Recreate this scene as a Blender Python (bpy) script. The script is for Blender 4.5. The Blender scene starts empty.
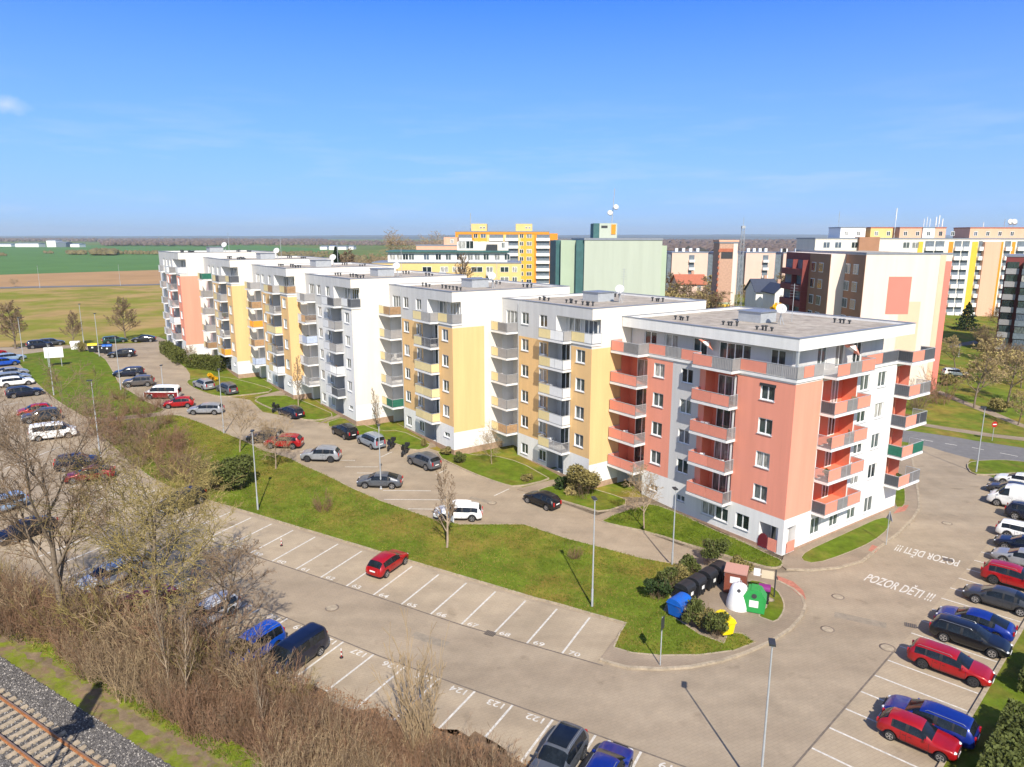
import bpy, bmesh, math, random
import numpy as np
from mathutils import Vector, Matrix
random.seed(7)
RN = np.random.default_rng(11)
SC = bpy.context.scene
COL = SC.collection
R = math.radians

# ------------------------------------------------------------------ camera model and the lie of the land
FPX, PITCH, ROLL, CAMH = 706.3, .2038, .0017, 25.5
TH = .9533
UX, UY = -math.cos(TH), math.sin(TH)          # along the long block, away from the camera
VX, VY = math.sin(TH), math.cos(TH)           # square to it, away from the parking lot
CX, CY = .8666 * CAMH, 2.1093 * CAMH          # near corner of the long block
U0, U1, ZT = 6.0, 105.0, 5.0                  # the ground climbs ZT metres between U0 and U1

def W(u, v):
    return CX + u * UX + v * VX, CY + u * UY + v * VY

def UV(x, y):
    x -= CX; y -= CY
    return x * UX + y * UY, x * VX + y * VY

def T(x, y):
    u = UV(x, y)[0]
    return ZT * min(max((u - U0) / (U1 - U0), 0), 1)

def ray(px, py):
    X = (px - 512) / FPX; Y = -(py - 383.5) / FPX
    x = X * math.cos(ROLL) - Y * math.sin(ROLL); u = X * math.sin(ROLL) + Y * math.cos(ROLL)
    return x, math.cos(PITCH) + u * math.sin(PITCH), -math.sin(PITCH) + u * math.cos(PITCH)

def G(px, py, h=0.0):
    """point of the ground (raised by h) at a place measured on the survey photo"""
    d = ray(px, py); z = 0.0
    for _ in range(60):
        t = (z + h - CAMH) / d[2]
        x, y = d[0] * t, d[1] * t
        z = T(x, y)
    return Vector((x, y, z + h))

def A(px, py, y):
    d = ray(px, py); t = y / d[1]
    return Vector((d[0] * t, y, CAMH + d[2] * t))

# ------------------------------------------------------------------ tags
def tag(o, label=None, cat=None, group=None, kind=None):
    if label: o['label'] = label
    if cat: o['category'] = cat
    if group: o['group'] = group
    if kind: o['kind'] = kind
    return o

def thing(name, label, cat, loc=(0, 0, 0), rz=0.0, group=None):
    o = bpy.data.objects.new(name, None)
    o.empty_display_size = .3
    COL.objects.link(o)
    o.location = loc; o.rotation_euler = (0, 0, rz)
    return tag(o, label, cat, group)

def link(name, me, parent=None, loc=None, rz=None, mat4=None):
    o = bpy.data.objects.new(name, me)
    COL.objects.link(o)
    if parent is not None: o.parent = parent
    if loc is not None: o.location = loc
    if rz is not None: o.rotation_euler = (0, 0, rz)
    if mat4 is not None: o.matrix_local = mat4
    return o

def dup(root, loc=None, rz=None, label=None, group=None, scale=None):
    def cp(o, p):
        c = o.copy(); COL.objects.link(c)
        if p is not None: c.parent = p
        for ch in list(o.children): cp(ch, c)
        return c
    c = cp(root, None)
    if loc is not None: c.location = loc
    if rz is not None: c.rotation_euler = (0, 0, rz)
    if scale is not None: c.scale = (scale,) * 3 if isinstance(scale, (int, float)) else scale
    if label: c['label'] = label
    if group: c['group'] = group
    return c

# ------------------------------------------------------------------ materials
def mat(name, col, rough=.75, var=0.0, vscale=1.0, bump=0.0, bscale=30., metal=0.0, spec=.35, var2=None, coat=0.0, rand=0.0, detail=5, streak=False):
    m = bpy.data.materials.new(name); m.use_nodes = True
    nt = m.node_tree; N = nt.nodes; L = nt.links
    b = N['Principled BSDF']
    b.inputs['Roughness'].default_value = rough
    b.inputs['Metallic'].default_value = metal
    b.inputs['Specular IOR Level'].default_value = spec
    b.inputs['Coat Weight'].default_value = coat
    b.inputs['Base Color'].default_value = (*col, 1)
    if var or var2 or bump or rand:
        tc = N.new('ShaderNodeTexCoord')
        out = None
        if var2:                                   # patches of a second colour
            n = N.new('ShaderNodeTexNoise'); n.inputs['Scale'].default_value = var2[1]; n.inputs['Detail'].default_value = 6
            n.inputs['Roughness'].default_value = .65
            L.new(tc.outputs['Object'], n.inputs['Vector'])
            r = N.new('ShaderNodeValToRGB'); lo, hi = var2[2], var2[3]
            r.color_ramp.elements[0].position = lo; r.color_ramp.elements[1].position = hi
            r.color_ramp.elements[0].color = (*col, 1); r.color_ramp.elements[1].color = (*var2[0], 1)
            L.new(n.outputs['Fac'], r.inputs['Fac']); out = r.outputs['Color']
        if var:
            n = N.new('ShaderNodeTexNoise'); n.inputs['Scale'].default_value = vscale; n.inputs['Detail'].default_value = detail
            n.inputs['Roughness'].default_value = .7
            if streak:                             # rain streaks: drawn out down the wall
                mp = N.new('ShaderNodeMapping'); mp.inputs['Scale'].default_value = (1.6, 1.6, .10); L.new(tc.outputs['Object'], mp.inputs['Vector']); L.new(mp.outputs['Vector'], n.inputs['Vector'])
            else: L.new(tc.outputs['Object'], n.inputs['Vector'])
            mr = N.new('ShaderNodeMapRange'); mr.inputs['From Min'].default_value = .3; mr.inputs['From Max'].default_value = .7
            mr.inputs['To Min'].default_value = 1 - var; mr.inputs['To Max'].default_value = 1 + var
            L.new(n.outputs['Fac'], mr.inputs['Value'])
            mx = N.new('ShaderNodeMix'); mx.data_type = 'RGBA'; mx.blend_type = 'MULTIPLY'; mx.inputs['Factor'].default_value = 1
            if out: L.new(out, mx.inputs['A'])
            else: mx.inputs['A'].default_value = (*col, 1)
            L.new(mr.outputs['Result'], mx.inputs['B']); out = mx.outputs['Result']
        if rand:
            oi = N.new('ShaderNodeObjectInfo')
            mr = N.new('ShaderNodeMapRange'); mr.inputs['To Min'].default_value = 1 - rand; mr.inputs['To Max'].default_value = 1 + rand
            L.new(oi.outputs['Random'], mr.inputs['Value'])
            mx = N.new('ShaderNodeMix'); mx.data_type = 'RGBA'; mx.blend_type = 'MULTIPLY'; mx.inputs['Factor'].default_value = 1
            if out: L.new(out, mx.inputs['A'])
            else: mx.inputs['A'].default_value = (*col, 1)
            L.new(mr.outputs['Result'], mx.inputs['B']); out = mx.outputs['Result']
        if out: L.new(out, b.inputs['Base Color'])
        if bump:
            n = N.new('ShaderNodeTexNoise'); n.inputs['Scale'].default_value = bscale; n.inputs['Detail'].default_value = 4
            L.new(tc.outputs['Object'], n.inputs['Vector'])
            bp = N.new('ShaderNodeBump'); bp.inputs['Strength'].default_value = bump; bp.inputs['Distance'].default_value = .05
            L.new(n.outputs['Fac'], bp.inputs['Height']); L.new(bp.outputs['Normal'], b.inputs['Normal'])
    return m

M = {}
def defmats():
    M['grass'] = mat('grass_blades', (.115, .155, .016), .9, .38, .5, .5, 9, spec=.1, var2=((.215, .165, .034), .17, .45, .62), detail=8)
    M['grass_fresh'] = mat('grass_fresh', (.105, .150, .012), .9, .35, 1.0, .5, 9, spec=.1, var2=((.17, .145, .03), .3, .48, .68), detail=8)
    M['tuft'] = mat('grass_tuft', (.12, .165, .018), .9, .5, .6, spec=.1)
    M['tuft_dry'] = mat('grass_dry_tuft', (.23, .18, .05), .9, .4, .6, spec=.1)
    M['earth'] = mat('leaf_litter', (.135, .085, .05), .95, .5, 2.2, .8, 7, spec=.1, var2=((.21, .14, .085), .5, .42, .62), detail=10)
    M['road'] = paving('road_paving', (.35, .282, .205), .20, 0.0)
    M['stall'] = paving('stall_paving', (.39, .315, .225), .2, 0.35)
    M['walk'] = paving('walk_paving', (.31, .245, .18), .2, 0.2)
    M['asphalt'] = mat('asphalt', (.17, .165, .165), .9, .15, 1.2, .3, 60, spec=.2)
    M['tactile'] = mat('red_pavers', (.42, .17, .12), .9, .25, 4, .2, 40, spec=.2)
    M['kerb'] = mat('kerb_concrete', (.36, .295, .215), .9, .3, 2.5, .2, 40, spec=.2)
    M['line'] = mat('line_paint', (.56, .53, .48), .8, .28, 5, spec=.3)
    M['letter'] = mat('worn_line_paint', (.57, .535, .48), .85, .3, 4, spec=.2)
    M['white'] = mat('white_render', (.77, .76, .74), .9, .075, .9, .06, 60, spec=.2, streak=True)
    M['ivory'] = mat('ivory_render', (.77, .71, .62), .9, .075, .7, .06, 60, spec=.2, streak=True)
    M['grey'] = mat('grey_render', (.57, .565, .56), .9, .085, .9, .06, 60, spec=.2, streak=True)
    M['orange'] = mat('coral_render', (.81, .32, .225), .9, .07, .8, .06, 60, spec=.2, streak=True)
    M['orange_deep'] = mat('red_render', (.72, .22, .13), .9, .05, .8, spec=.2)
    M['yellow'] = mat('yellow_render', (.77, .50, .235), .9, .07, .8, .06, 60, spec=.2, streak=True)
    M['plinth'] = mat('brown_plinth', (.40, .27, .19), .9, .2, 2, .1, 30, spec=.2)
    M['pan_o'] = mat('coral_panel', (.75, .28, .20), .55, .06, 2, spec=.3, rand=.08)
    M['pan_y'] = mat('yellow_panel', (.76, .62, .32), .55, .06, 2, spec=.3, rand=.08)
    M['pan_w'] = mat('white_panel', (.74, .74, .74), .55, .06, 2, spec=.3, rand=.05)
    M['pan_g'] = mat('grey_panel', (.30, .29, .29), .5, .12, 2, spec=.35, rand=.25)
    M['pan_d'] = mat('dark_panel', (.09, .095, .11), .5, .15, 2, spec=.35, rand=.2)
    M['pan_green'] = mat('green_screen', (.02, .13, .085), .8, .2, 3)
    M['pan_blue'] = mat('blue_screen', (.42, .48, .62), .8, .2, 3)
    M['pan_orange'] = mat('orange_screen', (.75, .33, .04), .8, .2, 3)
    M['pan_brown'] = mat('reed_screen', (.35, .22, .12), .9, .3, 3, rand=.3)
    M['metal'] = mat('galvanised_steel', (.42, .44, .46), .5, .12, 3, metal=.15)
    M['dmetal'] = mat('dark_metal', (.06, .065, .07), .45, .1, 3, metal=.4)
    M['cap'] = mat('roof_capping', (.26, .28, .32), .5, .1, 2, metal=.3)
    M['gravel'] = mat('roof_gravel', (.42, .37, .31), .95, .32, 1.0, .8, 25, spec=.1, var2=((.36, .31, .26), .35, .4, .65), detail=10)
    M['frame'] = mat('window_frame', (.80, .80, .79), .4, spec=.4)
    M['sill'] = mat('window_sill', (.55, .55, .56), .5, .05, 3)
    M['dark'] = mat('shade_interior', (.05, .05, .055), .8)
    M['glass'] = glassmat('window_glass')
    M['bark'] = mat('grey_bark', (.20, .155, .115), .95, .35, 6, .6, 30, spec=.1)
    M['bark_l'] = mat('pale_bark', (.36, .28, .20), .95, .35, 6, .6, 30, spec=.1)
    M['twig'] = mat('twig_bark', (.25, .175, .112), .95, .3, 1.2, spec=.1)
    M['twig_y'] = mat('budding_twig', (.30, .235, .09), .95, .35, 1.0, spec=.1)
    M['twig_r'] = mat('reddish_twig', (.27, .162, .10), .95, .4, .7, spec=.1)
    M['twig_s'] = mat('straw_stem', (.41, .30, .18), .95, .3, .9, spec=.1)
    M['leaf_d'] = mat('dark_leaf', (.032, .055, .014), .75, .6, 2.2, spec=.25)
    M['leaf_g'] = mat('green_leaf', (.085, .10, .024), .75, .55, 2.2, spec=.25)
    M['leaf_o'] = mat('olive_leaf', (.21, .175, .06), .8, .5, 1.6, spec=.2)
    M['leaf_y'] = mat('spring_leaf', (.40, .32, .13), .8, .5, .8, spec=.2)
    M['leaf_f'] = mat('forsythia_flower', (.75, .42, .01), .8, .3, 3, spec=.2)
    M['ever'] = mat('conifer_needle', (.018, .036, .014), .85, .6, 1.5, spec=.2)
    M['ballast'] = mat('track_ballast', (.15, .14, .135), .95, .55, 9, 1.0, 22, spec=.1, detail=10)
    M['conc'] = mat('sleeper_concrete', (.38, .31, .225), .9, .3, 4, .3, 30, spec=.1)
    M['rust'] = mat('rusty_rail', (.30, .13, .055), .8, .35, 5, .2, 40, spec=.2)
    M['railtop'] = mat('rail_head', (.36, .24, .17), .4, .15, 3, metal=.5)

def paving(name, col, var, grid):
    """small concrete setts worn to stains and tyre-dark streaks"""
    m = mat(name, col, .9, var * .5, .7, .15, 50, spec=.2, var2=(tuple(c * .78 for c in col), .18, .42, .72), detail=9)
    nt = m.node_tree; N = nt.nodes; L = nt.links; b = N['Principled BSDF']
    tc = N.new('ShaderNodeTexCoord')
    mp = N.new('ShaderNodeMapping'); mp.inputs['Rotation'].default_value = (0, 0, R(-26.9))
    L.new(tc.outputs['Object'], mp.inputs['Vector'])
    br = N.new('ShaderNodeTexBrick')
    br.inputs['Scale'].default_value = 1.0; br.inputs['Brick Width'].default_value = .4; br.inputs['Row Height'].default_value = .2
    br.inputs['Mortar Size'].default_value = .016; br.inputs['Mortar Smooth'].default_value = .3
    br.inputs['Color1'].default_value = (1.05, 1.04, 1.03, 1); br.inputs['Color2'].default_value = (.93, .93, .94, 1); br.inputs['Mortar'].default_value = (.72, .70, .68, 1)
    L.new(mp.outputs['Vector'], br.inputs['Vector'])
    old = b.inputs['Base Color'].links[0].from_socket
    mx = N.new('ShaderNodeMix'); mx.data_type = 'RGBA'; mx.blend_type = 'MULTIPLY'; mx.inputs['Factor'].default_value = .42
    L.new(old, mx.inputs['A']); L.new(br.outputs['Color'], mx.inputs['B'])
    # oil spots
    vo = N.new('ShaderNodeTexNoise'); vo.inputs['Scale'].default_value = .55; vo.inputs['Detail'].default_value = 3
    L.new(tc.outputs['Object'], vo.inputs['Vector'])
    cr = N.new('ShaderNodeValToRGB'); cr.color_ramp.elements[0].position = .64; cr.color_ramp.elements[1].position = .78
    cr.color_ramp.elements[0].color = (1, 1, 1, 1); cr.color_ramp.elements[1].color = (.62, .6, .58, 1)
    L.new(vo.outputs['Fac'], cr.inputs['Fac'])
    m2 = N.new('ShaderNodeMix'); m2.data_type = 'RGBA'; m2.blend_type = 'MULTIPLY'; m2.inputs['Factor'].default_value = .8
    L.new(mx.outputs['Result'], m2.inputs['A']); L.new(cr.outputs['Color'], m2.inputs['B'])
    # tyre-darkened tracks drawn out along the lanes
    mt = N.new('ShaderNodeMapping'); mt.inputs['Rotation'].default_value = (0, 0, R(-26.9)); mt.inputs['Scale'].default_value = (.05, .55, 1)
    L.new(tc.outputs['Object'], mt.inputs['Vector'])
    tn = N.new('ShaderNodeTexNoise'); tn.inputs['Scale'].default_value = 1.0; tn.inputs['Detail'].default_value = 6; L.new(mt.outputs['Vector'], tn.inputs['Vector'])
    tr = N.new('ShaderNodeValToRGB'); tr.color_ramp.elements[0].position = .36; tr.color_ramp.elements[1].position = .62
    tr.color_ramp.elements[0].color = (.92, .91, .90, 1); tr.color_ramp.elements[1].color = (1.05, 1.05, 1.04, 1); L.new(tn.outputs['Fac'], tr.inputs['Fac'])
    m4 = N.new('ShaderNodeMix'); m4.data_type = 'RGBA'; m4.blend_type = 'MULTIPLY'; m4.inputs['Factor'].default_value = 1
    L.new(m2.outputs['Result'], m4.inputs['A']); L.new(tr.outputs['Color'], m4.inputs['B'])
    L.new(m4.outputs['Result'], b.inputs['Base Color'])
    return m

def glassmat(name):
    """window panes: dark rooms, some with curtains or blinds, different for every window"""
    m = bpy.data.materials.new(name); m.use_nodes = True
    nt = m.node_tree; N = nt.nodes; L = nt.links; b = N['Principled BSDF']
    oi = N.new('ShaderNodeObjectInfo')
    r = N.new('ShaderNodeValToRGB'); r.color_ramp.interpolation = 'CONSTANT'
    e = r.color_ramp.elements
    e[0].position = 0; e[0].color = (.018, .028, .03, 1)
    e[1].position = .26; e[1].color = (.04, .06, .06, 1)
    for p, c in ((.46, (.10, .12, .12)), (.64, (.24, .25, .24)), (.80, (.38, .37, .34)), (.94, (.1, .13, .17))):
        q = e.new(p); q.color = (*c, 1)
    L.new(oi.outputs['Random'], r.inputs['Fac'])
    tc = N.new('ShaderNodeTexCoord'); n = N.new('ShaderNodeTexNoise'); n.inputs['Scale'].default_value = 2.5
    mp = N.new('ShaderNodeMapping'); mp.inputs['Scale'].default_value = (3, 1, .5)
    L.new(tc.outputs['Object'], mp.inputs['Vector']); L.new(mp.outputs['Vector'], n.inputs['Vector'])
    mr = N.new('ShaderNodeMapRange'); mr.inputs['From Min'].default_value = .35; mr.inputs['From Max'].default_value = .65
    mr.inputs['To Min'].default_value = .55; mr.inputs['To Max'].default_value = 1.4
    L.new(n.outputs['Fac'], mr.inputs['Value'])
    mx = N.new('ShaderNodeMix'); mx.data_type = 'RGBA'; mx.blend_type = 'MULTIPLY'; mx.inputs['Factor'].default_value = 1
    L.new(r.outputs['Color'], mx.inputs['A']); L.new(mr.outputs['Result'], mx.inputs['B'])
    L.new(mx.outputs['Result'], b.inputs['Base Color'])
    b.inputs['Roughness'].default_value = .06; b.inputs['Specular IOR Level'].default_value = .7
    return m

# ------------------------------------------------------------------ mesh collector
class MB:
    def __init__(s): s.v = []; s.f = []; s.m = []; s.sm = []
    def add(s, vs, fs, mi=0, smooth=False):
        k = len(s.v); s.v += [tuple(p) for p in vs]
        for f in fs: s.f.append(tuple(i + k for i in f)); s.m.append(mi); s.sm.append(smooth)
    def quad(s, a, b, c, d, mi=0): s.add([a, b, c, d], [(0, 1, 2, 3)], mi)
    def box(s, x0, x1, y0, y1, z0, z1, mi=0, M4=None):
        vs = [(x, y, z) for z in (z0, z1) for x, y in ((x0, y0), (x1, y0), (x1, y1), (x0, y1))]
        if M4 is not None: vs = [M4 @ Vector(p) for p in vs]
        s.add(vs, [(3, 2, 1, 0), (4, 5, 6, 7), (0, 1, 5, 4), (1, 2, 6, 5), (2, 3, 7, 6), (3, 0, 4, 7)], mi)
    def bar(s, a, b, r, n=6, mi=0, r2=None, caps=True, smooth=True):
        a = Vector(a); b = Vector(b); d = (b - a)
        if d.length < 1e-6: return
        d.normalize(); r2 = r if r2 is None else r2
        p = d.orthogonal().normalized(); q = d.cross(p)
        vs = []
        for c, rr in ((a, r), (b, r2)):
            for i in range(n):
                t = 2 * math.pi * i / n; vs.append(c + (p * math.cos(t) + q * math.sin(t)) * rr)
        s.add(vs, [(i, (i + 1) % n, n + (i + 1) % n, n + i) for i in range(n)], mi, smooth)
        if caps: s.add(vs, [tuple(range(n - 1, -1, -1)), tuple(range(n, 2 * n))], mi)
    def lathe(s, prof, n=20, c=(0, 0, 0), mi=0, smooth=True):
        vs = []; fs = []
        for r, z in prof:
            for i in range(n):
                t = 2 * math.pi * i / n; vs.append((c[0] + r * math.cos(t), c[1] + r * math.sin(t), c[2] + z))
        for k in range(len(prof) - 1):
            for i in range(n):
                j = (i + 1) % n; fs.append((k * n + i, k * n + j, (k + 1) * n + j, (k + 1) * n + i))
        s.add(vs, fs, mi, smooth)
        s.add(vs, [tuple(range(n - 1, -1, -1)), tuple(range((len(prof) - 1) * n, len(prof) * n))], mi)
    def prism(s, poly, z0, z1, mi=0):
        n = len(poly); vs = [(x, y, z0) for x, y in poly] + [(x, y, z1) for x, y in poly]
        s.add(vs, [tuple(range(n - 1, -1, -1)), tuple(range(n, 2 * n))] + [(i, (i + 1) % n, n + (i + 1) % n, n + i) for i in range(n)], mi)
    def mesh(s, name, mats):
        me = bpy.data.meshes.new(name); me.from_pydata(s.v, [], s.f)
        for m in (mats if isinstance(mats, (list, tuple)) else [mats]): me.materials.append(m)
        me.polygons.foreach_set('material_index', s.m)
        me.polygons.foreach_set('use_smooth', s.sm)
        me.update(); return me
    def build(s, name, mats, parent=None, loc=None, rz=None):
        return link(name, s.mesh(name, mats), parent, loc, rz)

def npmesh(name, V, F, mats, mi=None, smooth=False):
    """mesh from numpy vertex (n,3) and face (m,k) arrays"""
    me = bpy.data.meshes.new(name)
    n, k = F.shape
    me.vertices.add(len(V)); me.vertices.foreach_set('co', np.ascontiguousarray(V, np.float32).ravel())
    me.loops.add(n * k); me.loops.foreach_set('vertex_index', np.ascontiguousarray(F, np.int32).ravel())
    me.polygons.add(n); me.polygons.foreach_set('loop_start', np.arange(0, n * k, k, dtype=np.int32))
    for m in (mats if isinstance(mats, (list, tuple)) else [mats]): me.materials.append(m)
    if mi is not None: me.polygons.foreach_set('material_index', np.ascontiguousarray(mi, np.int32))
    if smooth: me.polygons.foreach_set('use_smooth', np.ones(n, bool))
    me.update(calc_edges=True); return me
defmats()
# ------------------------------------------------------------------ ground sheets
def split_u(poly):
    """polygon in world xy -> with points added where it crosses the two breaks of the slope"""
    out = []
    n = len(poly)
    for i in range(n):
        a = poly[i]; b = poly[(i + 1) % n]; out.append(a)
        ua, ub = UV(*a)[0], UV(*b)[0]; cs = []
        for k in (U0, U1):
            if (ua - k) * (ub - k) < -1e-9: cs.append((k - ua) / (ub - ua))
        for t in sorted(cs): out.append((a[0] + (b[0] - a[0]) * t, a[1] + (b[1] - a[1]) * t))
    return out

def sheet_bm(polys, h, skirt=None):
    bm = bmesh.new()
    for poly in polys:
        poly = split_u(poly)
        area = sum(poly[i][0] * poly[(i + 1) % len(poly)][1] - poly[(i + 1) % len(poly)][0] * poly[i][1] for i in range(len(poly)))
        if area < 0: poly = poly[::-1]
        vs = [bm.verts.new((x, y, 0)) for x, y in poly]
        f = bm.faces.new(vs)
        bmesh.ops.triangulate(bm, faces=[f])
    for k in (U0, U1):
        c = W(k, 0)
        bmesh.ops.bisect_plane(bm, geom=bm.verts[:] + bm.edges[:] + bm.faces[:], plane_co=(c[0], c[1], 0), plane_no=(UX, UY, 0))
    for v in bm.verts: v.co.z = T(v.co.x, v.co.y) + h
    if skirt is not None:
        be = [e for e in bm.edges if len(e.link_faces) == 1]
        ex = bmesh.ops.extrude_edge_only(bm, edges=be)['geom']
        for v in ex:
            if isinstance(v, bmesh.types.BMVert): v.co.z = T(v.co.x, v.co.y) + skirt
    bmesh.ops.recalc_face_normals(bm, faces=bm.faces[:])
    return bm

def sheet(name, polys, h, m, skirt=None, label=None):
    bm = sheet_bm(polys, h, skirt)
    me = bpy.data.meshes.new(name); bm.to_mesh(me); bm.free(); me.materials.append(m)
    o = link(name, me); o['kind'] = 'structure'
    if label: o['label'] = label
    return o

def smooth_line(pts, it=2, closed=False):
    for _ in range(it):
        q = [] if closed else [pts[0]]
        n = len(pts)
        for i in range(n if closed else n - 1):
            a, b = pts[i], pts[(i + 1) % n]
            q.append((a[0] * .75 + b[0] * .25, a[1] * .75 + b[1] * .25)); q.append((a[0] * .25 + b[0] * .75, a[1] * .25 + b[1] * .75))
        if not closed: q.append(pts[-1])
        pts = q
    return pts

def P(pts, h=0.0): return [tuple(G(x, y, h)[:2]) for x, y in pts]

def kerb(mb, line, w=.11, h=.14, closed=False):
    line = split_u(line) if closed else split_open(line)
    n = len(line)
    L = [Vector((x, y)) for x, y in line]
    prev = None; first = None
    for i in range(n):
        a = L[i - 1] if (i or closed) else L[0]; b = L[(i + 1) % n] if (i < n - 1 or closed) else L[-1]
        d = (b - a)
        if d.length < 1e-6: continue
        d.normalize(); nn = Vector((-d.y, d.x)) * (w / 2)
        p = L[i]; z = T(p.x, p.y)
        cur = [(p.x + nn.x, p.y + nn.y, z - .02), (p.x + nn.x, p.y + nn.y, z + h), (p.x - nn.x, p.y - nn.y, z + h), (p.x - nn.x, p.y - nn.y, z - .02)]
        if prev: mb.add(prev + cur, [(0, 1, 5, 4), (1, 2, 6, 5), (2, 3, 7, 6)])
        if first is None: first = cur
        prev = cur
    if closed: mb.add(prev + first, [(0, 1, 5, 4), (1, 2, 6, 5), (2, 3, 7, 6)])

def split_open(line):
    return split_u(list(line) + [line[-1]])[:-1]

def strip_quads(a, b, w):
    a = Vector(a[:2]); b = Vector(b[:2]); d = (b - a).normalized(); n = Vector((-d.y, d.x)) * w / 2
    return [tuple(a + n), tuple(a - n), tuple(b - n), tuple(b + n)]

# terrain
vs = []
us = (-9000., U0, U1, 14000.); vv = (-14000., 14000.)
for u in us:
    for v in vv:
        x, y = W(u, v); vs.append((x, y, ZT * min(max((u - U0) / (U1 - U0), 0), 1)))
mb = MB(); mb.add(vs, [(0, 1, 3, 2), (2, 3, 5, 4), (4, 5, 7, 6)])
terrain = mb.build('ground', M['grass']); terrain['kind'] = 'structure'

# fields far behind the long block
M['f_green'] = mat('winter_wheat', (.095, .185, .06), .95, .12, .02, spec=.05)
M['f_olive'] = mat('pasture', (.13, .17, .05), .95, .25, .01, spec=.05)
M['f_brown'] = mat('ploughed_field', (.37, .23, .115), .95, .14, .03, spec=.05)
M['f_meadow'] = mat('meadow', (.20, .205, .03), .95, .16, .12, .3, 3, spec=.05, var2=((.36, .245, .10), .05, .42, .6), detail=9)
def field(name, pts, m, h):
    sheet(name, [P(pts)], h, m)
field('far_pasture', [(-700, 241.6), (1500, 241.6), (1500, 262), (560, 262), (-700, 262)], M['f_olive'], .03)
field('wheat_field', [(-700, 245.5), (250, 245.2), (330, 249), (300, 262), (200, 268), (155, 270.2), (0, 275.0), (-700, 297)], M['f_green'], .08)
field('ploughed_field', [(-700, 297), (0, 275), (155, 270.2), (230, 268), (240, 275), (156, 284.5), (0, 288), (-700, 306)], M['f_brown'], .10)
field('meadow', [(-700, 306), (0, 288.6), (156, 285.1), (260, 280), (250, 300), (180, 322), (160, 336), (140, 343), (0, 347.5), (-300, 358), (-700, 380)], M['f_meadow'], .06)
field('far_road', [(-700, 304.8), (0, 287.3), (156, 284.2), (230, 281), (230, 281.9), (156, 285.4), (0, 288.9), (-700, 307)], M['asphalt'], .14)
# ------- paving: one sheet for the yard, the lanes and the parking rows
yard = [(-120, 640), (-400, 560), (-420, 400), (-60, 352), (0, 347.5), (30, 346.5), (75, 344), (100, 341), (128, 337), (150, 333), (166, 340), (163, 348), (170, 356),
        (186, 368), (190, 374), (190, 386), (206, 393), (250, 400), (263, 412), (330, 424), (352, 437), (400, 438), (440, 452), (500, 478), (545, 497), (600, 517), (650, 534), (700, 552), (745, 566), (780, 573),
        (812, 571), (840, 568.5), (862, 562), (877, 550), (897, 535), (913, 519), (919, 509), (918, 495), (914, 470), (912, 452), (910, 441), (922, 439.5), (975, 452),
        (968, 463), (971, 473), (990, 476), (1040, 500), (1015, 590), (990, 665), (968, 728), (950, 790), (930, 860), (700, 860), (610, 790), (480, 740), (300, 705), (160, 660), (0, 610)]
sheet('road', [P(yard)], .01, M['road'])
# ------- bottom row and lower lot edges
def lotpt(i, j):   # i stalls along the middle row from its right end, j = 0 kerb side / 1 lane side
    k0 = UV(*G(590.6, 616.5)[:2]); e = (.8867, -.4624); n = (-.4624, -.8867)
    return W(k0[0] + e[0] * 2.452 * i + n[0] * 4.96 * j, k0[1] + e[1] * 2.452 * i + n[1] * 4.96 * j)
def rowpt(i, j):   # bottom row
    k0 = UV(*G(641, 752)[:2]); e = (.903, -.430); n = (-.430, -.903)
    return W(k0[0] + e[0] * 2.48 * i + n[0] * 4.8 * j, k0[1] + e[1] * 2.48 * i + n[1] * 4.8 * j)
stalls = [[lotpt(-1.12, 0), lotpt(-1.12, 1), lotpt(22, 1), lotpt(22, 0)]]
sheet('parking_row_middle', stalls, .014, M['stall'])
sheet('parking_row_bottom', [[rowpt(-1.5, 0), rowpt(-1.5, 1.05), rowpt(24, 1.05), rowpt(24, 0)]], .014, M['stall'])
RD = (-.9805, .199)   # right row: stall direction in u, v
rk = UV(*G(887.8, 660.3)[:2])
def rpt(i, j):
    # i stalls towards the camera, j 0 lane side .. 1 kerb side
    return W(rk[0] - .155 * 2.2 * i + RD[0] * 4.75 * j, rk[1] - 2.2 * .988 * i + RD[1] * 4.75 * j)
sheet('parking_row_right', [[rpt(-14, 0), rpt(-14, 1.05), rpt(7, 1.05), rpt(7, 0)]], .014, M['stall'])
ua = UV(*G(395, 486)[:2])
UPL = Vector((UV(*G(430, 487)[:2])[0] - ua[0], UV(*G(430, 487)[:2])[1] - ua[1])).normalized()
lines = []
for i in range(0, 22): lines.append(strip_quads(lotpt(i, .03), lotpt(i, 1), .13))
for i in range(0, 20): lines.append(strip_quads(rowpt(i, 0), rowpt(i, .95), .13))
for i in range(-13, 6): lines.append(strip_quads(rpt(i, 0), rpt(i, 1), .12))
for a, b in [((357, 473), (394, 473.5)), ((372, 480), (400, 480.5)), ((383, 490.5), (431, 491)), ((384, 499.5), (446, 500)), ((408, 509), (456, 509.5)), ((318, 460), (355, 460.5)), ((345, 467), (378, 467)), ((494, 496), (509, 489)), ((300, 452), (337, 452)),
             ((120, 378), (140, 375)), ((128, 388), (150, 386)), ((2, 470), (60, 447)), ((0, 425), (26, 423)), ((4, 405), (22, 402)), ((436, 475), (447, 469)), ((381, 457), (392, 452))]:
    lines.append(strip_quads(G(*a), G(*b), .11))
ml = sheet('parking_lines', lines, .018, M['line'])
seam = [strip_quads(lotpt(-1.1, 1.012), lotpt(21, 1.012), .1), strip_quads(rowpt(-2, -.012), rowpt(20, -.012), .1), strip_quads(rpt(-.6, -.015), rpt(8, -.015), .1)]
sheet('drain_seam', seam, .0165, mat('seam', (.16, .13, .105), .95, .3, 3))

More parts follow.
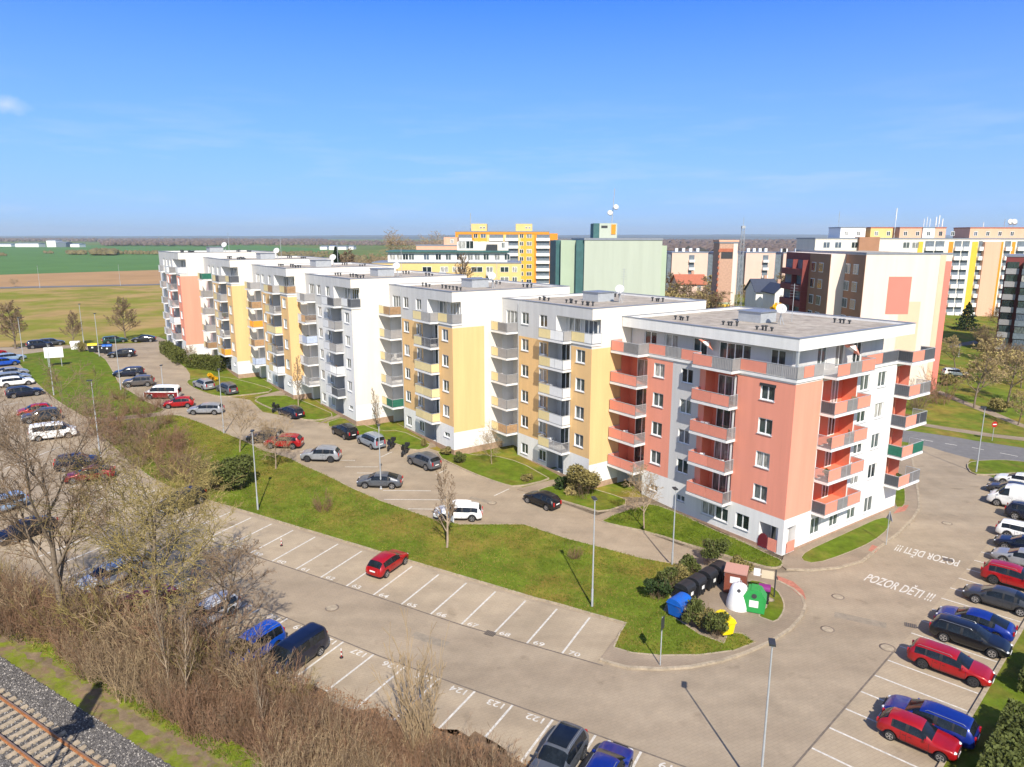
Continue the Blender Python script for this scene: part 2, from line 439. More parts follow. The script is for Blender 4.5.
def text_quads(txt, a, right, up, size, sx=1.0):
    cu = bpy.data.curves.new('t', 'FONT'); cu.body = txt; cu.size = size; cu.align_x = 'LEFT'; cu.offset = size * .014
    o = bpy.data.objects.new('t', cu); COL.objects.link(o)
    dg = bpy.context.evaluated_depsgraph_get(); dg.update()
    me = bpy.data.meshes.new_from_object(o.evaluated_get(dg))
    vs = []
    for v in me.vertices:
        p = a + right * v.co.x * sx + up * v.co.y
        vs.append((p.x, p.y, T(p.x, p.y) + .0185))
    fs = [tuple(p.vertices) for p in me.polygons]
    bpy.data.objects.remove(o); bpy.data.curves.remove(cu); bpy.data.meshes.remove(me)
    return vs, fs
mb = MB()
er = Vector(lotpt(-1, 0)) - Vector(lotpt(0, 0)); er.normalize(); eu = Vector(lotpt(0, 0)) - Vector(lotpt(0, 1)); eu.normalize()
for i in range(0, 14):
    a = Vector(lotpt(i, 1)) + er * .3 + eu * .12
    mb.add(*text_quads(str(70 - i), a, er, eu, .58, 1.35))
for i in range(0, 13):
    a = Vector(rowpt(i, 0)) - er * .25 - eu * .12
    mb.add(*text_quads(str(119 + i + 1), a, -er, -eu, .64, 1.25))
mb.add(*text_quads('119', Vector(rowpt(-1, 0)) - er * .25 - eu * .12, -er, -eu, .64, 1.25))
a = G(863, 580).xy; b = G(933.5, 602.5).xy; rt = (b - a).normalized(); up = Vector((-rt.y, rt.x))
k = (b - a).length
mb.add(*text_quads('POZOR DĚTI !!!', a, rt, up, 2.0, k / 8.05 / 1.78))
a = G(961, 561).xy; b = G(895.5, 544.5).xy; rt = (b - a).normalized(); up = Vector((-rt.y, rt.x)); k = (b - a).length
mb.add(*text_quads('POZOR DĚTI !!!', a, rt, up, 2.0, k / 8.05 / 1.78))
o = mb.build('road_lettering', M['letter']); o['kind'] = 'structure'

pm_ = mat('road_patch', (.265, .22, .165), .92, .2, 2.5, .2, 50)
for x, y, a_, b_ in ((430, 640, 2.6, .7), (860, 620, 3.2, .8), (250, 585, 4.5, .6), (480, 500, 2.2, .6), (905, 520, .8, 2.6)):
    c_ = G(x, y).xy; e_ = er * a_ / 2; f_ = eu * b_ / 2; sheet('road_patch', [[tuple(c_ - e_ - f_), tuple(c_ + e_ - f_), tuple(c_ + e_ + f_), tuple(c_ - e_ + f_)]], .0135, pm_)
# ------- raised islands: lawns and walks
KB = MB()
def lawn(name, pts, m='grass', h=.13, sm=0, kb=True):
    p = P(pts); sm = 1 if m == 'grass_fresh' else sm
    if sm: p = smooth_line(p, sm, True)
    o = sheet(name, [p], h, M[m], skirt=-.05)
    if kb: kerb(KB, p, closed=True)
    return p
# walk round the bin island, then lawns on it
isl = P([(600, 660.5), (612, 664.5), (628, 668.5), (660, 670), (690, 668), (720, 662), (745, 654), (770, 643), (790, 630), (801, 618), (805, 608), (802, 598), (793, 590), (780, 583), (765, 578), (745, 573), (722, 568), (700, 566), (660, 580), (640, 630), (615, 640)])
sheet('pavement', [isl], .12, M['walk'], skirt=-.05)
kerb(KB, isl[:17], w=.2)
L_main = lawn('lawn', [(613, 641.5), (600, 640), (626.5, 624.5), (590.6, 614.5), (558, 605), (497, 587.6), (441, 571), (389, 555.5), (341, 541), (296, 527.5), (255, 515), (216, 503.5), (180, 492.5), (150, 478), (125, 458), (88, 425.5),
     (130, 420), (172, 415.8), (180, 416.5), (203.5, 424.5), (224, 433.5), (247, 443), (261, 450.5), (289.5, 459), (305, 467), (326, 476), (349.5, 488), (381, 502), (407, 511), (433, 520), (460, 525.5), (524, 525.5), (566, 539.5), (605, 549.5), (640, 559), (679, 566), (700, 569),
     (697, 580), (672, 594), (664, 612), (700, 636), (724, 645), (728, 634), (742, 635), (755, 644), (735, 652), (700, 656.5), (660, 657), (632, 654.5), (614, 649)][2:] + [(614, 648), (620, 634)], 'grass')
lawn('lawn', [(748, 581), (763, 583.5), (777, 591), (784, 603), (784, 613), (776, 624), (765, 620.5), (757, 617), (769, 606), (760, 596), (746, 590)], 'grass_fresh')
lawn('lawn', [(17, 356), (45, 352), (73, 348), (90, 351), (104, 358), (112, 370), (120.6, 387), (132, 393), (148, 403.5), (170, 412.3), (130, 416.5), (90, 421), (62, 405), (46, 393), (20, 368)], 'grass_fresh')
pth = P([(88, 425.5), (130, 420), (172, 415.8), (170, 412.3), (130, 416.5), (90, 421)])
sheet('footpath', [pth], .126, M['walk'], skirt=-.05)
# strips along the long block
lawn('lawn', [(190, 387), (186, 382), (192, 379.5), (215, 377), (233, 379), (262, 386.5), (275, 391.5), (250, 395), (222, 397.5), (206, 394)], 'grass_fresh')
lawn('lawn', [(251, 399), (282, 395.5), (296, 399), (318, 408), (336, 416), (320, 421), (300, 420), (268, 408)], 'grass_fresh')
lawn('lawn', [(322, 425), (345, 417.5), (362, 425), (380, 432), (400, 431), (424, 442), (432, 447), (415, 452), (395, 444), (372, 437), (350, 435)], 'grass_fresh')
lawn('lawn', [(433, 455), (452, 449), (470, 456), (492, 456), (520, 463), (545, 477), (550, 480), (516, 488), (500, 484), (470, 473)], 'grass_fresh')
lawn('lawn', [(533, 493), (553, 486), (575, 486), (605, 493), (633, 503), (602, 513.5), (585, 508)], 'grass_fresh')
L_s1 = lawn('lawn', [(600, 521), (646, 505), (662, 507.5), (700, 524.5), (740, 542), (769, 556), (783, 562), (781, 568), (770, 569), (748, 563), (700, 548.5), (650, 533), (610, 525)], 'grass_fresh')
# walk along the right-hand face
wr = P([(786, 570), (810, 571), (838, 568.5), (862, 562), (877, 550), (897, 535), (913, 519), (919, 509), (918, 495), (914, 470), (911, 452), (905, 446), (890, 450), (892, 506), (784, 557), (780, 566)])
sheet('pavement', [wr], .12, M['walk'], skirt=-.05)
kerb(KB, wr[:11], w=.2)
lawn('lawn', [(800, 561), (806, 553), (830, 542), (858, 529), (880, 519), (891, 520), (888, 530), (872, 543), (845, 555), (815, 565)], 'grass_fresh', h=.15)
lawn('lawn', [(894.5, 508), (894, 486), (903, 482), (905, 496), (904, 508)], 'grass_fresh', h=.15)
for t in ([(777, 577), (793, 583), (803, 592), (806, 601), (799, 597), (790, 589), (778, 582)], [(868, 552), (875, 554), (880, 549), (872, 546)], [(893, 515), (905, 512), (909, 506), (900, 507)]):
    sheet('tactile_paving', [P(t)], .1265, M['tactile'])
# verge at far right with the road behind it
sheet('main_road', [P([(860, 428), (912, 431), (960, 438), (1024, 448), (1200, 478), (1200, 515), (1024, 470.5), (975, 460), (930, 447), (912, 443), (860, 436)])], .012, M['asphalt'])
dash = [strip_quads(G(a, b), G(c, d), .16) for a, b, c, d in [(921, 439.5, 933, 441.5), (945, 443.5, 957, 445.5), (972, 447.5, 984, 450), (1000, 453, 1018, 456.5), (1035, 460, 1055, 464)]]
sheet('centre_line', dash, .02, M['line'])
lawn('lawn', [(966, 466), (972, 462), (1000, 460.5), (1024, 462.5), (1080, 470), (1080, 492), (1024, 473), (990, 475.5), (972, 475)], 'grass_fresh')
sheet('footpath', [P([(905, 423), (945, 430), (1024, 441), (1100, 452), (1100, 449), (1024, 437.5), (945, 426.8), (905, 420.5)])], .022, M['walk'])
sheet('footpath', [P([(935, 392), (960, 403), (985, 413), (1024, 428), (1024, 424.5), (990, 410), (962, 400), (940, 390.5)])], .022, M['walk'])
sheet('footpath', [P([(950, 345), (1000, 336), (1030, 330), (1030, 334), (1000, 340), (950, 348)])], .022, M['asphalt'])
# verge right of the right-hand row
rv = [rpt(-14, 1.07), rpt(9, 1.07), rpt(9, 3.2), rpt(-14, 3.2)]
sheet('verge', [rv], .1, M['grass_fresh'], skirt=-.05)
kerb(KB, [rpt(-14, 1.05), rpt(9, 1.05)], w=.22)
o = KB.build('kerb', M['kerb']); o['kind'] = 'structure'

# ------- paths to the doors
for t in ([(255, 398), (285, 395), (290, 391), (278, 391.8)], [(318, 424), (345, 416), (343, 413), (336, 416.5)], [(424, 449), (436, 447), (434, 443), (420, 446)], [(517, 490), (551, 481), (566, 480), (553, 485), (533, 494)], [(590, 519), (636, 503.5), (648, 503), (600, 521)]):
    sheet('footpath', [P(t)], .128, M['walk'], skirt=-.05)

# ------- rough ground under the brush, and the railway
BR = [(-160, 690), (0, 655), (60, 690), (120, 718), (200, 756), (240, 780), (300, 840), (560, 840), (545, 775), (480, 742), (400, 722), (300, 700), (200, 668), (120, 645), (0, 585), (-200, 560)]
sheet('leaf_litter_ground', [P(BR)], .022, M['earth'])
# the strip of soil that has crept over the bottom row
soil = [rowpt(-3, .62), rowpt(-1.2, .66), rowpt(0, .9), rowpt(1, .74), rowpt(2, .86), rowpt(3, .6), rowpt(4, .8), rowpt(6, .95), rowpt(9, .98), rowpt(9, 2), rowpt(-3, 2)]
rw = random.Random(9); sl = []
for k in range(len(soil)):
    a, b = Vector(soil[k]), Vector(soil[(k + 1) % len(soil)])
    for j in range(8): q_ = a.lerp(b, j / 8); sl.append((q_.x + (rw.gauss(0, .22) if k < 10 else 0), q_.y + (rw.gauss(0, .22) if k < 10 else 0)))
soil = sl
sheet('leaf_litter_ground', [soil], .019, M['earth'])
ra = UV(*G(0, 700)[:2]); rb = UV(*G(95, 767)[:2])
rd = Vector((rb[0] - ra[0], rb[1] - ra[1])).normalized(); rn = Vector((rd.y, -rd.x))
if Vector(UV(*G(0, 741)[:2])).dot(rn) < Vector(ra).dot(rn): rn = -rn
def rail_pt(s, o):   # s metres along the line from the rail at the left edge, o metres across towards the camera
    return W(ra[0] + rd.x * s + rn.x * o, ra[1] + rd.y * s + rn.y * o)
def band(o0, o1): return [rail_pt(-40, o0), rail_pt(40, o0), rail_pt(40, o1), rail_pt(-40, o1)]
sheet('track_bed', [band(-1.9, 4.0)], .05, M['ballast'], skirt=-.05)
sheet('trackside_verge', [band(-4.6, -1.9)], .03, mat('trackside_grass', (.16, .19, .02), .95, .3, 1.2, .5, 9, spec=.1, var2=((.20, .135, .085), .55, .44, .58), detail=9))
rw = random.Random(4); wob = [rail_pt(-30 + .45 * k, -2.75 + rw.uniform(-.22, .22)) for k in range(120)] + [rail_pt(24 - .45 * k, -3.3 + rw.uniform(-.22, .22)) for k in range(120)]
sheet('trackside_path', [wob], .034, mat('trodden_soil', (.19, .14, .09), .95, .35, 1.5, .4, 15, spec=.1, var2=((.17, .17, .03), .9, .5, .62)))
track = thing('railway_track', 'rusty railway track on pale concrete sleepers and grey ballast', 'railway track', (*rail_pt(0, .75), T(*rail_pt(0, .75))), 0)
b0 = Vector(rail_pt(0, .75)); dr = (Vector(rail_pt(1, .75)) - b0); nr = Vector(rail_pt(0, 1.75)) - b0
def T4(s, o, z): p = dr * s + nr * o; return (p.x, p.y, z + T(b0.x + p.x, b0.y + p.y) - T(*b0))
mb = MB(); bal = MB()
for k in range(-30, 38):
    s = k * .62; w = .13
    def q(o, ww, z): return [T4(s - ww, o, z), T4(s + ww, o, z)]
    a = [T4(s - w, -1.25, .055), T4(s + w, -1.25, .055), T4(s + w, 1.25, .055), T4(s - w, 1.25, .055)]
    t = [T4(s - w * .8, -1.25, .16), T4(s + w * .8, -1.25, .16), T4(s + w * .8, 1.25, .16), T4(s - w * .8, 1.25, .16)]
    s_ = MB(); s_.add(a + t, [(4, 5, 6, 7), (0, 1, 5, 4), (1, 2, 6, 5), (2, 3, 7, 6), (3, 0, 4, 7)])
    s_.build('sleeper', M['conc'], track)
for o in (-.7525, .7525):
    r_ = MB()
    prof = [(-.075, .165, 0), (.075, .165, 0), (.07, .185, 0), (.012, .2, 0), (.012, .29, 0), (.036, .30, 0), (.036, .335, 1), (-.036, .335, 0), (-.036, .30, 0), (-.012, .29, 0), (-.012, .2, 0), (-.07, .185, 0)]
    st = [-34, (U0 - ra[0]) / rd.x if abs(rd.x) > .1 else 0, 34]; st = sorted(st)
    vs = []
    for s in st:
        for a_, z, _ in prof: vs.append(T4(s, o + a_, z))
    n = len(prof)
    for j in range(len(st) - 1):
        for i in range(n):
            r_.add([vs[j * n + i], vs[j * n + (i + 1) % n], vs[(j + 1) * n + (i + 1) % n], vs[(j + 1) * n + i]], [(0, 1, 2, 3)], 1 if i == 6 else 0)
    rl = r_.build('rail', [M['rust'], M['railtop']], track)
# ballast stones
n = 52000
S = RN.uniform(-24, 16, n); O = RN.uniform(-2.66, 3.0, n); z = np.where(np.abs(O) < .9, RN.uniform(.05, .1, n), RN.uniform(.04, .1, n))
xy = b0.x + dr.x * S + nr.x * O, b0.y + dr.y * S + nr.y * O
tz = np.clip(((xy[0] - CX) * UX + (xy[1] - CY) * UY - U0) / (U1 - U0), 0, 1) * ZT
c = np.stack([xy[0], xy[1], tz + z], 1)
oc = np.array([(1, 0, 0), (-1, 0, 0), (0, 1, 0), (0, -1, 0), (0, 0, 1)], float)
V = c[:, None, :] + (oc[None] * RN.uniform(.6, 1.3, (n, 5, 1)) * RN.uniform(.022, .065, (n, 1, 1)))
fc = np.array([(0, 2, 4), (2, 1, 4), (1, 3, 4), (3, 0, 4)])
F = (np.arange(n)[:, None, None] * 5 + fc[None]).reshape(-1, 3)
o = link('ballast_stones', npmesh('ballast_stones', V.reshape(-1, 3), F, [M['ballast'], mat('pale_ballast', (.36, .33, .30), .95), mat('dark_ballast', (.07, .065, .065), .95)], np.repeat(RN.choice(3, n, p=(.55, .17, .28)), 4))); tag(o, 'grey crushed stone ballast round the railway sleepers', 'ballast', None, 'stuff')
# ------------------------------------------------------------------ buildings
def frame(ox, oy, deg): return Matrix.Translation((ox, oy, 0)) @ Matrix.Rotation(R(deg), 4, 'Z')
def facade(mb, F, s0, s1, z0, z1, ops, mif, cs=(), cz=()):
    """wall of cells with real openings; ops: (s0, s1, z0, z1, depth, back material or None, sides)"""
    e = 1e-4
    S = sorted({s0, s1, *[min(max(o[k], s0), s1) for o in ops for k in (0, 1)], *cs}); Z = sorted({z0, z1, *[min(max(o[k], z0), z1) for o in ops for k in (2, 3)], *cz})
    p = lambda s, d, z: tuple(F @ Vector((s, d, z)))
    for i in range(len(S) - 1):
        if S[i + 1] - S[i] < e: continue
        j = 0
        sm = (S[i] + S[i + 1]) / 2
        while j < len(Z) - 1:
            zm = (Z[j] + Z[j + 1]) / 2
            inside = any(o[0] - e < sm < o[1] + e and o[2] - e < zm < o[3] + e for o in ops)
            if inside: j += 1; continue
            mi = mif(sm, zm); k = j + 1
            while k < len(Z) - 1:
                z2 = (Z[k] + Z[k + 1]) / 2
                if any(o[0] - e < sm < o[1] + e and o[2] - e < z2 < o[3] + e for o in ops) or mif(sm, z2) != mi: break
                k += 1
            mb.quad(p(S[i], 0, Z[j]), p(S[i + 1], 0, Z[j]), p(S[i + 1], 0, Z[k]), p(S[i], 0, Z[k]), mi)
            j = k
    for o in ops:
        a, b, c, d, dep, back, rm = o[:7]
        sides = o[7] if len(o) > 7 else 'lrtb'
        if not dep: continue
        if 'l' in sides: mb.quad(p(a, 0, c), p(a, dep, c), p(a, dep, d), p(a, 0, d), rm)
        if 'r' in sides: mb.quad(p(b, 0, c), p(b, dep, c), p(b, dep, d), p(b, 0, d), rm)
        if 't' in sides: mb.quad(p(a, 0, d), p(b, 0, d), p(b, dep, d), p(a, dep, d), rm)
        if 'b' in sides: mb.quad(p(a, 0, c), p(b, 0, c), p(b, dep, c), p(a, dep, c), rm)
        if back is not None: mb.quad(p(a, dep, c), p(b, dep, c), p(b, dep, d), p(a, dep, d), back)

WC = {}
def wmesh(w, h, n):
    k = (round(w, 2), round(h, 2), n)
    if k in WC: return WC[k]
    m = MB(); b = .075
    m.box(0, w, .10, .17, 0, b); m.box(0, w, .10, .17, h - b, h)
    m.box(0, b, .10, .17, b, h - b); m.box(w - b, w, .10, .17, b, h - b)
    for i in range(1, n): x = w * i / n; m.box(x - .05, x + .05, .097, .168, b, h - b)
    fm = m.mesh('window_frame', [M['frame']])
    s = MB(); s.box(-.06, w + .06, -.07, .11, -.06, -.004)
    sm = s.mesh('sill', [M['sill']])
    g = MB(); g.box(b * .9, w - b * .9, .13, .145, b * .9, h - b * .9)
    gm = g.mesh('pane', [M['glass']])
    WC[k] = (fm, gm, sm); return WC[k]
def win(par, F, s0, s1, z0, z1, n=2, d=0.0, sill=True, name='window'):
    fm, gm, sm = wmesh(s1 - s0, z1 - z0, n)
    o = link(name, fm, par, mat4=F @ Matrix.Translation((s0, d, z0)))
    link('pane', gm, o)
    if sill and z1 - z0 < 1.9: link('sill', sm, o)
    return o
PC = {}
def panel(par, m, L, kind, M4):
    k = (m, round(L, 2), kind)
    if k not in PC:
        q = MB()
        if kind == 'bars':
            n = max(3, int(L / .085))
            for i in range(n + 1): x = L * i / n; q.box(x - .016, x + .016, -.013, .013, .1, 1.0)
        elif kind == 'ribs':
            q.box(.02, L - .02, -.008, .008, .1, 1.0)
            n = max(3, int(L / .17))
            for i in range(n): x = .04 + (L - .1) * i / n; q.box(x, x + .05, -.03, -.0085, .1, 1.0)
        else: q.box(.02, L - .02, -.02, .02, .1, 1.0)
        PC[k] = q.mesh('railing_panel', [M[m]])
    return link('railing_panel', PC[k], par, mat4=M4)
def rail_run(par, rl, F, a, b, z, pans):
    """railing from a to b (s, d) with the given panels; posts and rails go into rl"""
    a = Vector((*a, z)); b = Vector((*b, z)); L = (b - a).length
    if L < .05: return
    ang = math.atan2(b.y - a.y, b.x - a.x); ww = sum(p[1] for p in pans); t = 0
    for m, w, kind in pans:
        l = L * w / ww
        panel(par, m, l, kind, F @ Matrix.Translation(a + (b - a) * (t / L)) @ Matrix.Rotation(ang, 4, 'Z'))
        t += l
    up = lambda h: Vector((0, 0, h))
    rl.bar(F @ (a + up(1.05)), F @ (b + up(1.05)), .032, 5)
    rl.bar(F @ (a + up(.06)), F @ (b + up(.06)), .02, 4)
    n = max(1, round(L / 1.3))
    for i in range(n + 1):
        q = a + (b - a) * (i / n); rl.bar(F @ q, F @ (q + up(1.05)), .025, 4)
def balcony(par, F, s0, s1, z, p, front, left=(('pan_g', 1, 'bars'),), right=(('pan_g', 1, 'bars'),), under=0.0, slab='white'):
    m = MB(); m.box(s0, s1, -p, under - .003 if under else -.003, -.2, 0); m.box(s0 + .06, s1 - .06, -p + .06, -.05, .003, .012, 1)
    o = link('balcony', m.mesh('balcony', [M[slab], M['sill']]), par, mat4=F @ Matrix.Translation((0, 0, z)))
    rl = MB(); I = Matrix.Identity(4)
    d = -p + .05
    rail_run(o, rl, I, (s0 + .04, d), (s1 - .04, d), 0, front)
    if left: rail_run(o, rl, I, (s0 + .04, -.03), (s0 + .04, d), 0, left)
    if right: rail_run(o, rl, I, (s1 - .04, d), (s1 - .04, -.03), 0, right)
    link('railing', rl.mesh('railing', [M['metal']]), o)
    return o
def roof_kit(par, W_, D, z, over=0.0, dish=(-5, 8), seed=0):
    rg = random.Random(seed)
    m = MB(); m.box(-W_ + .3, -.3, .3, D - .3, z - .5, z - .22, 0)
    for a in ((-W_ + .02, -.02, .02, .28), (-W_ + .02, -.02, D - .28, D - .02), (-W_ + .02, -W_ + .28, .283, D - .283), (-.28, -.02, .283, D - .283)): m.box(*a, z - .6, z, 1)
    for a in ((-W_ - .04, .04, -.04, .30), (-W_ - .04, .04, D - .3, D + .04), (-W_ - .04, -W_ + .3, .304, D - .304), (-.3, .04, .304, D - .304)): m.box(*a, z + .003, z + .05, 2)
    ro = m.build('roof', [M['gravel'], M['white'], M['cap']], par)
    b = MB(); x = -W_ * .52; y = D * .5; b.box(x - 1.6, x + .9, y - 1.2, y + 1.2, z - .215, z + .75); b.box(x - 1.7, x + 1, y - 1.3, y + 1.3, z + .753, z + .83, 1)
    b.build('lift_housing', [M['metal'], M['cap']], ro)
    for (px, py) in ((-W_ * .78, D * .2), (-W_ * .3, D * .2), (-W_ * .72, D * .8), (-W_ * .25, D * .78), (-W_ * .5, D * .22)):
        v = MB()
        for k in range(4):
            x = px + (k - 1.5) * .45; h = .22 + .15 * rg.random()
            v.bar((x, py + .2 * (k % 2), z - .23), (x, py + .2 * (k % 2), z + h - .22), .08, 8); v.lathe([(.08, 0), (.16, .02), (.16, .10), (.05, .15)], 8, (x, py + .2 * (k % 2), z + h - .23))
        v.build('roof_vent', [M['dmetal']], ro)
    d = MB(); x, y = dish; d.bar((x, y, z - .23), (x, y, z + 1.3), .04, 6); d.bar((x - .35, y + .1, z - .23), (x, y, z + .7), .03, 5); d.bar((x + .35, y + .1, z - .23), (x, y, z + .7), .03, 5)
    pr = [(.0001, 0), (.2, .03), (.38, .10), (.48, .17), (.465, .18), (.19, .05), (.0001, .02)]
    q = MB(); q.lathe(pr, 18)
    Mx = Matrix.Translation((x, y - .05, z + 1.2)) @ Matrix.Rotation(R(50), 4, 'Z') @ Matrix.Rotation(R(62), 4, 'X')
    vs = [Mx @ Vector(p) for p in q.v]; d.add(vs, q.f[:-2], 1, True)
    d.bar(Mx @ Vector((0, -.5, .15)), Mx @ Vector((0, 0, .6)), .02, 4)
    d.build('satellite_dish', [M['metal'], M['sill']], ro)
    a = MB(); x, y = -W_ * .42, D * .62; a.bar((x, y, z - .2), (x, y, z + 3.4), .03, 5)
    for k in range(5): a.bar((x - .5 + .03 * k, y, z + 2.2 + .26 * k), (x + .5 - .03 * k, y, z + 2.2 + .26 * k), .012, 4)
    a.build('aerial', [M['metal']], ro)
    return ro

def dark_door(par, F, s0, s1, z0, z1, d): win(par, F, s0, s1, z0, z1, 2, d, False, 'door')

RZ = math.atan2(-UY, -UX)
FR = Matrix.Identity(4)
G_, Y_, O_, W_ = 'pan_g', 'pan_y', 'pan_o', 'pan_w'

def section(u0, v0, zb, Wd, D, label, main, pan, side, over, dish, seed, split):
    """one stair of the long block: x runs along the front (0 = right-hand corner), y inwards"""
    rg = random.Random(seed)
    t = thing('apartment_block', label, 'apartment building', (*W(u0, v0), zb), RZ, 'stairs of the long apartment block')
    mats = [M['white'], M[main], M['grey'], M['plinth'], M[side], M['dark'], M['ivory']]
    mb = MB(); ops = []; wins = []
    F1 = FR; F2 = frame(0, 0, 90)
    fl = [2.95 + 2.867 * k for k in range(4)]
    for a, b in ((-11.5, -10.2), (-8.3, -7.0), (-2.3, -.95)):
        for f in fl:
            ops.append((a, b, f + .9, f + 2.2, .2, None, 0)); wins.append((a, b, f + .9, f + 2.2, 2))
    for a, b in ((-11.5, -10.2), (-8.3, -7.0)):
        ops.append((a, b, 15.35, 16.65, .2, None, 0)); wins.append((a, b, 15.35, 16.65, 2))
        ops.append((a, b, .75, 1.95, .2, None, 0)); wins.append((a, b, .75, 1.95, 2))
    ops.append((-2.2, -.95, 1.45, 2.0, .2, None, 0)); wins.append((-2.2, -.95, 1.45, 2.0, 2))
    ops.append((-14.4, -12.3, 14.45, 16.65, .2, None, 0)); wins.append((-14.4, -12.3, 14.45, 16.65, 3))
    ops.append((-5.5, 0, 14.45, 16.8, 1.35, 2, 0, 'ltb'))
    ops.append((-6.8, -4.0, 0.05, 2.35, 1.2, 2, 2))
    lm = 1 if main != 'white' else 0
    for f in fl: ops.append((-6.75, -3.05, f, f + 2.6, 1.25, 2, 2))
    ls = max(-Wd + .05, -15.15)
    for f in [.12] + fl: ops.append((ls, -12.2, f, f + 2.55, 1.5, 6, 0))
    def mif(s, z):
        if z < 2.95: return 0
        if z > 14.0: return 2 if s > -Wd else 0
        if s < -12.2: return 0
        return 1
    facade(mb, F1, -Wd, 0, -1.5, 17.87, ops, mif, cs=(-12.2,), cz=(-.02, 2.95, 14.0))
    # plinth strip, proud of the wall
    mb.box(-Wd, .03, -.03, -.003, -1.5, .3, 3); mb.box(.003, .03, -.003, 14, -1.5, .3, 3)
    so = [(0, 1.1, 14.45, 16.8, 0, None, 0)]
    def mis(s, z):
        if z < 2.3: return 0
        if z > 14.0: return 6
        return 4 if s < split else 6
    facade(mb, F2, 0, D, -1.5, 17.87, so, mis, cs=(split,), cz=(2.3, 14.0))
    mb.quad((-Wd, 0, 14), (-Wd, D, 14), (-Wd, D, 17.87), (-Wd, 0, 17.87), 0)
    if seed == 6: mb.quad((-Wd, 0, -1.5), (-Wd, D, -1.5), (-Wd, D, 14), (-Wd, 0, 14), 1)
    mb.quad((-Wd, D, -1.5), (0, D, -1.5), (0, D, 17.87), (-Wd, D, 17.87), 0)
    mb.build('wall', mats, t)
    for a in wins: win(t, F1, *a)
    for f in fl:
        win(t, F1, -6.0, -3.75, f + .02, f + 2.25, 3, 1.07, False, 'balcony_door')
        win(t, F1, -14.2, -12.8, f + .02, f + 2.2, 2, 1.32, False, 'balcony_door')
    win(t, F1, -5.0, -3.2, 14.47, 16.6, 2, 1.17, False, 'balcony_door'); win(t, F1, -2.6, -.6, 14.47, 16.6, 3, 1.17, False, 'balcony_door')
    win(t, F1, -6.3, -4.6, .07, 2.2, 2, 1.02, False, 'door')
    win(t, F1, -14.2, -12.9, .14, 2.2, 2, 1.32, False, 'door')
    c = MB(); c.box(-3.3, -3.12, .02, .2, 2.95, 14.2)
    c.build('column', [M['white']], t)
    c = MB(); c.bar((-12.0, -.07, -.6), (-12.0, -.07, 17.6), .05, 6); c.build('downpipe', [M['metal']], t)
    for k, f in enumerate(fl):
        m, kind = over.get(('c', k), rg.choice([(pan, 'solid'), (G_, 'ribs'), (G_, 'bars'), (G_, 'bars'), (G_, 'ribs')]))
        balcony(t, F1, -7.0, -3.0, f - .02, 1.1, [(pan, 1.4, 'solid'), (m, 1.6, kind)], under=1.2, left=((G_, 1, 'bars'),), right=((m, 1, kind),))
    for k, f in enumerate(fl + [14.42]):
        m, kind = over.get(('l', k), rg.choice([(G_, 'ribs'), (G_, 'ribs'), (G_, 'bars'), (G_, 'ribs')]))
        balcony(t, F1, ls + .03, -12.1, f - .02, .8 if seed == 6 else 1.6, [(pan, 1.3, 'solid'), (m, 1.7, kind)], under=1.45, left=None, right=((m, 1, kind),))
    # the roof-storey corner balcony: a bay, then along the front and round the corner
    m, kind = over.get(('t', 0), (G_, 'ribs'))
    o = balcony(t, F1, -7.1, -3.0, 14.42, 1.1, [(pan, 1.4, 'solid'), (m, 1.5, kind)], left=((G_, 1, 'bars'),), right=((G_, 1, 'ribs'),), under=.05)
    rl = MB(); I = Matrix.Identity(4)
    rail_run(o, rl, I, (-2.98, -.06), (.06, -.06), .03, [(pan, 1.6, 'solid'), (m, .9, kind)])
    rail_run(o, rl, I, (.06, -.06), (.06, 1.15), .03, [(m, 1, 'ribs')])
    s_ = MB(); s_.box(-3.0, .08, -.1, -.004, -.14, .03); s_.box(.004, .08, -.004, 1.2, -.14, .03); s_.build('balcony_edge', [M['white']], o)
    link('railing', rl.mesh('railing', [M['metal']]), o)
    roof_kit(t, Wd, D, 17.9, dish=dish, seed=seed)
    # white upstand between the wall top and the roof kerb
    return t

uu = [0, 19.4, 34.6, 49.9, 65.7, 82.0, 99.4]; vvv = [0, -3.9, -10.45, -15.5, -18.1, -21.3, -25.2]; zz = [0, .95, 1.87, 2.68, 3.45, 4.2, 5.0]
OV = {1: {('c', 0): (G_, 'bars'), ('c', 1): (W_, 'solid'), ('c', 2): (W_, 'solid'), ('c', 3): (W_, 'ribs'), ('l', 0): ('pan_brown', 'solid'), ('t', 0): (W_, 'ribs')},
      2: {('l', 0): ('pan_green', 'solid'), ('l', 4): ('pan_brown', 'solid'), ('c', 3): ('pan_d', 'bars'), ('t', 0): (G_, 'ribs')},
      3: {('l', 2): ('pan_blue', 'solid'), ('l', 3): ('pan_brown', 'bars'), ('c', 1): (W_, 'ribs'), ('c', 0): ('pan_d', 'solid'), ('t', 0): ('pan_d', 'solid')},
      4: {('l', 3): ('pan_brown', 'solid'), ('l', 1): ('pan_brown', 'solid'), ('l', 2): ('pan_orange', 'ribs'), ('c', 0): (W_, 'ribs'), ('t', 0): ('pan_brown', 'solid'), ('l', 0): ('pan_blue', 'ribs')},
      5: {('c', 0): ('pan_orange', 'solid'), ('l', 0): ('pan_brown', 'solid'), ('l', 4): ('pan_green', 'solid'), ('c', 3): (G_, 'ribs'), ('t', 0): ('pan_d', 'solid')}, 6: {('t', 0): (W_, 'ribs')}}
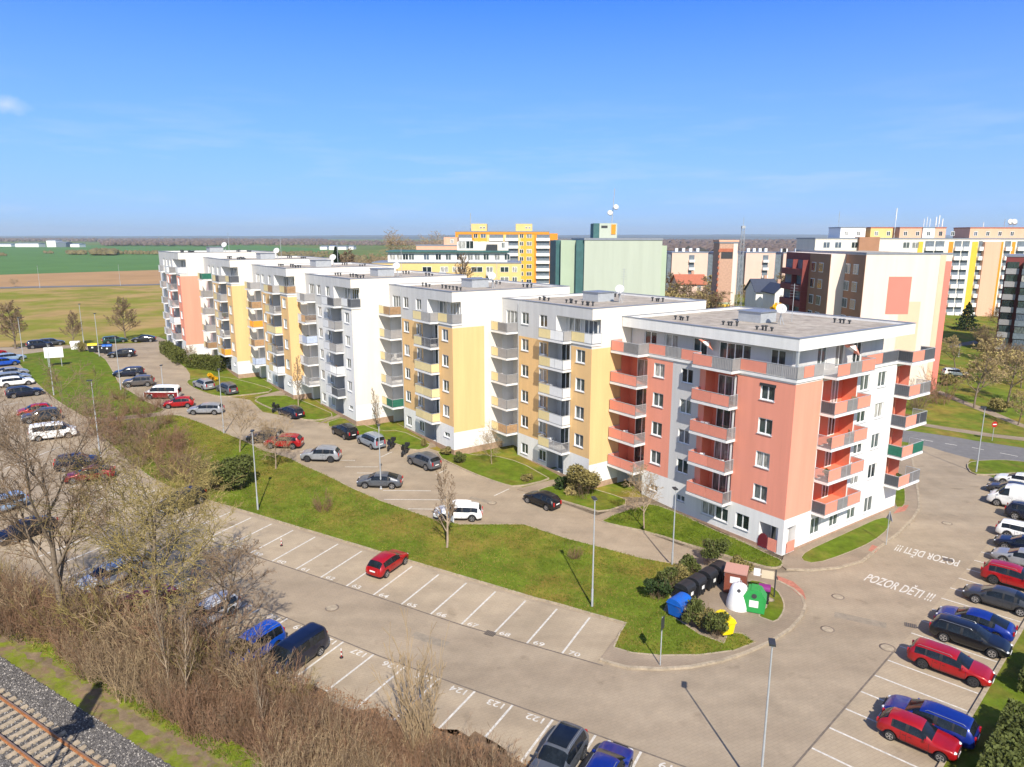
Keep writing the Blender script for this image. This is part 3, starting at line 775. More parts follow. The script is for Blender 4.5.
LB = {1: 'yellow stair of the long white block, next to the coral corner building', 2: 'yellow stair with a green balcony screen, second left of the coral corner building',
      3: 'all white stair of the long block between yellow stairs', 4: 'yellow stair just left of the all white stair of the long block',
      5: 'yellow stair with an orange balcony screen beside the far coral end', 6: 'far coral end stair of the long block beside the meadow'}
for i in range(1, 7):
    sch = {3: ('white', W_, 'ivory'), 6: ('orange', W_, 'orange')}.get(i, ('yellow', Y_, 'yellow'))
    Wd = (uu[i + 1] - uu[i] if i < 6 else 13.5) - .03
    section(uu[i], vvv[i], zz[i], max(Wd, 15.2) if i < 6 else 18.3, 16.4, LB[i], sch[0], sch[1], sch[2], OV[i], (-5.5 + .3 * i, 8.5), i, {1: 9, 2: 4.1, 3: 4, 4: 1.7, 5: 2.2, 6: 2.9}[i])

# ------------------------------------------------------------------ the coral corner building
def corner_building():
    Wd, D = 19.33, 18.1
    t = thing('apartment_block', 'coral and white corner building with a wrap-around roof terrace', 'apartment building', (*W(0, 0), 0), RZ, 'stairs of the long apartment block')
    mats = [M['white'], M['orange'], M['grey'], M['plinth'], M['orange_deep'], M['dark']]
    F1 = FR; F2 = frame(0, 0, 90); mb = MB(); ops = []; wins = []
    fl = [3.0 + 2.85 * k for k in range(4)]
    for f in fl:
        for a, b in ((-3.12, -1.8), (-11.55, -10.2), (-14.88, -13.57)):
            ops.append((a, b, f + 1.06, f + 2.38, .2, None, 0)); wins.append((F1, a, b, f + 1.06, f + 2.38, 2))
        ops.append((-8.75, -5.4, f, f + 2.6, 1.25, 4, 4)); ops.append((-Wd + .02, -15.75, f, f + 2.55, 1.3, 4, 4))
    for a, b, z0, z1, n in ((-4.69, -3.32, .95, 2.28, 2), (-8.4, -6.95, .97, 2.18, 2), (-6.9, -5.5, .97, 2.18, 2), (-11.4, -10.4, 1.3, 1.9, 2), (-14.8, -13.8, 1.3, 1.9, 2)):
        ops.append((a, b, z0, z1, .2, None, 0)); wins.append((F1, a, b, z0, z1, n))
    ops.append((-2.29, -.5, .02, 2.26, 1.5, 2, 0))
    ops.append((-Wd + .02, -15.9, .3, 2.4, 1.3, 2, 2))
    def mif(s, z):
        if z < 3.1: return 0
        if -9.4 > s > -12.55: return 2
        if z > 14.3: return 0
        return 1
    facade(mb, F1, -Wd, 0, -.6, 14.62, ops, mif, cs=(-9.4, -12.55), cz=(3.1, 14.3))
    op2 = []
    for f in fl:
        for a, b in ((9.55, 11.05), (12.45, 13.9)):
            op2.append((a, b, f + 1.02, f + 2.4, .2, None, 0)); wins.append((F2, a, b, f + 1.02, f + 2.4, 2))
        op2.append((3.8, 9.0, f, f + 2.6, 1.25, 4, 4)); op2.append((15.6, 18.095, f, f + 2.6, 1.6, 4, 1))
    for a, b in ((3.85, 5.35), (6.75, 8.2), (9.55, 11.05), (12.4, 13.95)):
        op2.append((a, b, .76, 2.25, .2, None, 0)); wins.append((F2, a, b, .76, 2.25, 2))
    op2.append((.48, 1.7, .02, 2.3, 1.0, 2, 0))
    def mi2(s, z):
        if z < 3.1 or z > 14.3: return 0
        if s < 3.7: return 1
        return 0
    facade(mb, F2, 0, D, -.6, 14.62, op2, mi2, cs=(3.7,), cz=(3.1, 14.3))
    mb.box(-Wd, -2.3, -.03, -.003, -.6, .28, 3); mb.box(.003, .03, 1.72, D, -.6, .28, 3)
    # open far corner of the loggias: coral end wall behind
    mb.quad((-1.6, D, 3), (-Wd, D, 3), (-Wd, D, 14.6), (-1.6, D, 14.6), 0)
    mb.quad((0, D, -.6), (-Wd, D, -.6), (-Wd, D, 3), (0, D, 3), 0)
    for f in fl: mb.box(-1.58, -.02, 15.62, 18.08, f - .24, f - .01, 0)
    # set-back roof storey
    sb = 1.35; to = []
    tw = []
    for a, b, n in ((-17.6, -16.0, 2), (-14.9, -13.3, 2), (-11.5, -9.9, 2), (-8.6, -5.3, 4), (-3.4, -2.0, 2)):
        to.append((a, b, 14.67, 16.6, .2, None, 0)); tw.append((Matrix.Translation((0, sb, 0)), a, b, 14.67, 16.6, n))
    facade(mb, Matrix.Translation((0, sb, 0)), -Wd, -sb, 14.6, 16.95, to, lambda s, z: 2)
    F3 = frame(-sb, 0, 90); t2 = []
    for a, b, n in ((4.9, 6.3, 2), (7.6, 9.0, 2), (10.4, 11.8, 2)):
        t2.append((a, b, 14.67, 16.6, .2, None, 0)); tw.append((F3, a, b, 14.67, 16.6, n))
    facade(mb, F3, sb, 15.4, 14.6, 16.95, t2, lambda s, z: 2)
    mb.quad((-sb, 15.4, 14.6), (-Wd, 15.4, 14.6), (-Wd, 15.4, 16.95), (-sb, 15.4, 16.95), 2)
    mb.quad((-Wd, 0, 14.61), (0, 0, 14.61), (0, D, 14.61), (-Wd, D, 14.61), 2)
    mb.box(-Wd, 0, 0, D, 16.93, 17.3, 0)
    for a, b in (((-Wd, 0), (0, 0)), ((0, 0), (0, D)), ((0, D), (-Wd, D)), ((-Wd, D), (-Wd, 0))): mb.quad((*a, 17.3), (*b, 17.3), (*b, 17.87), (*a, 17.87), 0)
    mb.build('wall', mats, t)
    c = MB()
    for x, y in ((-.15, .15),): c.box(x - .09, x + .09, y - .09, y + .09, 14.65, 16.92)
    c.build('column', [M['metal']], t)
    c = MB(); c.box(-5.75, -5.6, .05, .2, 3, 14.4); c.build('column', [M['white']], t)
    c = MB(); c.box(-.2, -.02, 15.95, 16.15, 3.1, 14.4); c.build('column', [M['orange_deep']], t)
    for a in wins: win(t, *a)
    for a in tw: win(t, *a, 0.0, False, 'terrace_door')
    # shutter box half down over the top corner window
    s_ = MB(); s_.box(-3.2, -1.72, -.05, .1, 13.75, 13.98); s_.build('roller_shutter', [M['dmetal']], t)
    for f in fl:
        win(t, F1, -8.3, -6.0, f + .02, f + 2.2, 3, 1.07, False, 'balcony_door'); win(t, F1, -18.3, -16.4, f + .02, f + 2.2, 2, 1.12, False, 'balcony_door')
        win(t, F2, 4.2, 5.3, f + .02, f + 2.2, 2, 1.07, False, 'balcony_door'); win(t, F2, 7.2, 8.2, f + .02, f + 2.2, 2, 1.07, False, 'balcony_door')
        win(t, F2, 16.0, 17.3, f + .02, f + 2.2, 2, 1.42, False, 'balcony_door')
    rg = random.Random(3)
    for k, f in enumerate(fl):
        balcony(t, F1, -9.35, -5.25, f - .02, 1.15, [(O_, 2, 'solid'), (O_, 1.8, 'solid')], right=((G_, 1, 'bars'),), under=1.2, left=((O_, 1, 'solid'),))
        m = rg.choice([(O_, 'solid'), (G_, 'bars'), (O_, 'solid')])
        balcony(t, F1, -Wd + .03, -15.65, f - .02, 1.5, [(O_, 1.7, 'solid'), (m[0], 1.7, m[1])], left=((O_, 1, 'solid'),), under=1.25)
        pt = [[('pan_d', 1, 'ribs'), (O_, 1.1, 'solid'), (G_, 1, 'ribs'), (O_, 1.2, 'solid')], [(G_, 1, 'bars'), (O_, 1.1, 'solid'), (G_, .9, 'bars'), (O_, 1.2, 'solid')]][k in (1, 2)]
        balcony(t, F2, 3.7, 9.2, f - .02, 1.25, pt[1:], left=(pt[0],), under=1.2, right=((O_, 1, 'solid'),))
        m = ('pan_green', 'solid') if k == 1 else ('pan_d', 'ribs')
        balcony(t, F2, 15.5, 19.5, f - .02, 1.35, [(O_, 1, 'solid'), (m[0] if k in (1, 2) else G_, 1, 'solid' if k == 1 else 'bars')], left=((m[0], 1, m[1]),), under=0.0, right=((G_, 1, 'bars'),))
    # terrace edge with bays
    def bay(F, a, b, p, pans, l, r): return balcony(t, F, a, b, 14.64, p, pans, left=l, right=r, under=.05)
    bay(F1, -Wd + .03, -15.6, 1.5, [(O_, 1, 'solid'), (G_, 1.15, 'ribs')], ((O_, 1, 'solid'),), ((G_, 1, 'ribs'),))
    b1 = bay(F1, -9.4, -5.2, 1.15, [(O_, 1, 'solid'), (G_, 1, 'ribs')], ((O_, 1, 'solid'),), ((G_, 1, 'ribs'),))
    b2 = bay(F2, 3.6, 9.3, 1.25, [(O_, 1, 'solid'), (G_, 1, 'ribs'), (O_, 1.1, 'solid')], ((G_, 1, 'bars'),), ((O_, 1, 'solid'),))
    b3 = bay(F2, 15.4, 19.6, 1.35, [(O_, 1.1, 'solid'), ('pan_d', 1, 'solid')], (('pan_d', 1, 'ribs'),), (('pan_d', 1, 'ribs'),))
    rl = MB()
    e = MB(); e.box(-15.58, -9.42, -.1, -.004, 14.45, 14.66); e.box(-5.18, .1, -.1, -.004, 14.45, 14.66); e.box(.004, .1, -.004, 3.58, 14.45, 14.66); e.box(.004, .1, 9.32, 15.38, 14.45, 14.66)
    te = e.build('terrace_edge', [M['white']], t)
    rail_run(te, rl, FR, (-15.6, -.05), (-9.4, -.05), 14.66, [(O_, 1.6, 'solid'), (G_, 1.5, 'ribs'), (O_, 1.7, 'solid')])
    rail_run(te, rl, FR, (-5.2, -.05), (.05, -.05), 14.66, [(O_, 1, 'solid'), (G_, 1.1, 'ribs')])
    rail_run(te, rl, FR, (.05, -.05), (.05, 3.6), 14.66, [(G_, .8, 'ribs'), (O_, 1.2, 'solid'), (G_, 1.2, 'ribs')])
    rail_run(te, rl, FR, (.05, 9.3), (.05, 15.4), 14.66, [('pan_d', .6, 'ribs'), (O_, 2.2, 'solid'), ('pan_d', 2.2, 'solid')])
    link('railing', rl.mesh('railing', [M['metal']]), te)
    # entrance: coral boards and dark round-topped door panel
    d = MB(); d.box(-1.35, -.55, -.05, -.01, .1, 1.15); d.build('entrance_panel', [M['pan_o']], t)
    d = MB(); d.box(.01, .05, .55, 1.65, .1, 1.05); d.build('entrance_panel', [M['pan_o']], t)
    d = MB()
    pr = [(-2.3 + .0, .12), (-1.4, .12), (-1.4, 1.0), (-1.5, 1.25), (-1.7, 1.35), (-2.0, 1.3), (-2.2, 1.05), (-2.3, .7)]
    d.add([(x, -.06, z) for x, z in pr] + [(x, -.005, z) for x, z in pr], [tuple(range(8))[::-1], tuple(range(8, 16))] + [(i, (i + 1) % 8, 8 + (i + 1) % 8, 8 + i) for i in range(8)])
    d.build('entrance_panel', [mat('maroon_panel', (.16, .02, .03), .5)], t)
    win(t, F1, -2.1, -.7, .05, 2.15, 2, 1.32, False, 'door')
    roof_kit(t, Wd, D, 17.9, dish=(-7.5, 8.5), seed=9)
corner_building()

# ------------------------------------------------------------------ buildings behind
FBC = {}
def small_box(name, par, w, h, d, ms, loc, pane=None):
    k = (name, round(w, 1), round(h, 1), round(d, 1), ms)
    if k not in FBC:
        q = MB(); q.box(0, w, -d, 0, 0, h); FBC[k] = q.mesh(name, [M[ms]])
    return link(name, FBC[k], par, loc)
def far_win(par, x, z, w, h, y=0, rz=0.0, n=2):
    k = ('fw', round(w, 1), round(h, 1), n)
    if k not in FBC:
        q = MB(); q.box(0, w, -.06, 0, 0, h); f = q.mesh('window', [M['frame']])
        q = MB(); b = .1
        for i in range(n): q.box(w * i / n + b * (1 if i == 0 else .6), w * (i + 1) / n - b * (1 if i == n - 1 else .6), -.09, -.063, b, h - b)
        FBC[k] = (f, q.mesh('pane', [M['glass']]))
    f, g = FBC[k]; o = link('window', f, par, (x, y, z), rz); link('pane', g, o); return o
M['peach'] = mat('peach_render', (.72, .42, .29), .9, .07, .5, streak=True)
M['amber'] = mat('amber_render', (.74, .40, .06), .9, .05, .4)
M['amber_d'] = mat('deep_amber_render', (.70, .27, .03), .9, .05, .4)
M['sun'] = mat('bright_yellow_render', (.72, .48, .06), .9, .04, .4)
M['pale_y'] = mat('pale_yellow_render', (.74, .52, .22), .9, .05, .4)
M['mint'] = mat('pale_mint_render', (.44, .48, .395), .9, .06, .5, streak=True)
M['mint2'] = mat('mint_render', (.40, .48, .35), .9, .05, .4)
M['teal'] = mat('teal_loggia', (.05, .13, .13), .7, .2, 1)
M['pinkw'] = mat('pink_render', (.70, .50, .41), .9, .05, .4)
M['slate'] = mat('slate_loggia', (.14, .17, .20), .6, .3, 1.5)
M['brick'] = mat('brick_red', (.50, .31, .22), .9, .22, 3, .3, 30)
M['brownw'] = mat('brown_render', (.38, .20, .12), .9, .08, .6)
M['cream'] = mat('cream_render', (.76, .64, .545), .9, .06, .5, streak=True)
M['salmon'] = mat('salmon_render', (.74, .22, .17), .9, .04, .4)
M['apricot'] = mat('apricot_render', (.78, .52, .36), .9, .04, .4)
M['wine'] = mat('wine_frame', (.22, .05, .045), .7, .1, 1)
M['tile_r'] = mat('red_roof_tiles', (.42, .14, .08), .9, .2, 3, .3, 12)
M['tile_b'] = mat('dark_blue_roof', (.05, .06, .09), .7, .2, 3, .3, 12)
def xw(px, y, z): return A(px, 383.5, y).x * 0 + (px - 512) / FPX * (y * math.cos(PITCH) - (z - CAMH) * math.sin(PITCH))
def zw(py, y): return A(512, py, y).z
def fblock(label, p0, p1, y, top, depth, wall, base=None, name='apartment_block', cat='apartment building', roof='cap', pref=None):
    zt = zw(top, y); zr = zt if pref is None else pref
    x0, x1 = xw(p0, y, zr), xw(p1, y, zr)
    zb = min(T(x0, y), T(x1, y), T(x0, y + depth)) - .5 if base is None else base
    t = thing(name, label, cat, (x0, y, zb), 0)
    h = zt - zb; w = x1 - x0
    m = MB(); m.box(0, w, 0, depth, 0, h); m.build('wall', [M[wall]], t)
    m = MB(); m.box(-.1, w + .1, -.1, depth + .1, h + .003, h + .35); m.build('roof', [M[roof]], t)
    return t, w, h, (lambda px: xw(px, y, zr) - x0), (lambda py: zw(py, y) - zb)
def slab(par, name, m, x0, x1, z0, z1, d, y=0):
    q = MB(); q.box(x0, x1, y - d, y - .01, z0, z1); return q.build(name, [M[m]], par)

# orange tower block
t, w, h, X, Z = fblock('tall orange block with white balcony parapets and two roof boxes', 455, 549, 270, 232, 14, 'amber')
st = 2.8
for k in range(7):
    z = h - 2.5 - st * k
    for a, b in ((458, 471.5), (489, 503), (504.5, 518), (536, 549.5)):
        x0, x1 = X(a), X(b)
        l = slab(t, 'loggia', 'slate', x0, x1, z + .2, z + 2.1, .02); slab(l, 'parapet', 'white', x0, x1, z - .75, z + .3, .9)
    for a in (475.5, 482.5, 521.5, 528.5): far_win(t, X(a) - .8, z + .3, 2.0 if a in (482.5, 528.5) else 1.5, 1.5)
for a, b in ((471, 486.5), (515.5, 532)):
    q = MB(); q.box(X(a), X(b), .5, 9, h + .36, h + 3.0); pz = q.build('roof_box', [M['pale_y']], t); far_win(pz, X(b) - 2.6, h + 1.2, .8, .8, .5); far_win(pz, X(b) - 1.4, h + 1.2, .8, .8, .5)
slab(t, 'wall_stripe', 'amber_d', 0, w, h - .9, h, .06)
for a in (455, 471.5, 486.6, 503.3, 518.3, 534): slab(t, 'wall_stripe', 'amber_d' if a in (455, 471.5, 534) else 'pale_y', X(a), X(a) + .9, 0, h - .95, .055)
q = MB(); q.bar((X(470), 3, h), (X(470), 3, h + 7), .12, 5); q.build('aerial', [M['metal']], t)
q = MB(); q.box(w + .01, w + 3.2, .5, 13, 0, h - .5); q.build('side_wall', [M['amber_d']], t)

# low yellow block with a set-back white storey
t, w, h, X, Z = fblock('low yellow block with a white set-back storey under a dark roof', 372, 521, 200, 263.5, 14, 'pale_y')
q = MB(); q.box(X(387), X(507), 1.2, 13, h + .36, h + 3.0); us_ = q.build('set_back_storey', [M['white']], t)
q = MB(); q.box(X(386), X(509), .3, 13.5, h + 3.01, h + 3.5); q.build('flat_roof', [M['teal']], t)
for a in (389, 396, 402, 408, 423, 435, 445, 456, 467, 474, 483, 494, 504): far_win(us_, X(a), h + .9, 1.6, 1.7, 1.2)
for k in range(3):
    z = h - 2.4 - 2.8 * k
    for a, wd in ((422, 2.6), (440, 2.2), (452, 1.2), (457, 2.4), (471, 3.2), (486, 1.9), (500, 2.4), (512, 1.4)): far_win(t, X(a), z, wd, 1.5)
    slab(t, 'balcony', 'sill', X(486), X(493), z - .9, z + .1, 1.1)
    slab(t, 'balcony', 'sill', X(439), X(446), z - .9, z + .1, 1.1)
q = MB(); q.box(X(456), X(508), 4, 12, h + 3.51, h + 5.9); ph = q.build('roof_box', [M['ivory']], t); far_win(ph, X(457), h + 4.0, 2.2, 2.0, 4); far_win(ph, X(465), h + 4.0, 2.2, 2.2, 4); far_win(ph, X(501), h + 4.2, 1.0, 1.6, 4)
q = MB(); q.box(X(486), X(497), 2.5, 3.9, h + 3.51, h + 5.2); q.build('roof_plant', [M['dmetal']], t)
t, w, h, X, Z = fblock('peach building with one small dark window behind the low yellow block', 416, 457, 246, 246, 12, 'peach', name='house', cat='building')
q = MB(); q.box(X(443.5), w, .5, 9, h + .36, h + 2.9); pz = q.build('roof_box', [M['peach']], t); far_win(pz, X(450), h + .9, 1.2, 1.3, .5)
# mint end-wall block
t, w, h, X, Z = fblock('pale mint block seen from its blank end wall', 584, 661.5, 122, 240, 26, 'mint', pref=22)
pass
q = MB(); q.box(w + .01, w + .9, .4, 24, 0, h - .9); q.build('side_wall', [M['mint2']], t)
q = MB(); q.box(-1.35, -.02, .5, 24, 0, h - .02); q.build('side_wall', [M['teal']], t)
q = MB(); q.box(-3.9, -1.37, 1.5, 24, 0, h - .05); q.build('side_wall', [M['mint2']], t)
q = MB(); q.box(-4.7, -3.92, 2.5, 22, 0, h - .1); q.build('side_wall', [M['teal']], t)
q = MB(); q.box(X(596.5), X(602.5), 6, 11, h + .36, h + 2.9); b_ = q.build('roof_box', [M['teal']], t)
q = MB(); q.box(X(602.6), X(621), 5.9, 11, h + .36, h + 2.9); b_ = q.build('roof_box', [M['mint']], t); slab(b_, 'hatch', 'amber_d', X(615), X(619.5), h + 1.0, h + 2.7, .1, 5.9); slab(b_, 'vent_slot', 'dark', X(604.5), X(611), h + 2.1, h + 2.5, .06, 5.9)
d = MB(); d.bar((X(617), 8, h + 2.9), (X(619), 8, h + 9), .07, 5)
for px, zz_ in ((614.5, 4.7), (620.5, 5.7)):
    q = MB(); q.lathe([(.0001, 0), (.3, .05), (.5, .18), (.0001, .06)], 14); Mx = Matrix.Translation((X(px), 7.7, h + zz_)) @ Matrix.Rotation(R(75), 4, 'X'); d.add([Mx @ Vector(p) * 1 for p in q.v], q.f, 1, True)
d.build('dish_mast', [M['metal'], M['frame']], t)
# row of pink flats far behind
for i, (a, b, ds) in enumerate([(672, 708, 689), (714, 738, None), (746, 775.5, 763), (783.5, 790.5, None), (797, 812, None)]):
    t, w, h, X, Z = fblock(['pink flats with a balcony stack left of the brick tower', 'pink flats half hidden behind the brick tower', 'pink flats with balconies above the dark-roofed white house', 'narrow pink wall between dark loggias behind the gabled house', 'white flats just left of the white roof storey'][i], a, b, 262, 252.5 + .3 * (i % 2), 12, 'pinkw' if i < 4 else 'white')
    for k in range(6):
        z = h - 2.6 - 2.8 * k
        if ds:
            l = slab(t, 'balcony', 'slate', X(ds), X(ds + 5.5), z + .1, z + 1.8, .03); slab(l, 'parapet', 'frame', X(ds), X(ds + 5.5), z - .8, z + .1, 1.0)
    q = MB(); q.box(w + .01, w + 2.4, .8, 11, 0, h - .6); q.build('loggia', [M['slate']], t)
    if i == 0: q = MB(); q.box(-1.5, -.01, .8, 11, 0, h - .6); q.build('loggia', [M['slate']], t)
    for k in range(4): q = MB(); q.box(w * (.15 + .2 * k), w * (.15 + .2 * k) + 1, 4, 5, h + .36, h + 1.6); q.build('chimney', [M['white']], t)
# brick tower with its ladder, and the lattice mast
t, w, h, X, Z = fblock('slim brick tower with a painted band at its foot', 717, 735, 172, 243, 5, 'brick', name='tower', cat='tower', pref=14)
slab(t, 'wall_stripe', 'cream', w - 1.0, w, .1, h - .05, .05); slab(t, 'lintel', 'tile_r', .1, w - 1.05, h - 2.0, h - 1.2, .1); slab(t, 'niche', 'dark', .5, w - 1.1, h - 3.6, h - 2.1, .05)
slab(t, 'painted_band', 'mint2', .05, w - 1.05, Z(304), Z(302), .06); slab(t, 'painted_band', 'sun', .05, w - 1.05, Z(309), Z(304), .06)
for k in range(14): slab(t, 'rung', 'tile_r', -.25, .15, 1.5 + k * 1.35, 2.1 + k * 1.35, .25)
q = MB(); q.box(-.2, w + .2, -.2, 5.2, h + .36, h + .8); q.build('roof_cap', [M['peach']], t)
def lattice(label, px, y, py_top, wd):
    zt = zw(py_top, y); x = xw(px, y, 15); zb = T(x, y); hh = zt - zb
    t = thing('lattice_mast', label, 'mast', (x, y, zb)); m = MB(); n = 14
    for k in range(4):
        sx, sy = [(-1, -1), (1, -1), (1, 1), (-1, 1)][k]; m.bar((sx * wd, sy * wd, 0), (sx * wd * .4, sy * wd * .4, hh), .05, 4)
    for i in range(n):
        a, b = i / n, (i + 1) / n
        for k in range(4):
            c0 = [(-1, -1), (1, -1), (1, 1), (-1, 1)][k]; c1 = [(-1, -1), (1, -1), (1, 1), (-1, 1)][(k + 1) % 4]
            fa, fb = wd * (1 - .6 * a), wd * (1 - .6 * b)
            m.bar((c0[0] * fa, c0[1] * fa, a * hh), (c1[0] * fb, c1[1] * fb, b * hh), .03, 3, caps=False)
    m.build('lattice', [M['metal']], t); q = MB(); q.bar((0, 0, hh), (0, 0, hh + 2.5), .05, 4); q.box(-.4, .4, -.4, .4, hh, hh + .6); q.build('antenna', [M['metal']], t)
lattice('tall grey lattice mast standing beside the slim brick tower', 739.5, 172, 228, .75)
# houses
def house(label, p0, p1, y, ridge, eave, wall, roof, gable=False, d=9):
    zr, ze = zw(ridge, y), zw(eave, y); x0, x1 = xw(p0, y, ze), xw(p1, y, ze); zb = T((x0 + x1) / 2, y) - .3
    t = thing('house', label, 'house', (x0, y, zb)); w = x1 - x0; h = ze - zb; r = zr - zb
    m = MB(); m.box(0, w, 0, d, 0, h)
    if gable: m.add([(0, 0, h), (w, 0, h), (w / 2, 0, r), (0, d, h), (w, d, h), (w / 2, d, r)], [(0, 1, 2), (5, 4, 3)])
    else: m.add([(0, 0, h), (0, d, h), (0, d / 2, r), (w, 0, h), (w, d, h), (w, d / 2, r)], [(0, 1, 2), (5, 4, 3)])
    m.build('wall', [M[wall]], t); m = MB(); o = .5; k = .25
    if gable:
        s = (r - h) / (w / 2)
        for sx in (0, 1):
            e = [(-o, h - o * s), (w / 2, r)] if not sx else [(w + o, h - o * s), (w / 2, r)]
            vs = [(x, yy, z + dz) for dz in (.02, k) for x, z in e for yy in (-o, d + o)]
            m.add(vs, [(0, 1, 3, 2), (4, 6, 7, 5), (0, 2, 6, 4), (1, 5, 7, 3), (0, 4, 5, 1), (2, 3, 7, 6)])
    else:
        s = (r - h) / (d / 2)
        for sx in (0, 1):
            e = [(-o, h - o * s), (d / 2, r)] if not sx else [(d + o, h - o * s), (d / 2, r)]
            vs = [(xx, yy, z + dz) for dz in (.02, k) for yy, z in e for xx in (-o, w + o)]
            m.add(vs, [(0, 1, 3, 2), (4, 6, 7, 5), (0, 2, 6, 4), (1, 5, 7, 3), (0, 4, 5, 1), (2, 3, 7, 6)])
    ro = m.build('roof', [M[roof]], t)
    q = MB(); q.box(w * .6, w * .6 + .8, d * .55, d * .55 + .7, h, r + 1.2); q.build('chimney', [M['brick']], ro)
    n = max(1, int(w / 3.2))
    for i in range(n):
        for zz_ in (h - 2.0, h - 4.8):
            if zz_ > .3: far_win(t, w * (i + .5) / n - .6, zz_, 1.2, 1.4)
    return t
house('tall white house under a dark blue roof behind the coral building', 756, 778, 200, 280, 291, 'white', 'tile_b')
house('small white gabled house beside the wine red balconies', 775, 789.5, 186, 284.5, 292, 'white', 'tile_b', True)
house('low house with an orange red tiled roof left of the brick tower', 678, 706, 214, 275.5, 283.5, 'pinkw', 'tile_r')
# cream block with the red square
zt = 23.0
t = thing('apartment_block', 'cream block with a salmon square on its tall end wall', 'apartment building', (55.3, 112, .4)); h = zt - .4
m = MB(); m.box(0, 13.4, 0, 28, 0, h); m.box(-2.5, -.01, 6.7, 26, 0, h - .1)
m.build('wall', [M['cream']], t)
q = MB(); q.box(.2, 13.2, .2, 27.8, h + .003, h + .12, 0); q.box(-.06, 13.46, -.06, .2, h + .003, h + .3, 1); q.box(-.06, .19, .203, 28, h + .003, h + .3, 1); q.build('roof', [M['gravel'], M['cap']], t)
X = lambda px, py: A(px, py, 112).x - 55.3; Z = lambda py: zw(py, 112) - .4
slab(t, 'painted_square', 'salmon', X(889, 277), X(912, 277), Z(313.5), Z(276), .03)
slab(t, 'painted_square', 'apricot', X(900, 300), X(921, 300), Z(355), Z(301), .02)
slab(t, 'wall_stripe', 'salmon', 12.5, 13.42, 0, h - 1.0, .04); slab(t, 'wall_stripe', 'apricot', 11.6, 12.47, 0, h - .02, .035)
def sideface(x, y0, y1, m, name):
    q = MB(); q.box(x - .05, x - .005, y0, y1, 0, h - .12); return q.build(name, [M[m]], t)
sideface(0, .02, 6.6, 'brownw', 'brown_face'); sideface(-2.5, 6.75, 15, 'brownw', 'brown_face')
for k in range(7):
    z = h - 3.2 - 2.8 * k
    for x, y in ((-.06, 2.0), (-.06, 4.8), (-2.56, 9.2), (-2.56, 12.2), ): far_win(t, x, z, 1.7, 1.6, y + 1.7, -math.pi / 2)
    q = MB(); q.box(-3.7, -2.51, 15.1, 25, z - .9, z + .2); l = q.build('balcony', [M['wine']], t)
    q = MB(); q.box(-2.8, -2.515, 15.2, 25, z + .25, z + 1.8); q.build('loggia', [M['slate']], l)
    q = MB(); q.box(-3.7, -2.51, 15.1, 15.3, z + .205, z + 1.88); q.box(-3.7, -2.51, 19.6, 19.8, z + .205, z + 1.88); q.build('balcony_divider', [M['wine']], l)
sideface(-2.5, 15.05, 26, 'wine', 'loggia_wall')
# long yellow and orange block
t, w, h, X, Z = fblock('long white, yellow and orange block with roof boxes and antennas', 812, 1062, 212, 238.5, 14, 'ivory', pref=14)
zs = [h - 2.4 - 2.75 * k for k in range(8)]
for a, b, m in ((914, 919, 'sun'), (944.5, 949, 'amber_d'), (967.5, 973.5, 'sun'), (978, 994, 'peach'), (994, 998.5, 'amber_d'), (1007, 1010.5, 'amber_d'), (1036, 1042, 'sun')):
    slab(t, 'wall_stripe', m, X(a), X(b), 0, h - .7, .06 if m != 'peach' else 1.1)
for z in zs:
    for a, b in ((921, 930), (931, 940), (950, 957), (958, 965), (974, 977.8), (1000, 1006), (1012, 1020), (1021, 1029), (1044, 1056)):
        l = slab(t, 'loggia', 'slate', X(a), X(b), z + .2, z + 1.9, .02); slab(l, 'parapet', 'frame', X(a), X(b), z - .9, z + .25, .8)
for a in (820, 831.5, 848, 899, 908): far_win(t, X(a), zs[0] - .2, 2.0, 1.8)
for a, b, m in ((839, 864, 'frame'), (869, 891, 'pale_y'), (898, 920, 'peach'), (921, 933, 'frame'), (933, 944, 'peach'), (968, 1030, 'peach')):
    q = MB(); q.box(X(a), X(b), 2, 10, h + .36, h + 3.2); b_ = q.build('roof_box', [M[m]], t)
    q = MB(); q.box(X(a) - .1, X(b) + .1, 1.9, 10.1, h + 3.21, h + 3.5); q.build('roof_cap', [M['cap'] if m == 'frame' else M['tile_r']], b_)
    for i in range(max(2, int((X(b) - X(a)) / 4))): far_win(b_, X(a) + 1.2 + i * 3.6, h + 1.0, 1.1, 1.3, 2)
q = MB(); q.box(X(854), X(874), -1, 8, h - 3.5, h + .6); q.build('roof_box', [M['brownw']], t)
for px, hh, r in ((839.5, 8, .07), (896.5, 9, .16), (925, 6, .1), (928, 6.5, .1), (931, 6, .1), (937, 6.5, .18), (940, 7, .18), (943.5, 6, .18), (985, 5, .1), (1006, 6, .08)):
    q = MB(); q.bar((X(px), 4, h + .3), (X(px), 4, h + hh * .62), r * .5, 5); q.bar((X(px), 4, h + hh * .62), (X(px), 4, h + hh), r, 5); q.build('antenna', [M['frame'] if r > .09 else M['metal']], t)
for px in (1010, 1014):
    q = MB(); q.lathe([(.0001, 0), (.5, .08), (.9, .3), (.0001, .1)], 14); Mx = Matrix.Translation((X(px), 3.5, h + 5)) @ Matrix.Rotation(R(75), 4, 'X'); d = MB(); d.add([Mx @ Vector(p) for p in q.v], q.f, 0, True); d.bar((X(px), 3.7, h + .3), (X(px), 3.7, h + 5), .06, 4); d.build('satellite_dish', [M['frame']], t)
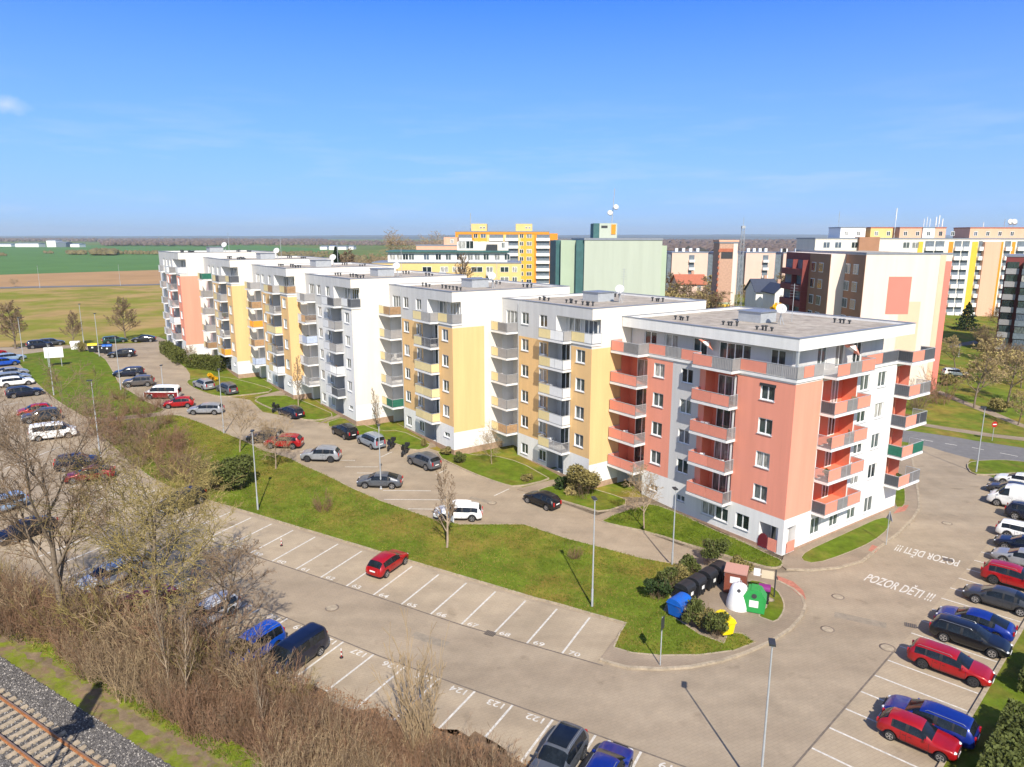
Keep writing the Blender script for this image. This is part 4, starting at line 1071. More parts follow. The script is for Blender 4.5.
# dark glazed-balcony block at the right edge
t, w, h, X, Z = fblock('dark wine red block with glazed balconies at the right edge', 1000, 1062, 150, 256, 14, 'wine', pref=12)
t.rotation_euler[2] = -R(35)
for k in range(8):
    z = h - 2.5 - 2.65 * k
    for a, b, m in ((1001, 1011.5, 'sill'), (1014, 1032, 'slate'), (1036, 1050, 'sill'), (1052, 1068, 'slate')):
        pr_ = 1.0 if a < 1010 else 2.2
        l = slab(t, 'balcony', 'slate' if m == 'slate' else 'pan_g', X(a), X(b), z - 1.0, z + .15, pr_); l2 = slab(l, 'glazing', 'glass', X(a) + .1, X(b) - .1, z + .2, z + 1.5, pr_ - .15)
# ------------------------------------------------------------------ vehicles
PAINT = {}
def paint(name, col, metal=.25):
    if name not in PAINT: PAINT[name] = mat(name + '_paint', col, .36, .14, 1.6, metal=metal, spec=.5, coat=.5)
    return PAINT[name]
for n_, c_, mm in (('red', (.34, .004, .007), .1), ('dark_red', (.22, .015, .02), .3), ('blue', (.004, .022, .21), .15), ('bright_blue', (.006, .075, .46), .1), ('navy', (.004, .008, .026), .1), ('black', (.006, .0065, .008), .05),
                   ('silver', (.29, .30, .32), .2), ('pale_blue_grey', (.24, .28, .33), .2), ('grey', (.095, .103, .118), .2), ('dark_grey', (.04, .043, .05), .15), ('pale_silver', (.52, .53, .54), 0), ('white', (.80, .80, .79), 0), ('brown_grey', (.13, .115, .11), .4), ('green', (.015, .06, .045), .3), ('sky', (.30, .42, .60), .2)):
    paint(n_, c_, mm)
M['cglass'] = mat('car_glass', (.010, .013, .016), .07, .5, 2.0, spec=.5)
M['tyre'] = mat('tyre_rubber', (.018, .018, .02), .85)
M['rim'] = mat('alloy_rim', (.52, .53, .55), .35, metal=.8)
M['rim_d'] = mat('black_rim', (.075, .075, .08), .4, metal=.5)
M['trim'] = mat('black_plastic', (.02, .02, .022), .6)
M['lamp'] = mat('headlamp_glass', (.72, .75, .78), .1, spec=.8)
M['tail'] = mat('tail_lamp', (.42, .012, .012), .2, spec=.7)
M['plate'] = mat('number_plate', (.78, .78, .76), .5)

SPEC = {
 'hatch': dict(L=4.05, Wd=1.72, top=[(-2.02, .55), (-2.0, .92), (-1.9, 1.03), (-1.52, 1.40), (-1.0, 1.47), (-.2, 1.49), (.28, 1.41), (1.02, .99), (1.72, .83), (1.95, .66), (2.02, .5)], belt=.885, ws=(.28, 1.02), rw=(-1.9, -1.52), side=(-1.45, .66), pil=(-.45, -1.2), ax=(-1.22, 1.28), r=.31),
 'old_hatch': dict(L=3.95, Wd=1.66, top=[(-1.97, .55), (-1.95, .90), (-1.88, .98), (-1.42, 1.34), (-1.0, 1.40), (-.1, 1.41), (.2, 1.36), (.8, .95), (1.75, .84), (1.92, .7), (1.97, .5)], belt=.855, ws=(.2, .8), rw=(-1.88, -1.42), side=(-1.2, .5), pil=(-.42, -1.15), ax=(-1.2, 1.25), r=.28),
 'estate': dict(L=4.7, Wd=1.82, top=[(-2.34, .55), (-2.33, .95), (-2.26, 1.06), (-1.95, 1.41), (-1.45, 1.47), (-.2, 1.49), (.35, 1.41), (1.12, 1.0), (1.95, .85), (2.25, .68), (2.34, .5)], belt=.905, ws=(.35, 1.12), rw=(-2.26, -1.95), side=(-1.9, .74), pil=(-.38, -1.25), ax=(-1.38, 1.42), r=.33, rail=1),
 'liftback': dict(L=4.75, Wd=1.83, top=[(-2.37, .55), (-2.35, .98), (-2.2, 1.06), (-1.85, 1.13), (-1.0, 1.42), (-.4, 1.47), (.1, 1.46), (.45, 1.39), (1.2, .99), (2.0, .83), (2.28, .67), (2.37, .5)], belt=.91, ws=(.45, 1.2), rw=(-1.85, -1.0), side=(-1.25, .8), pil=(-.28, -1.05), ax=(-1.4, 1.42), r=.33),
 'suv': dict(L=4.5, Wd=1.86, top=[(-2.25, .6), (-2.23, 1.02), (-2.15, 1.14), (-1.78, 1.55), (-1.2, 1.64), (-.2, 1.66), (.32, 1.57), (1.0, 1.13), (1.85, 1.0), (2.15, .82), (2.25, .58)], belt=1.02, ws=(.32, 1.0), rw=(-2.15, -1.78), side=(-1.72, .66), pil=(-.42, -1.25), ax=(-1.33, 1.36), r=.36, rail=1, clad=1),
 'mpv': dict(L=4.4, Wd=1.8, top=[(-2.2, .55), (-2.2, 1.0), (-2.14, 1.15), (-1.95, 1.62), (-1.5, 1.72), (-.1, 1.74), (.5, 1.6), (1.35, 1.06), (1.9, .92), (2.12, .72), (2.2, .5)], belt=.97, ws=(.5, 1.35), rw=(-2.14, -1.95), side=(-1.9, .9), pil=(-.32, -1.15), ax=(-1.32, 1.36), r=.32, rail=1),
 'van': dict(L=4.95, Wd=1.92, top=[(-2.47, .6), (-2.47, 1.15), (-2.42, 1.72), (-2.25, 1.90), (-1.2, 1.95), (.6, 1.94), (1.1, 1.84), (1.78, 1.2), (2.2, 1.06), (2.42, .85), (2.47, .55)], belt=1.18, ws=(1.1, 1.78), rw=(-2.45, -2.38), side=(-2.0, 1.45), pil=(.38, -.8), ax=(-1.5, 1.52), r=.34),
 'panel_van': dict(L=5.4, Wd=2.0, top=[(-2.7, .6), (-2.7, 1.3), (-2.66, 2.1), (-2.45, 2.30), (-1.2, 2.36), (.7, 2.34), (1.25, 2.18), (2.0, 1.32), (2.45, 1.1), (2.66, .85), (2.7, .55)], belt=1.28, ws=(1.25, 2.0), rw=(-9, -8.9), side=(.75, 1.7), pil=(9,), ax=(-1.65, 1.75), r=.35),
}
def lerp(tab, x):
    if x <= tab[0][0]: return tab[0][1]
    for (a, za), (b, zb) in zip(tab, tab[1:]):
        if x <= b: return za + (zb - za) * (x - a) / (b - a) if b > a else zb
    return tab[-1][1]
CAR = {}
def car_proto(kind):
    s = SPEC[kind]; L, Wd, r = s['L'], s['Wd'], s['r']; hl = L / 2
    xs = {x for x, _ in s['top']}
    for c in s['ax']: xs |= {c + d for d in (-r - .09, -r - .03, -r * .72, -r * .3, r * .3, r * .72, r + .03, r + .09)}
    for p in s['pil']: xs |= {p - .05, p + .05}
    wm = (s['ws'][0] + s['ws'][1]) / 2
    xs |= {wm, s['side'][0], s['side'][1], s['ws'][0] - .06}
    if kind == 'panel_van': xs |= {0, -.9, -2}
    xs = sorted(x for x in xs if -hl <= x <= hl); q = [xs[0]]
    for x in xs[1:]:
        if x - q[-1] > .028: q.append(x)
    xs = q
    bm = bmesh.new(); rings = []
    for x in xs:
        zt = lerp(s['top'], x); zb = .21
        zb += .10 * max(0, (abs(x) - hl + .5) / .5) ** 2
        for c in s['ax']:
            d = abs(x - c)
            if d < r + .05: zb = max(zb, r + math.sqrt(max(0, (r + .05) ** 2 - d * d)))
        w = Wd / 2
        if x > hl - .9: w *= 1 - .20 * ((x - hl + .9) / .9) ** 2.2
        if x < -hl + .6: w *= 1 - .13 * ((-x - hl + .6) / .6) ** 2.2
        g = min(1, max(0, (zt - s['belt']) / .42)); zs = min(s['belt'], zt - .05)
        tn = .30 if kind in ('panel_van',) else .235
        z3 = max(.56, zb + .08); z3 = min(z3, zs - .04)
        y5 = (w - .10) * (1 - g) + (w - (.17 if kind in ('van', 'panel_van') else .23)) * g
        half = [(0, zb), (w - .13, zb), (w - .035, min(zb + .09, z3 - .03)), (w, z3), (w - .025, zs), (y5, zt - .012 - .035 * g), (y5 * .6, zt + .006), (0, zt + .014)]
        ring = [bm.verts.new((x, y, z)) for y, z in half] + [bm.verts.new((x, -y, z)) for y, z in half[6:0:-1]]
        rings.append(ring)
    n = 14
    for i in range(len(xs) - 1):
        xm = (xs[i] + xs[i + 1]) / 2
        for k in range(n):
            f = bm.faces.new((rings[i][k], rings[i][(k + 1) % n], rings[i + 1][(k + 1) % n], rings[i + 1][k]))
            kk = k if k < 7 else 13 - k; mi = 0
            if kk == 0: mi = 2
            elif kk == 1 and s.get('clad'): mi = 2
            elif kk in (5, 6):
                if s['ws'][0] < xm < s['ws'][1] : mi = 1
                if s['rw'][0] < xm < s['rw'][1]: mi = 3
            elif kk == 4 and s['side'][0] < xm < s['side'][1]:
                mi = 4 if k < 7 else 5
                if any(abs(xm - p) < .05 for p in s['pil']): mi = 2
            f.material_index = mi; f.smooth = True
    for rg, fl in ((rings[0], 1), (rings[-1], 0)):
        f = bm.faces.new(rg if fl else rg[::-1]); f.smooth = True
    bmesh.ops.recalc_face_normals(bm, faces=bm.faces[:])
    me = bpy.data.meshes.new('tmp'); bm.to_mesh(me); bm.free()
    o = bpy.data.objects.new('tmp', me); COL.objects.link(o)
    md = o.modifiers.new('s', 'SUBSURF'); md.levels = 1; md.render_levels = 1
    dg = bpy.context.evaluated_depsgraph_get(); dg.update()
    ev = bpy.data.meshes.new_from_object(o.evaluated_get(dg)); bpy.data.objects.remove(o)
    V = [v.co.copy() for v in ev.vertices]
    groups = {}
    for p in ev.polygons: groups.setdefault({0: 'body', 2: 'trim'}.get(p.material_index, p.material_index), []).append(tuple(p.vertices))
    bpy.data.meshes.remove(ev)
    def sub(name, fs, m, mis=None):
        ids = sorted({i for f in fs for i in f}); mp = {a: b for b, a in enumerate(ids)}
        mb = MB(); mb.v = [tuple(V[i]) for i in ids]; mb.f = [tuple(mp[i] for i in f) for f in fs]; mb.m = mis or [0] * len(fs); mb.sm = [True] * len(fs)
        return mb.mesh(name, m)
    b, tr = groups['body'], groups['trim']
    def wat(x):
        w = Wd / 2
        if x > hl - .9: w *= 1 - .20 * ((x - hl + .9) / .9) ** 2.2
        if x < -hl + .6: w *= 1 - .13 * ((-x - hl + .6) / .6) ** 2.2
        return w
    mid = [p for p in s['pil'] if -1 < p < 1][:1] or [.5]; zs_ = s['belt'] - .03
    dx = [s['ws'][1] - .12, mid[0], s['ax'][0] + r + .22]
    def strip(quads):
        k = len(V)
        for q_ in quads: V.extend(Vector(p) for p in q_)
        return [tuple(range(k + 4 * i, k + 4 * i + 4)) for i in range(len(quads))]
    qs = []
    for sy in (-1, 1):
        for x in dx: w = wat(x) + .002; qs.append([(x - .009, sy * w, .36), (x + .009, sy * w, .36), (x + .009, sy * (w - .018), zs_), (x - .009, sy * (w - .018), zs_)])
        w = wat(0) + .003
        qs.append([(dx[2], sy * w, .345), (dx[0], sy * w, .345), (dx[0], sy * w, .365), (dx[2], sy * w, .365)])
        for x in (dx[1] - .22, dx[1] + .85) if False else (dx[1] + .10, dx[2] + .10): qs.append([(x, sy * (w - .006), zs_ - .13), (x + .17, sy * (w - .006), zs_ - .13), (x + .17, sy * (w - .008), zs_ - .10), (x, sy * (w - .008), zs_ - .10)])
    tr = tr + strip(qs)
    out = {'body': sub('body', b + tr, [PAINT['red'], M['trim']], [0] * len(b) + [1] * len(tr))}
    for k, nm in ((1, 'windscreen'), (3, 'rear_window'), (4, 'side_window'), (5, 'side_window')):
        if k in groups: out[(nm, k)] = sub(nm, groups[k], [M['cglass']])
    # wheels
    mb = MB(); ww = .2
    pr = [(r * .62, -ww / 2 + .01), (r * .9, -ww / 2), (r, -ww / 2 + .03), (r, ww / 2 - .03), (r * .9, ww / 2), (r * .62, ww / 2 - .01)]
    mb.lathe(pr, 20); rx = Matrix.Rotation(R(90), 4, 'X')
    mb.v = [tuple(rx @ Vector(p)) for p in mb.v]; out['wheel'] = mb.mesh('wheel', [M['tyre']])
    for nm, rm in (('rim', 'rim'), ('rim_d', 'rim_d')):
        mb = MB()
        for sy in (-1, 1):
            y = sy * (ww / 2 + .004)
            mb.add([(0, y, 0)] + [(r * .16 * math.cos(t), y, r * .16 * math.sin(t)) for t in [k * math.pi / 5 for k in range(10)]], [(0, 1 + k, 1 + (k + 1) % 10) for k in range(10)])
            for k in range(5):
                a = 2 * math.pi * k / 5
                pts = [(r * .1, a - .5), (r * .1, a + .5), (r * .64, a + .24), (r * .64, a - .24)]
                mb.add([(q_ * math.cos(t), y - sy * .001, q_ * math.sin(t)) for q_, t in pts], [(0, 1, 2, 3)])
            m_ = 24
            mb.add([(r * q_ * math.cos(2 * math.pi * k / m_), y - sy * .002, r * q_ * math.sin(2 * math.pi * k / m_)) for q_ in (.58, .68) for k in range(m_)], [(k, (k + 1) % m_, m_ + (k + 1) % m_, m_ + k) for k in range(m_)])
        out[nm] = mb.mesh('rim', [M[rm]])
    def blob(name, sx, sy, sz, m):
        bb = bmesh.new(); bmesh.ops.create_uvsphere(bb, u_segments=10, v_segments=6, radius=1, matrix=Matrix.Diagonal((sx, sy, sz, 1)))
        for f in bb.faces: f.smooth = True
        me = bpy.data.meshes.new(name); bb.to_mesh(me); bb.free(); me.materials.append(m); return me
    zf = lerp(s['top'], hl - .2) - .1
    out['headlight'] = blob('headlight', .20, .16, .06, M['lamp']); out['zf'] = zf
    hi = s['top'][3][1] - s['belt']
    tl = MB(); tl.box(-.012, .08, -.075, .075, -.14 - (.12 if hi > .5 else 0), .13 + (.12 if kind in ('mpv', 'van', 'panel_van') else 0)); out['taillight'] = tl.mesh('taillight', [M['tail']])
    mb = MB(); mb.box(-.045, .05, -.085, .085, -.05, .06); out['mirror'] = mb.mesh('wing_mirror', [PAINT['red']])
    mb = MB(); mb.box(-.012, .012, -.26, .26, -.055, .055); out['plate'] = mb.mesh('number_plate', [M['plate']])
    mb = MB(); mb.box(-.02, .02, -.42, .42, -.09, .09); out['grille'] = mb.mesh('grille', [M['trim']])
    if s.get('rail'):
        zr = max(z for _, z in s['top']); a, c = s['rw'][1] + .15, s['ws'][0] - .2
        mb = MB(); mb.bar((a, 0, zr - .05), (a + .12, 0, zr + .025), .014, 5); mb.bar((a + .12, 0, zr + .025), (c - .12, 0, zr + .025), .014, 5); mb.bar((c - .12, 0, zr + .025), (c, 0, zr - .06), .014, 5)
        out['rail'] = mb.mesh('roof_rail', [M['cap']])
    mb = MB()
    out['handle'] = None
    return out
def car(kind, col, label, at, front, h=0, rim='rim', roof=None, sc=.94):
    if kind not in CAR: CAR[kind] = car_proto(kind)
    c = CAR[kind]; s = SPEC[kind]; L, Wd, r = s['L'], s['Wd'], s['r']; hl = L / 2
    p = Vector(at) if len(at) == 3 else G(*at)
    if isinstance(front, str):
        a, b = {'R': (rpt(0, 0), rpt(0, 1)), 'K': (lotpt(0, 1), lotpt(0, 0)), 'B': (rowpt(0, 0), rowpt(0, 1)), 'U': (G(430, 487)[:2], G(395, 486)[:2])}[front[0]]
        d = Vector(b) - Vector(a)
        if front[1] == '-': d = -d
    else: d = (G(*front) - p).xy
    rz = math.atan2(d.y, d.x)
    gz = .035
    t = thing('parked_car' if 'van' not in kind else 'parked_van', label, 'car' if 'van' not in kind else 'van', (p.x, p.y, T(p.x, p.y) + gz), rz, 'cars parked round the apartment block')
    t.scale = (sc,) * 3
    f = Vector((math.cos(rz), math.sin(rz))); sl = (T(p.x + f.x, p.y + f.y) - T(p.x - f.x, p.y - f.y)) / 2; sr = (T(p.x - f.y, p.y + f.x) - T(p.x + f.y, p.y - f.x)) / 2
    t.rotation_euler = (math.atan(sr), -math.atan(sl), rz)
    pm = PAINT[col]
    def objmat(o, m, slot=0):
        o.material_slots[slot].link = 'OBJECT'; o.material_slots[slot].material = m
    b = link('body', c['body'], t); objmat(b, pm)
    for k in c:
        if isinstance(k, tuple): link(k[0], c[k], t)
    for x in s['ax']:
        for sy in (-1, 1):
            w = link('wheel', c['wheel'], t, (x, sy * (Wd / 2 - .105), r)); link('rim', c[rim], w)
    for sy in (-1, 1):
        link('headlight', c['headlight'], t, (hl - .23, sy * (Wd / 2 - .30), c['zf']))
        link('taillight', c['taillight'], t, (-hl + .012, sy * (Wd / 2 * .87 - .21), s['belt'] - .06))
        m = link('wing_mirror', c['mirror'], t, (s['ws'][1] - .32, sy * (Wd / 2 - .005), s['belt'] + .045)); objmat(m, pm)
        if 'rail' in c:
            q = link('roof_rail', c['rail'], t, (0, sy * (Wd / 2 - .30), -.05))
            if 'chrome' in label: objmat(q, M['rim'])
    link('number_plate', c['plate'], t, (-hl - .012, 0, .72)); link('number_plate', c['plate'], t, (hl - .005, 0, .42)); link('grille', c['grille'], t, (hl - .035, 0, .56))
    if roof == 'box':
        q = MB(); pr = [(-.95, 0), (-.92, .12), (-.5, .2), (.4, .2), (.9, .09), (.95, 0)]
        zr = max(z for _, z in s['top']) + .02
        vs = [(x - .3, sy * .4, z + zr) for sy in (-1, 1) for x, z in pr]; n = 6
        q.add(vs, [tuple(range(n)), tuple(range(2 * n - 1, n - 1, -1))] + [(i, n + i, n + (i + 1) % n, (i + 1) % n) for i in range(n)])
        q.build('roof_box', [PAINT['white']], t)
    if roof == 'glass':
        zr = max(z for _, z in s['top']); q = MB()
        xs = [s['rw'][1] + .25 + k * (s['ws'][0] - s['rw'][1] - .35) / 6 for k in range(7)]
        vs = [(x, y, lerp(s['top'], x) + (.019 if y == 0 else .013)) for x in xs for y in (-.55, 0, .55)]
        q.add(vs, [(3 * i + j, 3 * i + 3 + j, 3 * i + 4 + j, 3 * i + 1 + j) for i in range(6) for j in range(2)], 0, True)
        q.build('glass_roof', [M['cglass']], t)
    if roof == 'two_tone':
        b2 = link('lower_band', two_tone(kind), t); 
    return t
def two_tone(kind):
    s = SPEC[kind]; q = MB(); L = s['L']; hl = L / 2
    xs = [x for x in [-hl + .12 + k * (L - .3) / 40 for k in range(41)]]
    for sy in (-1, 1):
        for a, b in zip(xs, xs[1:]):
            if any(abs((a + b) / 2 - c) < s['r'] + .1 for c in s['ax']): z0 = .78
            else: z0 = .3
            w = lambda x: (Wd2 := s['Wd'] / 2) * (1 - (.20 * ((x - hl + .9) / .9) ** 2.2 if x > hl - .9 else 0) - (.13 * ((-x - hl + .6) / .6) ** 2.2 if x < -hl + .6 else 0)) + .006
            q.quad((a, sy * w(a), z0), (b, sy * w(b), z0), (b, sy * w(b), 1.06), (a, sy * w(a), 1.06))
    return q.mesh('lower_band', [PAINT['dark_red']])

# right-hand row, near to far
car('old_hatch', 'red', 'small red hatchback nearest in the right row, beside the long hedge', (917, 744), 'R+')
car('estate', 'blue', 'bright blue estate between the nearest red hatchback and two empty bays', (928, 729), 'R-')
car('estate', 'red', 'red estate with black wheels and a silver nose by the kerb', (949, 672), 'R+', rim='rim_d')
car('estate', 'black', 'black estate with chrome roof rails beside the red estate', (969, 645), 'R+')
car('liftback', 'blue', 'bright blue liftback behind the black estate with chrome rails', (974, 630), 'R-')
car('liftback', 'dark_grey', 'dark slate saloon between the blue liftback and a red crossover', (999, 606), 'R-')
car('suv', 'red', 'red crossover in the right row between slate saloon and silver car', (1014, 586), 'R+', rim='rim_d')
car('liftback', 'silver', 'silver saloon next to the red crossover at the right edge', (1024, 566), 'R-')
car('estate', 'navy', 'dark blue car squeezed behind the silver saloon at right', (1025, 552), 'R-')
car('estate', 'white', 'white estate showing its tail between dark blue cars at right', (1026, 540), 'R+')
car('suv', 'navy', 'dark blue SUV parked in front of the white panel van', (1032, 521), 'R+')
car('panel_van', 'white', 'tall white panel van in the far right row', (1018, 508), 'R-')
car('liftback', 'dark_grey', 'dark car almost hidden behind the white panel van', (1012, 495), 'R-')
car('estate', 'white', 'white estate last in the right row, beside the corner verge', (1019, 486), 'R-')
# middle row
car('hatch', 'red', 'bright red compact car alone in the numbered middle row', (388, 569), 'K+', roof=None)
car('suv', 'black', 'black car at the kerb behind budding branches, left end of middle row', (183, 507), 'K-')
# bottom row
car('suv', 'grey', 'grey SUV with a dark glass roof at the bottom edge', (558, 770), 'B+', roof='glass')
car('estate', 'blue', 'deep blue car beside the glass-roofed grey SUV', (604, 784), 'B-')
car('van', 'navy', 'dark navy van parked among the brush', (296, 663), 'B+', sc=.86)
car('mpv', 'bright_blue', 'vivid blue car behind twigs beside the navy van', (253, 657), 'B+')
car('estate', 'pale_silver', 'silver car behind twigs, left of the vivid blue car', (208, 622), 'B+')
car('hatch', 'dark_red', 'dark red car nearly hidden by the budding tree', (150, 607), 'B-')
car('estate', 'pale_silver', 'pale silver car just right of the large bare tree trunk', (110, 583), 'B+')
car('liftback', 'black', 'black car at the left edge under the bare tree branches', (27, 536), 'B+')
car('estate', 'sky', 'light blue car cut off by the left edge', (0, 512), 'B+')
# left lot
H_ = lambda x, y: (x + 30, y - 4)
for k, col, lab, x, y, s in (('hatch', 'red', 'red car cut off at the left edge beside the meadow', -6, 356, 1), ('estate', 'bright_blue', 'vivid blue car in the left lot under the meadow edge', 4, 366, 1), ('estate', 'sky', 'light blue car tucked behind the vivid blue car', 11, 361, 1),
                             ('liftback', 'silver', 'silver car in the left lot between blue and white cars', 12, 376, 1), ('estate', 'pale_blue_grey', 'pale blue grey car beside the white car in the left lot', 14, 381, 1), ('estate', 'white', 'clean white car in the left lot beside a dark blue one', 17, 385.5, 1),
                             ('estate', 'navy', 'dark blue car at the front of the left lot group', 25, 396, 1), ('hatch', 'red', 'small red car half hidden behind a slate car', 35, 415, -1), ('suv', 'dark_grey', 'slate coloured car in front of the small red one', 42, 421, -1),
                             ('van', 'white', 'white van behind bare branches in the left lot', 54, 438, 1), ('suv', 'navy', 'dark blue car behind the fork of the bare tree', 79, 468, 1), ('liftback', 'dark_red', 'dark maroon car beside the dark blue car behind the bare tree', 90, 480, -1)):
    car(k, col, lab, (x, y), (x + 30 * s, y - 3.5 * s))
# along the meadow and the lane
car('suv', 'navy', 'dark blue SUV beside the meadow, left of the white board', (40, 348), (70, 345.5))
car('estate', 'dark_grey', 'dark car half hidden behind the dark blue SUV by the meadow', (52, 345.5), (80, 343.5))
car('estate', 'green', 'dark green car in front of the meadow tree', (115, 343), (140, 341))
car('liftback', 'black', 'black car parked where the lane meets the far coral end', (144, 342), (120, 343))
car('estate', 'black', 'black car beside the dark waste containers', (122, 357), (100, 358))
car('estate', 'navy', 'dark blue estate at the verge above the brown grey car', (129, 376), (110, 377))
car('suv', 'brown_grey', 'brown grey car beside the two-tone van', (139, 386), (120, 387))
car('van', 'white', 'white over dark red two-tone van on the lane', (163, 398), (140, 398), roof='two_tone')
car('hatch', 'red', 'red hatchback parked beside the two-tone van', (179, 407), (160, 408))
car('estate', 'silver', 'silver estate next to the red hatchback, by a lamp post', (206, 413.5), (185, 413.5))
car('suv', 'silver', 'smaller silver car on the drive near the yellow bush', (204, 388.5), (190, 383))
car('mpv', 'grey', 'grey MPV on the drive beside the silver car and yellow bush', (227, 393), (212, 387))
car('estate', 'navy', 'dark blue car behind motorcycles below the white stair', (291, 416), (278, 411))
car('suv', 'dark_grey', 'dark grey car behind the red SUV by a bare tree', (266, 442), 'U+')
car('suv', 'red', 'red SUV with black cladding behind a young bare tree', (284, 447), 'U+', rim='rim')
car('suv', 'silver', 'silver coupe-backed crossover in the upper lot', (321, 460), 'U+', rim='rim_d')
car('liftback', 'grey', 'dark silver saloon beside a lamp post in the upper lot', (380, 486), 'U+')
car('suv', 'black', 'black SUV parked nose-up by the white stair lawn', (345, 436), (333, 430))
car('mpv', 'pale_blue_grey', 'pale grey blue MPV behind the two motorcycles', (371, 445.5), (358, 439.5))
car('suv', 'grey', 'slate grey SUV in front of the flower bed path', (424, 466), (408, 459.5))
wc = car('estate', 'white', 'white estate with a roof box behind a young bare tree', (458, 518), 'U+', roof='box')
car('hatch', 'black', 'black hatchback parked by the large grey green shrub', (542, 505), (522, 497))
car('estate', 'white', 'white car in the park beyond the cream block', (955, 376), (980, 377.5))
q = MB(); q.box(0, 1.0, -.03, .03, .32, .95); d_ = link('open_door', q.mesh('open_door', [PAINT['white']]), wc, (.85, .92, 0), R(125)); q = MB(); q.box(.1, .9, -.02, .02, .97, 1.35); link('door_glass', q.mesh('door_glass', [M['cglass']]), d_)

# motorcycles
def motorcycle(label, at, front, col, case=None):
    p = G(*at); d = (G(*front) - p).xy
    t = thing('motorcycle', label, 'motorcycle', (p.x, p.y, T(p.x, p.y) + .02), math.atan2(d.y, d.x), 'motorcycles in front of the block')
    for x in (-.72, .72):
        m = MB(); m.lathe([(.2, -.05), (.29, -.06), (.32, 0), (.29, .06), (.2, .05)], 18); rx = Matrix.Rotation(R(90), 4, 'X'); m.v = [tuple(rx @ Vector(v)) for v in m.v]
        w = m.build('wheel', [M['tyre']], t, (x, 0, .32)); r_ = MB(); r_.lathe([(.0001, -.03), (.2, -.055), (.2, .055), (.0001, .03)], 14); r_.v = [tuple(rx @ Vector(v)) for v in r_.v]; r_.build('rim', [M['rim_d']], w)
    m = MB(); m.box(-.35, .3, -.16, .16, .3, .62); m.bar((.72, -.09, .32), (.42, -.09, .95), .03, 6); m.bar((.72, .09, .32), (.42, .09, .95), .03, 6); m.bar((-.72, 0, .32), (-.2, 0, .45), .05, 6); m.build('frame', [M['dmetal']], t)
    m = MB(); m.lathe([(.0001, 0), (.17, .03), (.2, .13), (.13, .22), (.0001, .25)], 12, (.12, 0, .64)); m.build('fuel_tank', [PAINT[col]], t)
    m = MB(); m.box(-.75, -.05, -.14, .14, .72, .84); m.build('seat', [M['trim']], t)
    m = MB(); m.box(.42, .62, -.2, .2, .72, 1.1); m.build('fairing', [PAINT[col]], t); m = MB(); m.box(.4, .46, -.17, .17, 1.11, 1.34); m.build('windshield', [M['cglass']], t)
    m = MB(); m.bar((.4, -.36, 1.02), (.42, 0, .97), .018, 5); m.bar((.42, 0, .97), (.4, .36, 1.02), .018, 5); m.build('handlebar', [M['dmetal']], t)
    if case: m = MB(); m.box(-.95, -.58, -.24, .24, .86, 1.22); m.build('top_case', [M['trim']], t)
motorcycle('black motorcycle with a top case beside the pale MPV', (391, 449.5), (383, 456), 'navy', 1)
motorcycle('black motorcycle with a top case beside the slate SUV', (405, 455), (397, 462), 'black', 1)
motorcycle('motorcycle parked behind the dark blue car below the white stair', (276, 411.5), (268, 416), 'black')

# ------------------------------------------------------------------ street furniture
def lamp(label, b, top, arm=None, h=None, tilt=0):
    p = G(*b); z = T(p.x, p.y)
    hh = h or A(top[0], top[1], p.y).z - z
    t = thing('street_lamp', label, 'street lamp', (p.x, p.y, z + .02), 0, 'street lamps')
    m = MB(); m.bar((0, 0, 0), (0, 0, hh * .18), .085, 8, 0, .08); m.bar((0, 0, hh * .18), (0, 0, hh), .06, 8, 0, .038); m.build('pole', [M['metal']], t)
    q = MB(); q.lathe([(.14, 0), (.14, .05), (.09, .08)], 10); q.build('base', [M['metal']], t)
    a = arm if arm is not None else math.radians(100)
    c, s = math.cos(a), math.sin(a)
    hd = MB(); Mx = Matrix.Translation((0, 0, hh)) @ Matrix.Rotation(a, 4, 'Z')
    hd.box(-.12, .42, -.14, .14, .0, .10, 0, Mx); hd.box(-.1, .4, -.11, .11, -.025, -.003, 1, Mx)
    hd.build('lamp_head', [M['dmetal'], M['lamp']], t)
    return t
lamp('lamp post at the kerb of the middle row, left of the bare shrub', (258, 511), (252, 432))
lamp('lamp post on the lawn above stalls 68 to 70', (592, 608), (595, 500))
lamp('lamp post on the lane edge near the coral entrance', (672, 566), (675, 490))
lamp('lamp post on the corner verge by the last white estate', (976, 473), (983, 408), math.radians(160))
lamp('lamp post standing in front of the dark silver saloon', (381, 489), (381, 426))
lp = lamp('tall lamp post in the foreground at the bottom edge', (759.5, 797), (773, 646), h=7.8, arm=math.radians(75))
lamp('lamp post between the silver estate and a bare tree', (224, 434), (221, 370))
lamp('lamp post left of the white board behind the left lot', (24, 362), (19.5, 318), math.radians(60))
lamp('lamp post in front of the white board', (54, 396), (48, 344))
lamp('lamp post among the bare shrubs on the left lawn', (100, 454), (93.5, 381), math.radians(190))
lamp('lamp post right of the yellow-lidded container', (99.5, 357), (95.5, 314))
lamp('lamp post by the dark blue estate on the lane verge', (121, 390.5), (116.5, 337))
lamp('lamp post behind the meadow edge between two bare trees', (84, 345), (80.5, 304.5))
lamp('tall roadside lamp in front of the ploughed field', (40, 288), (38.5, 268), h=9)
lamp('tall roadside lamp near the far coral end', (120.5, 286), (119, 271), h=9)
lamp('lamp post in the park beyond the cream block', (958.5, 357), (958, 344))
lamp('lamp post behind the two-tone van', (164, 396.5), (163, 366))
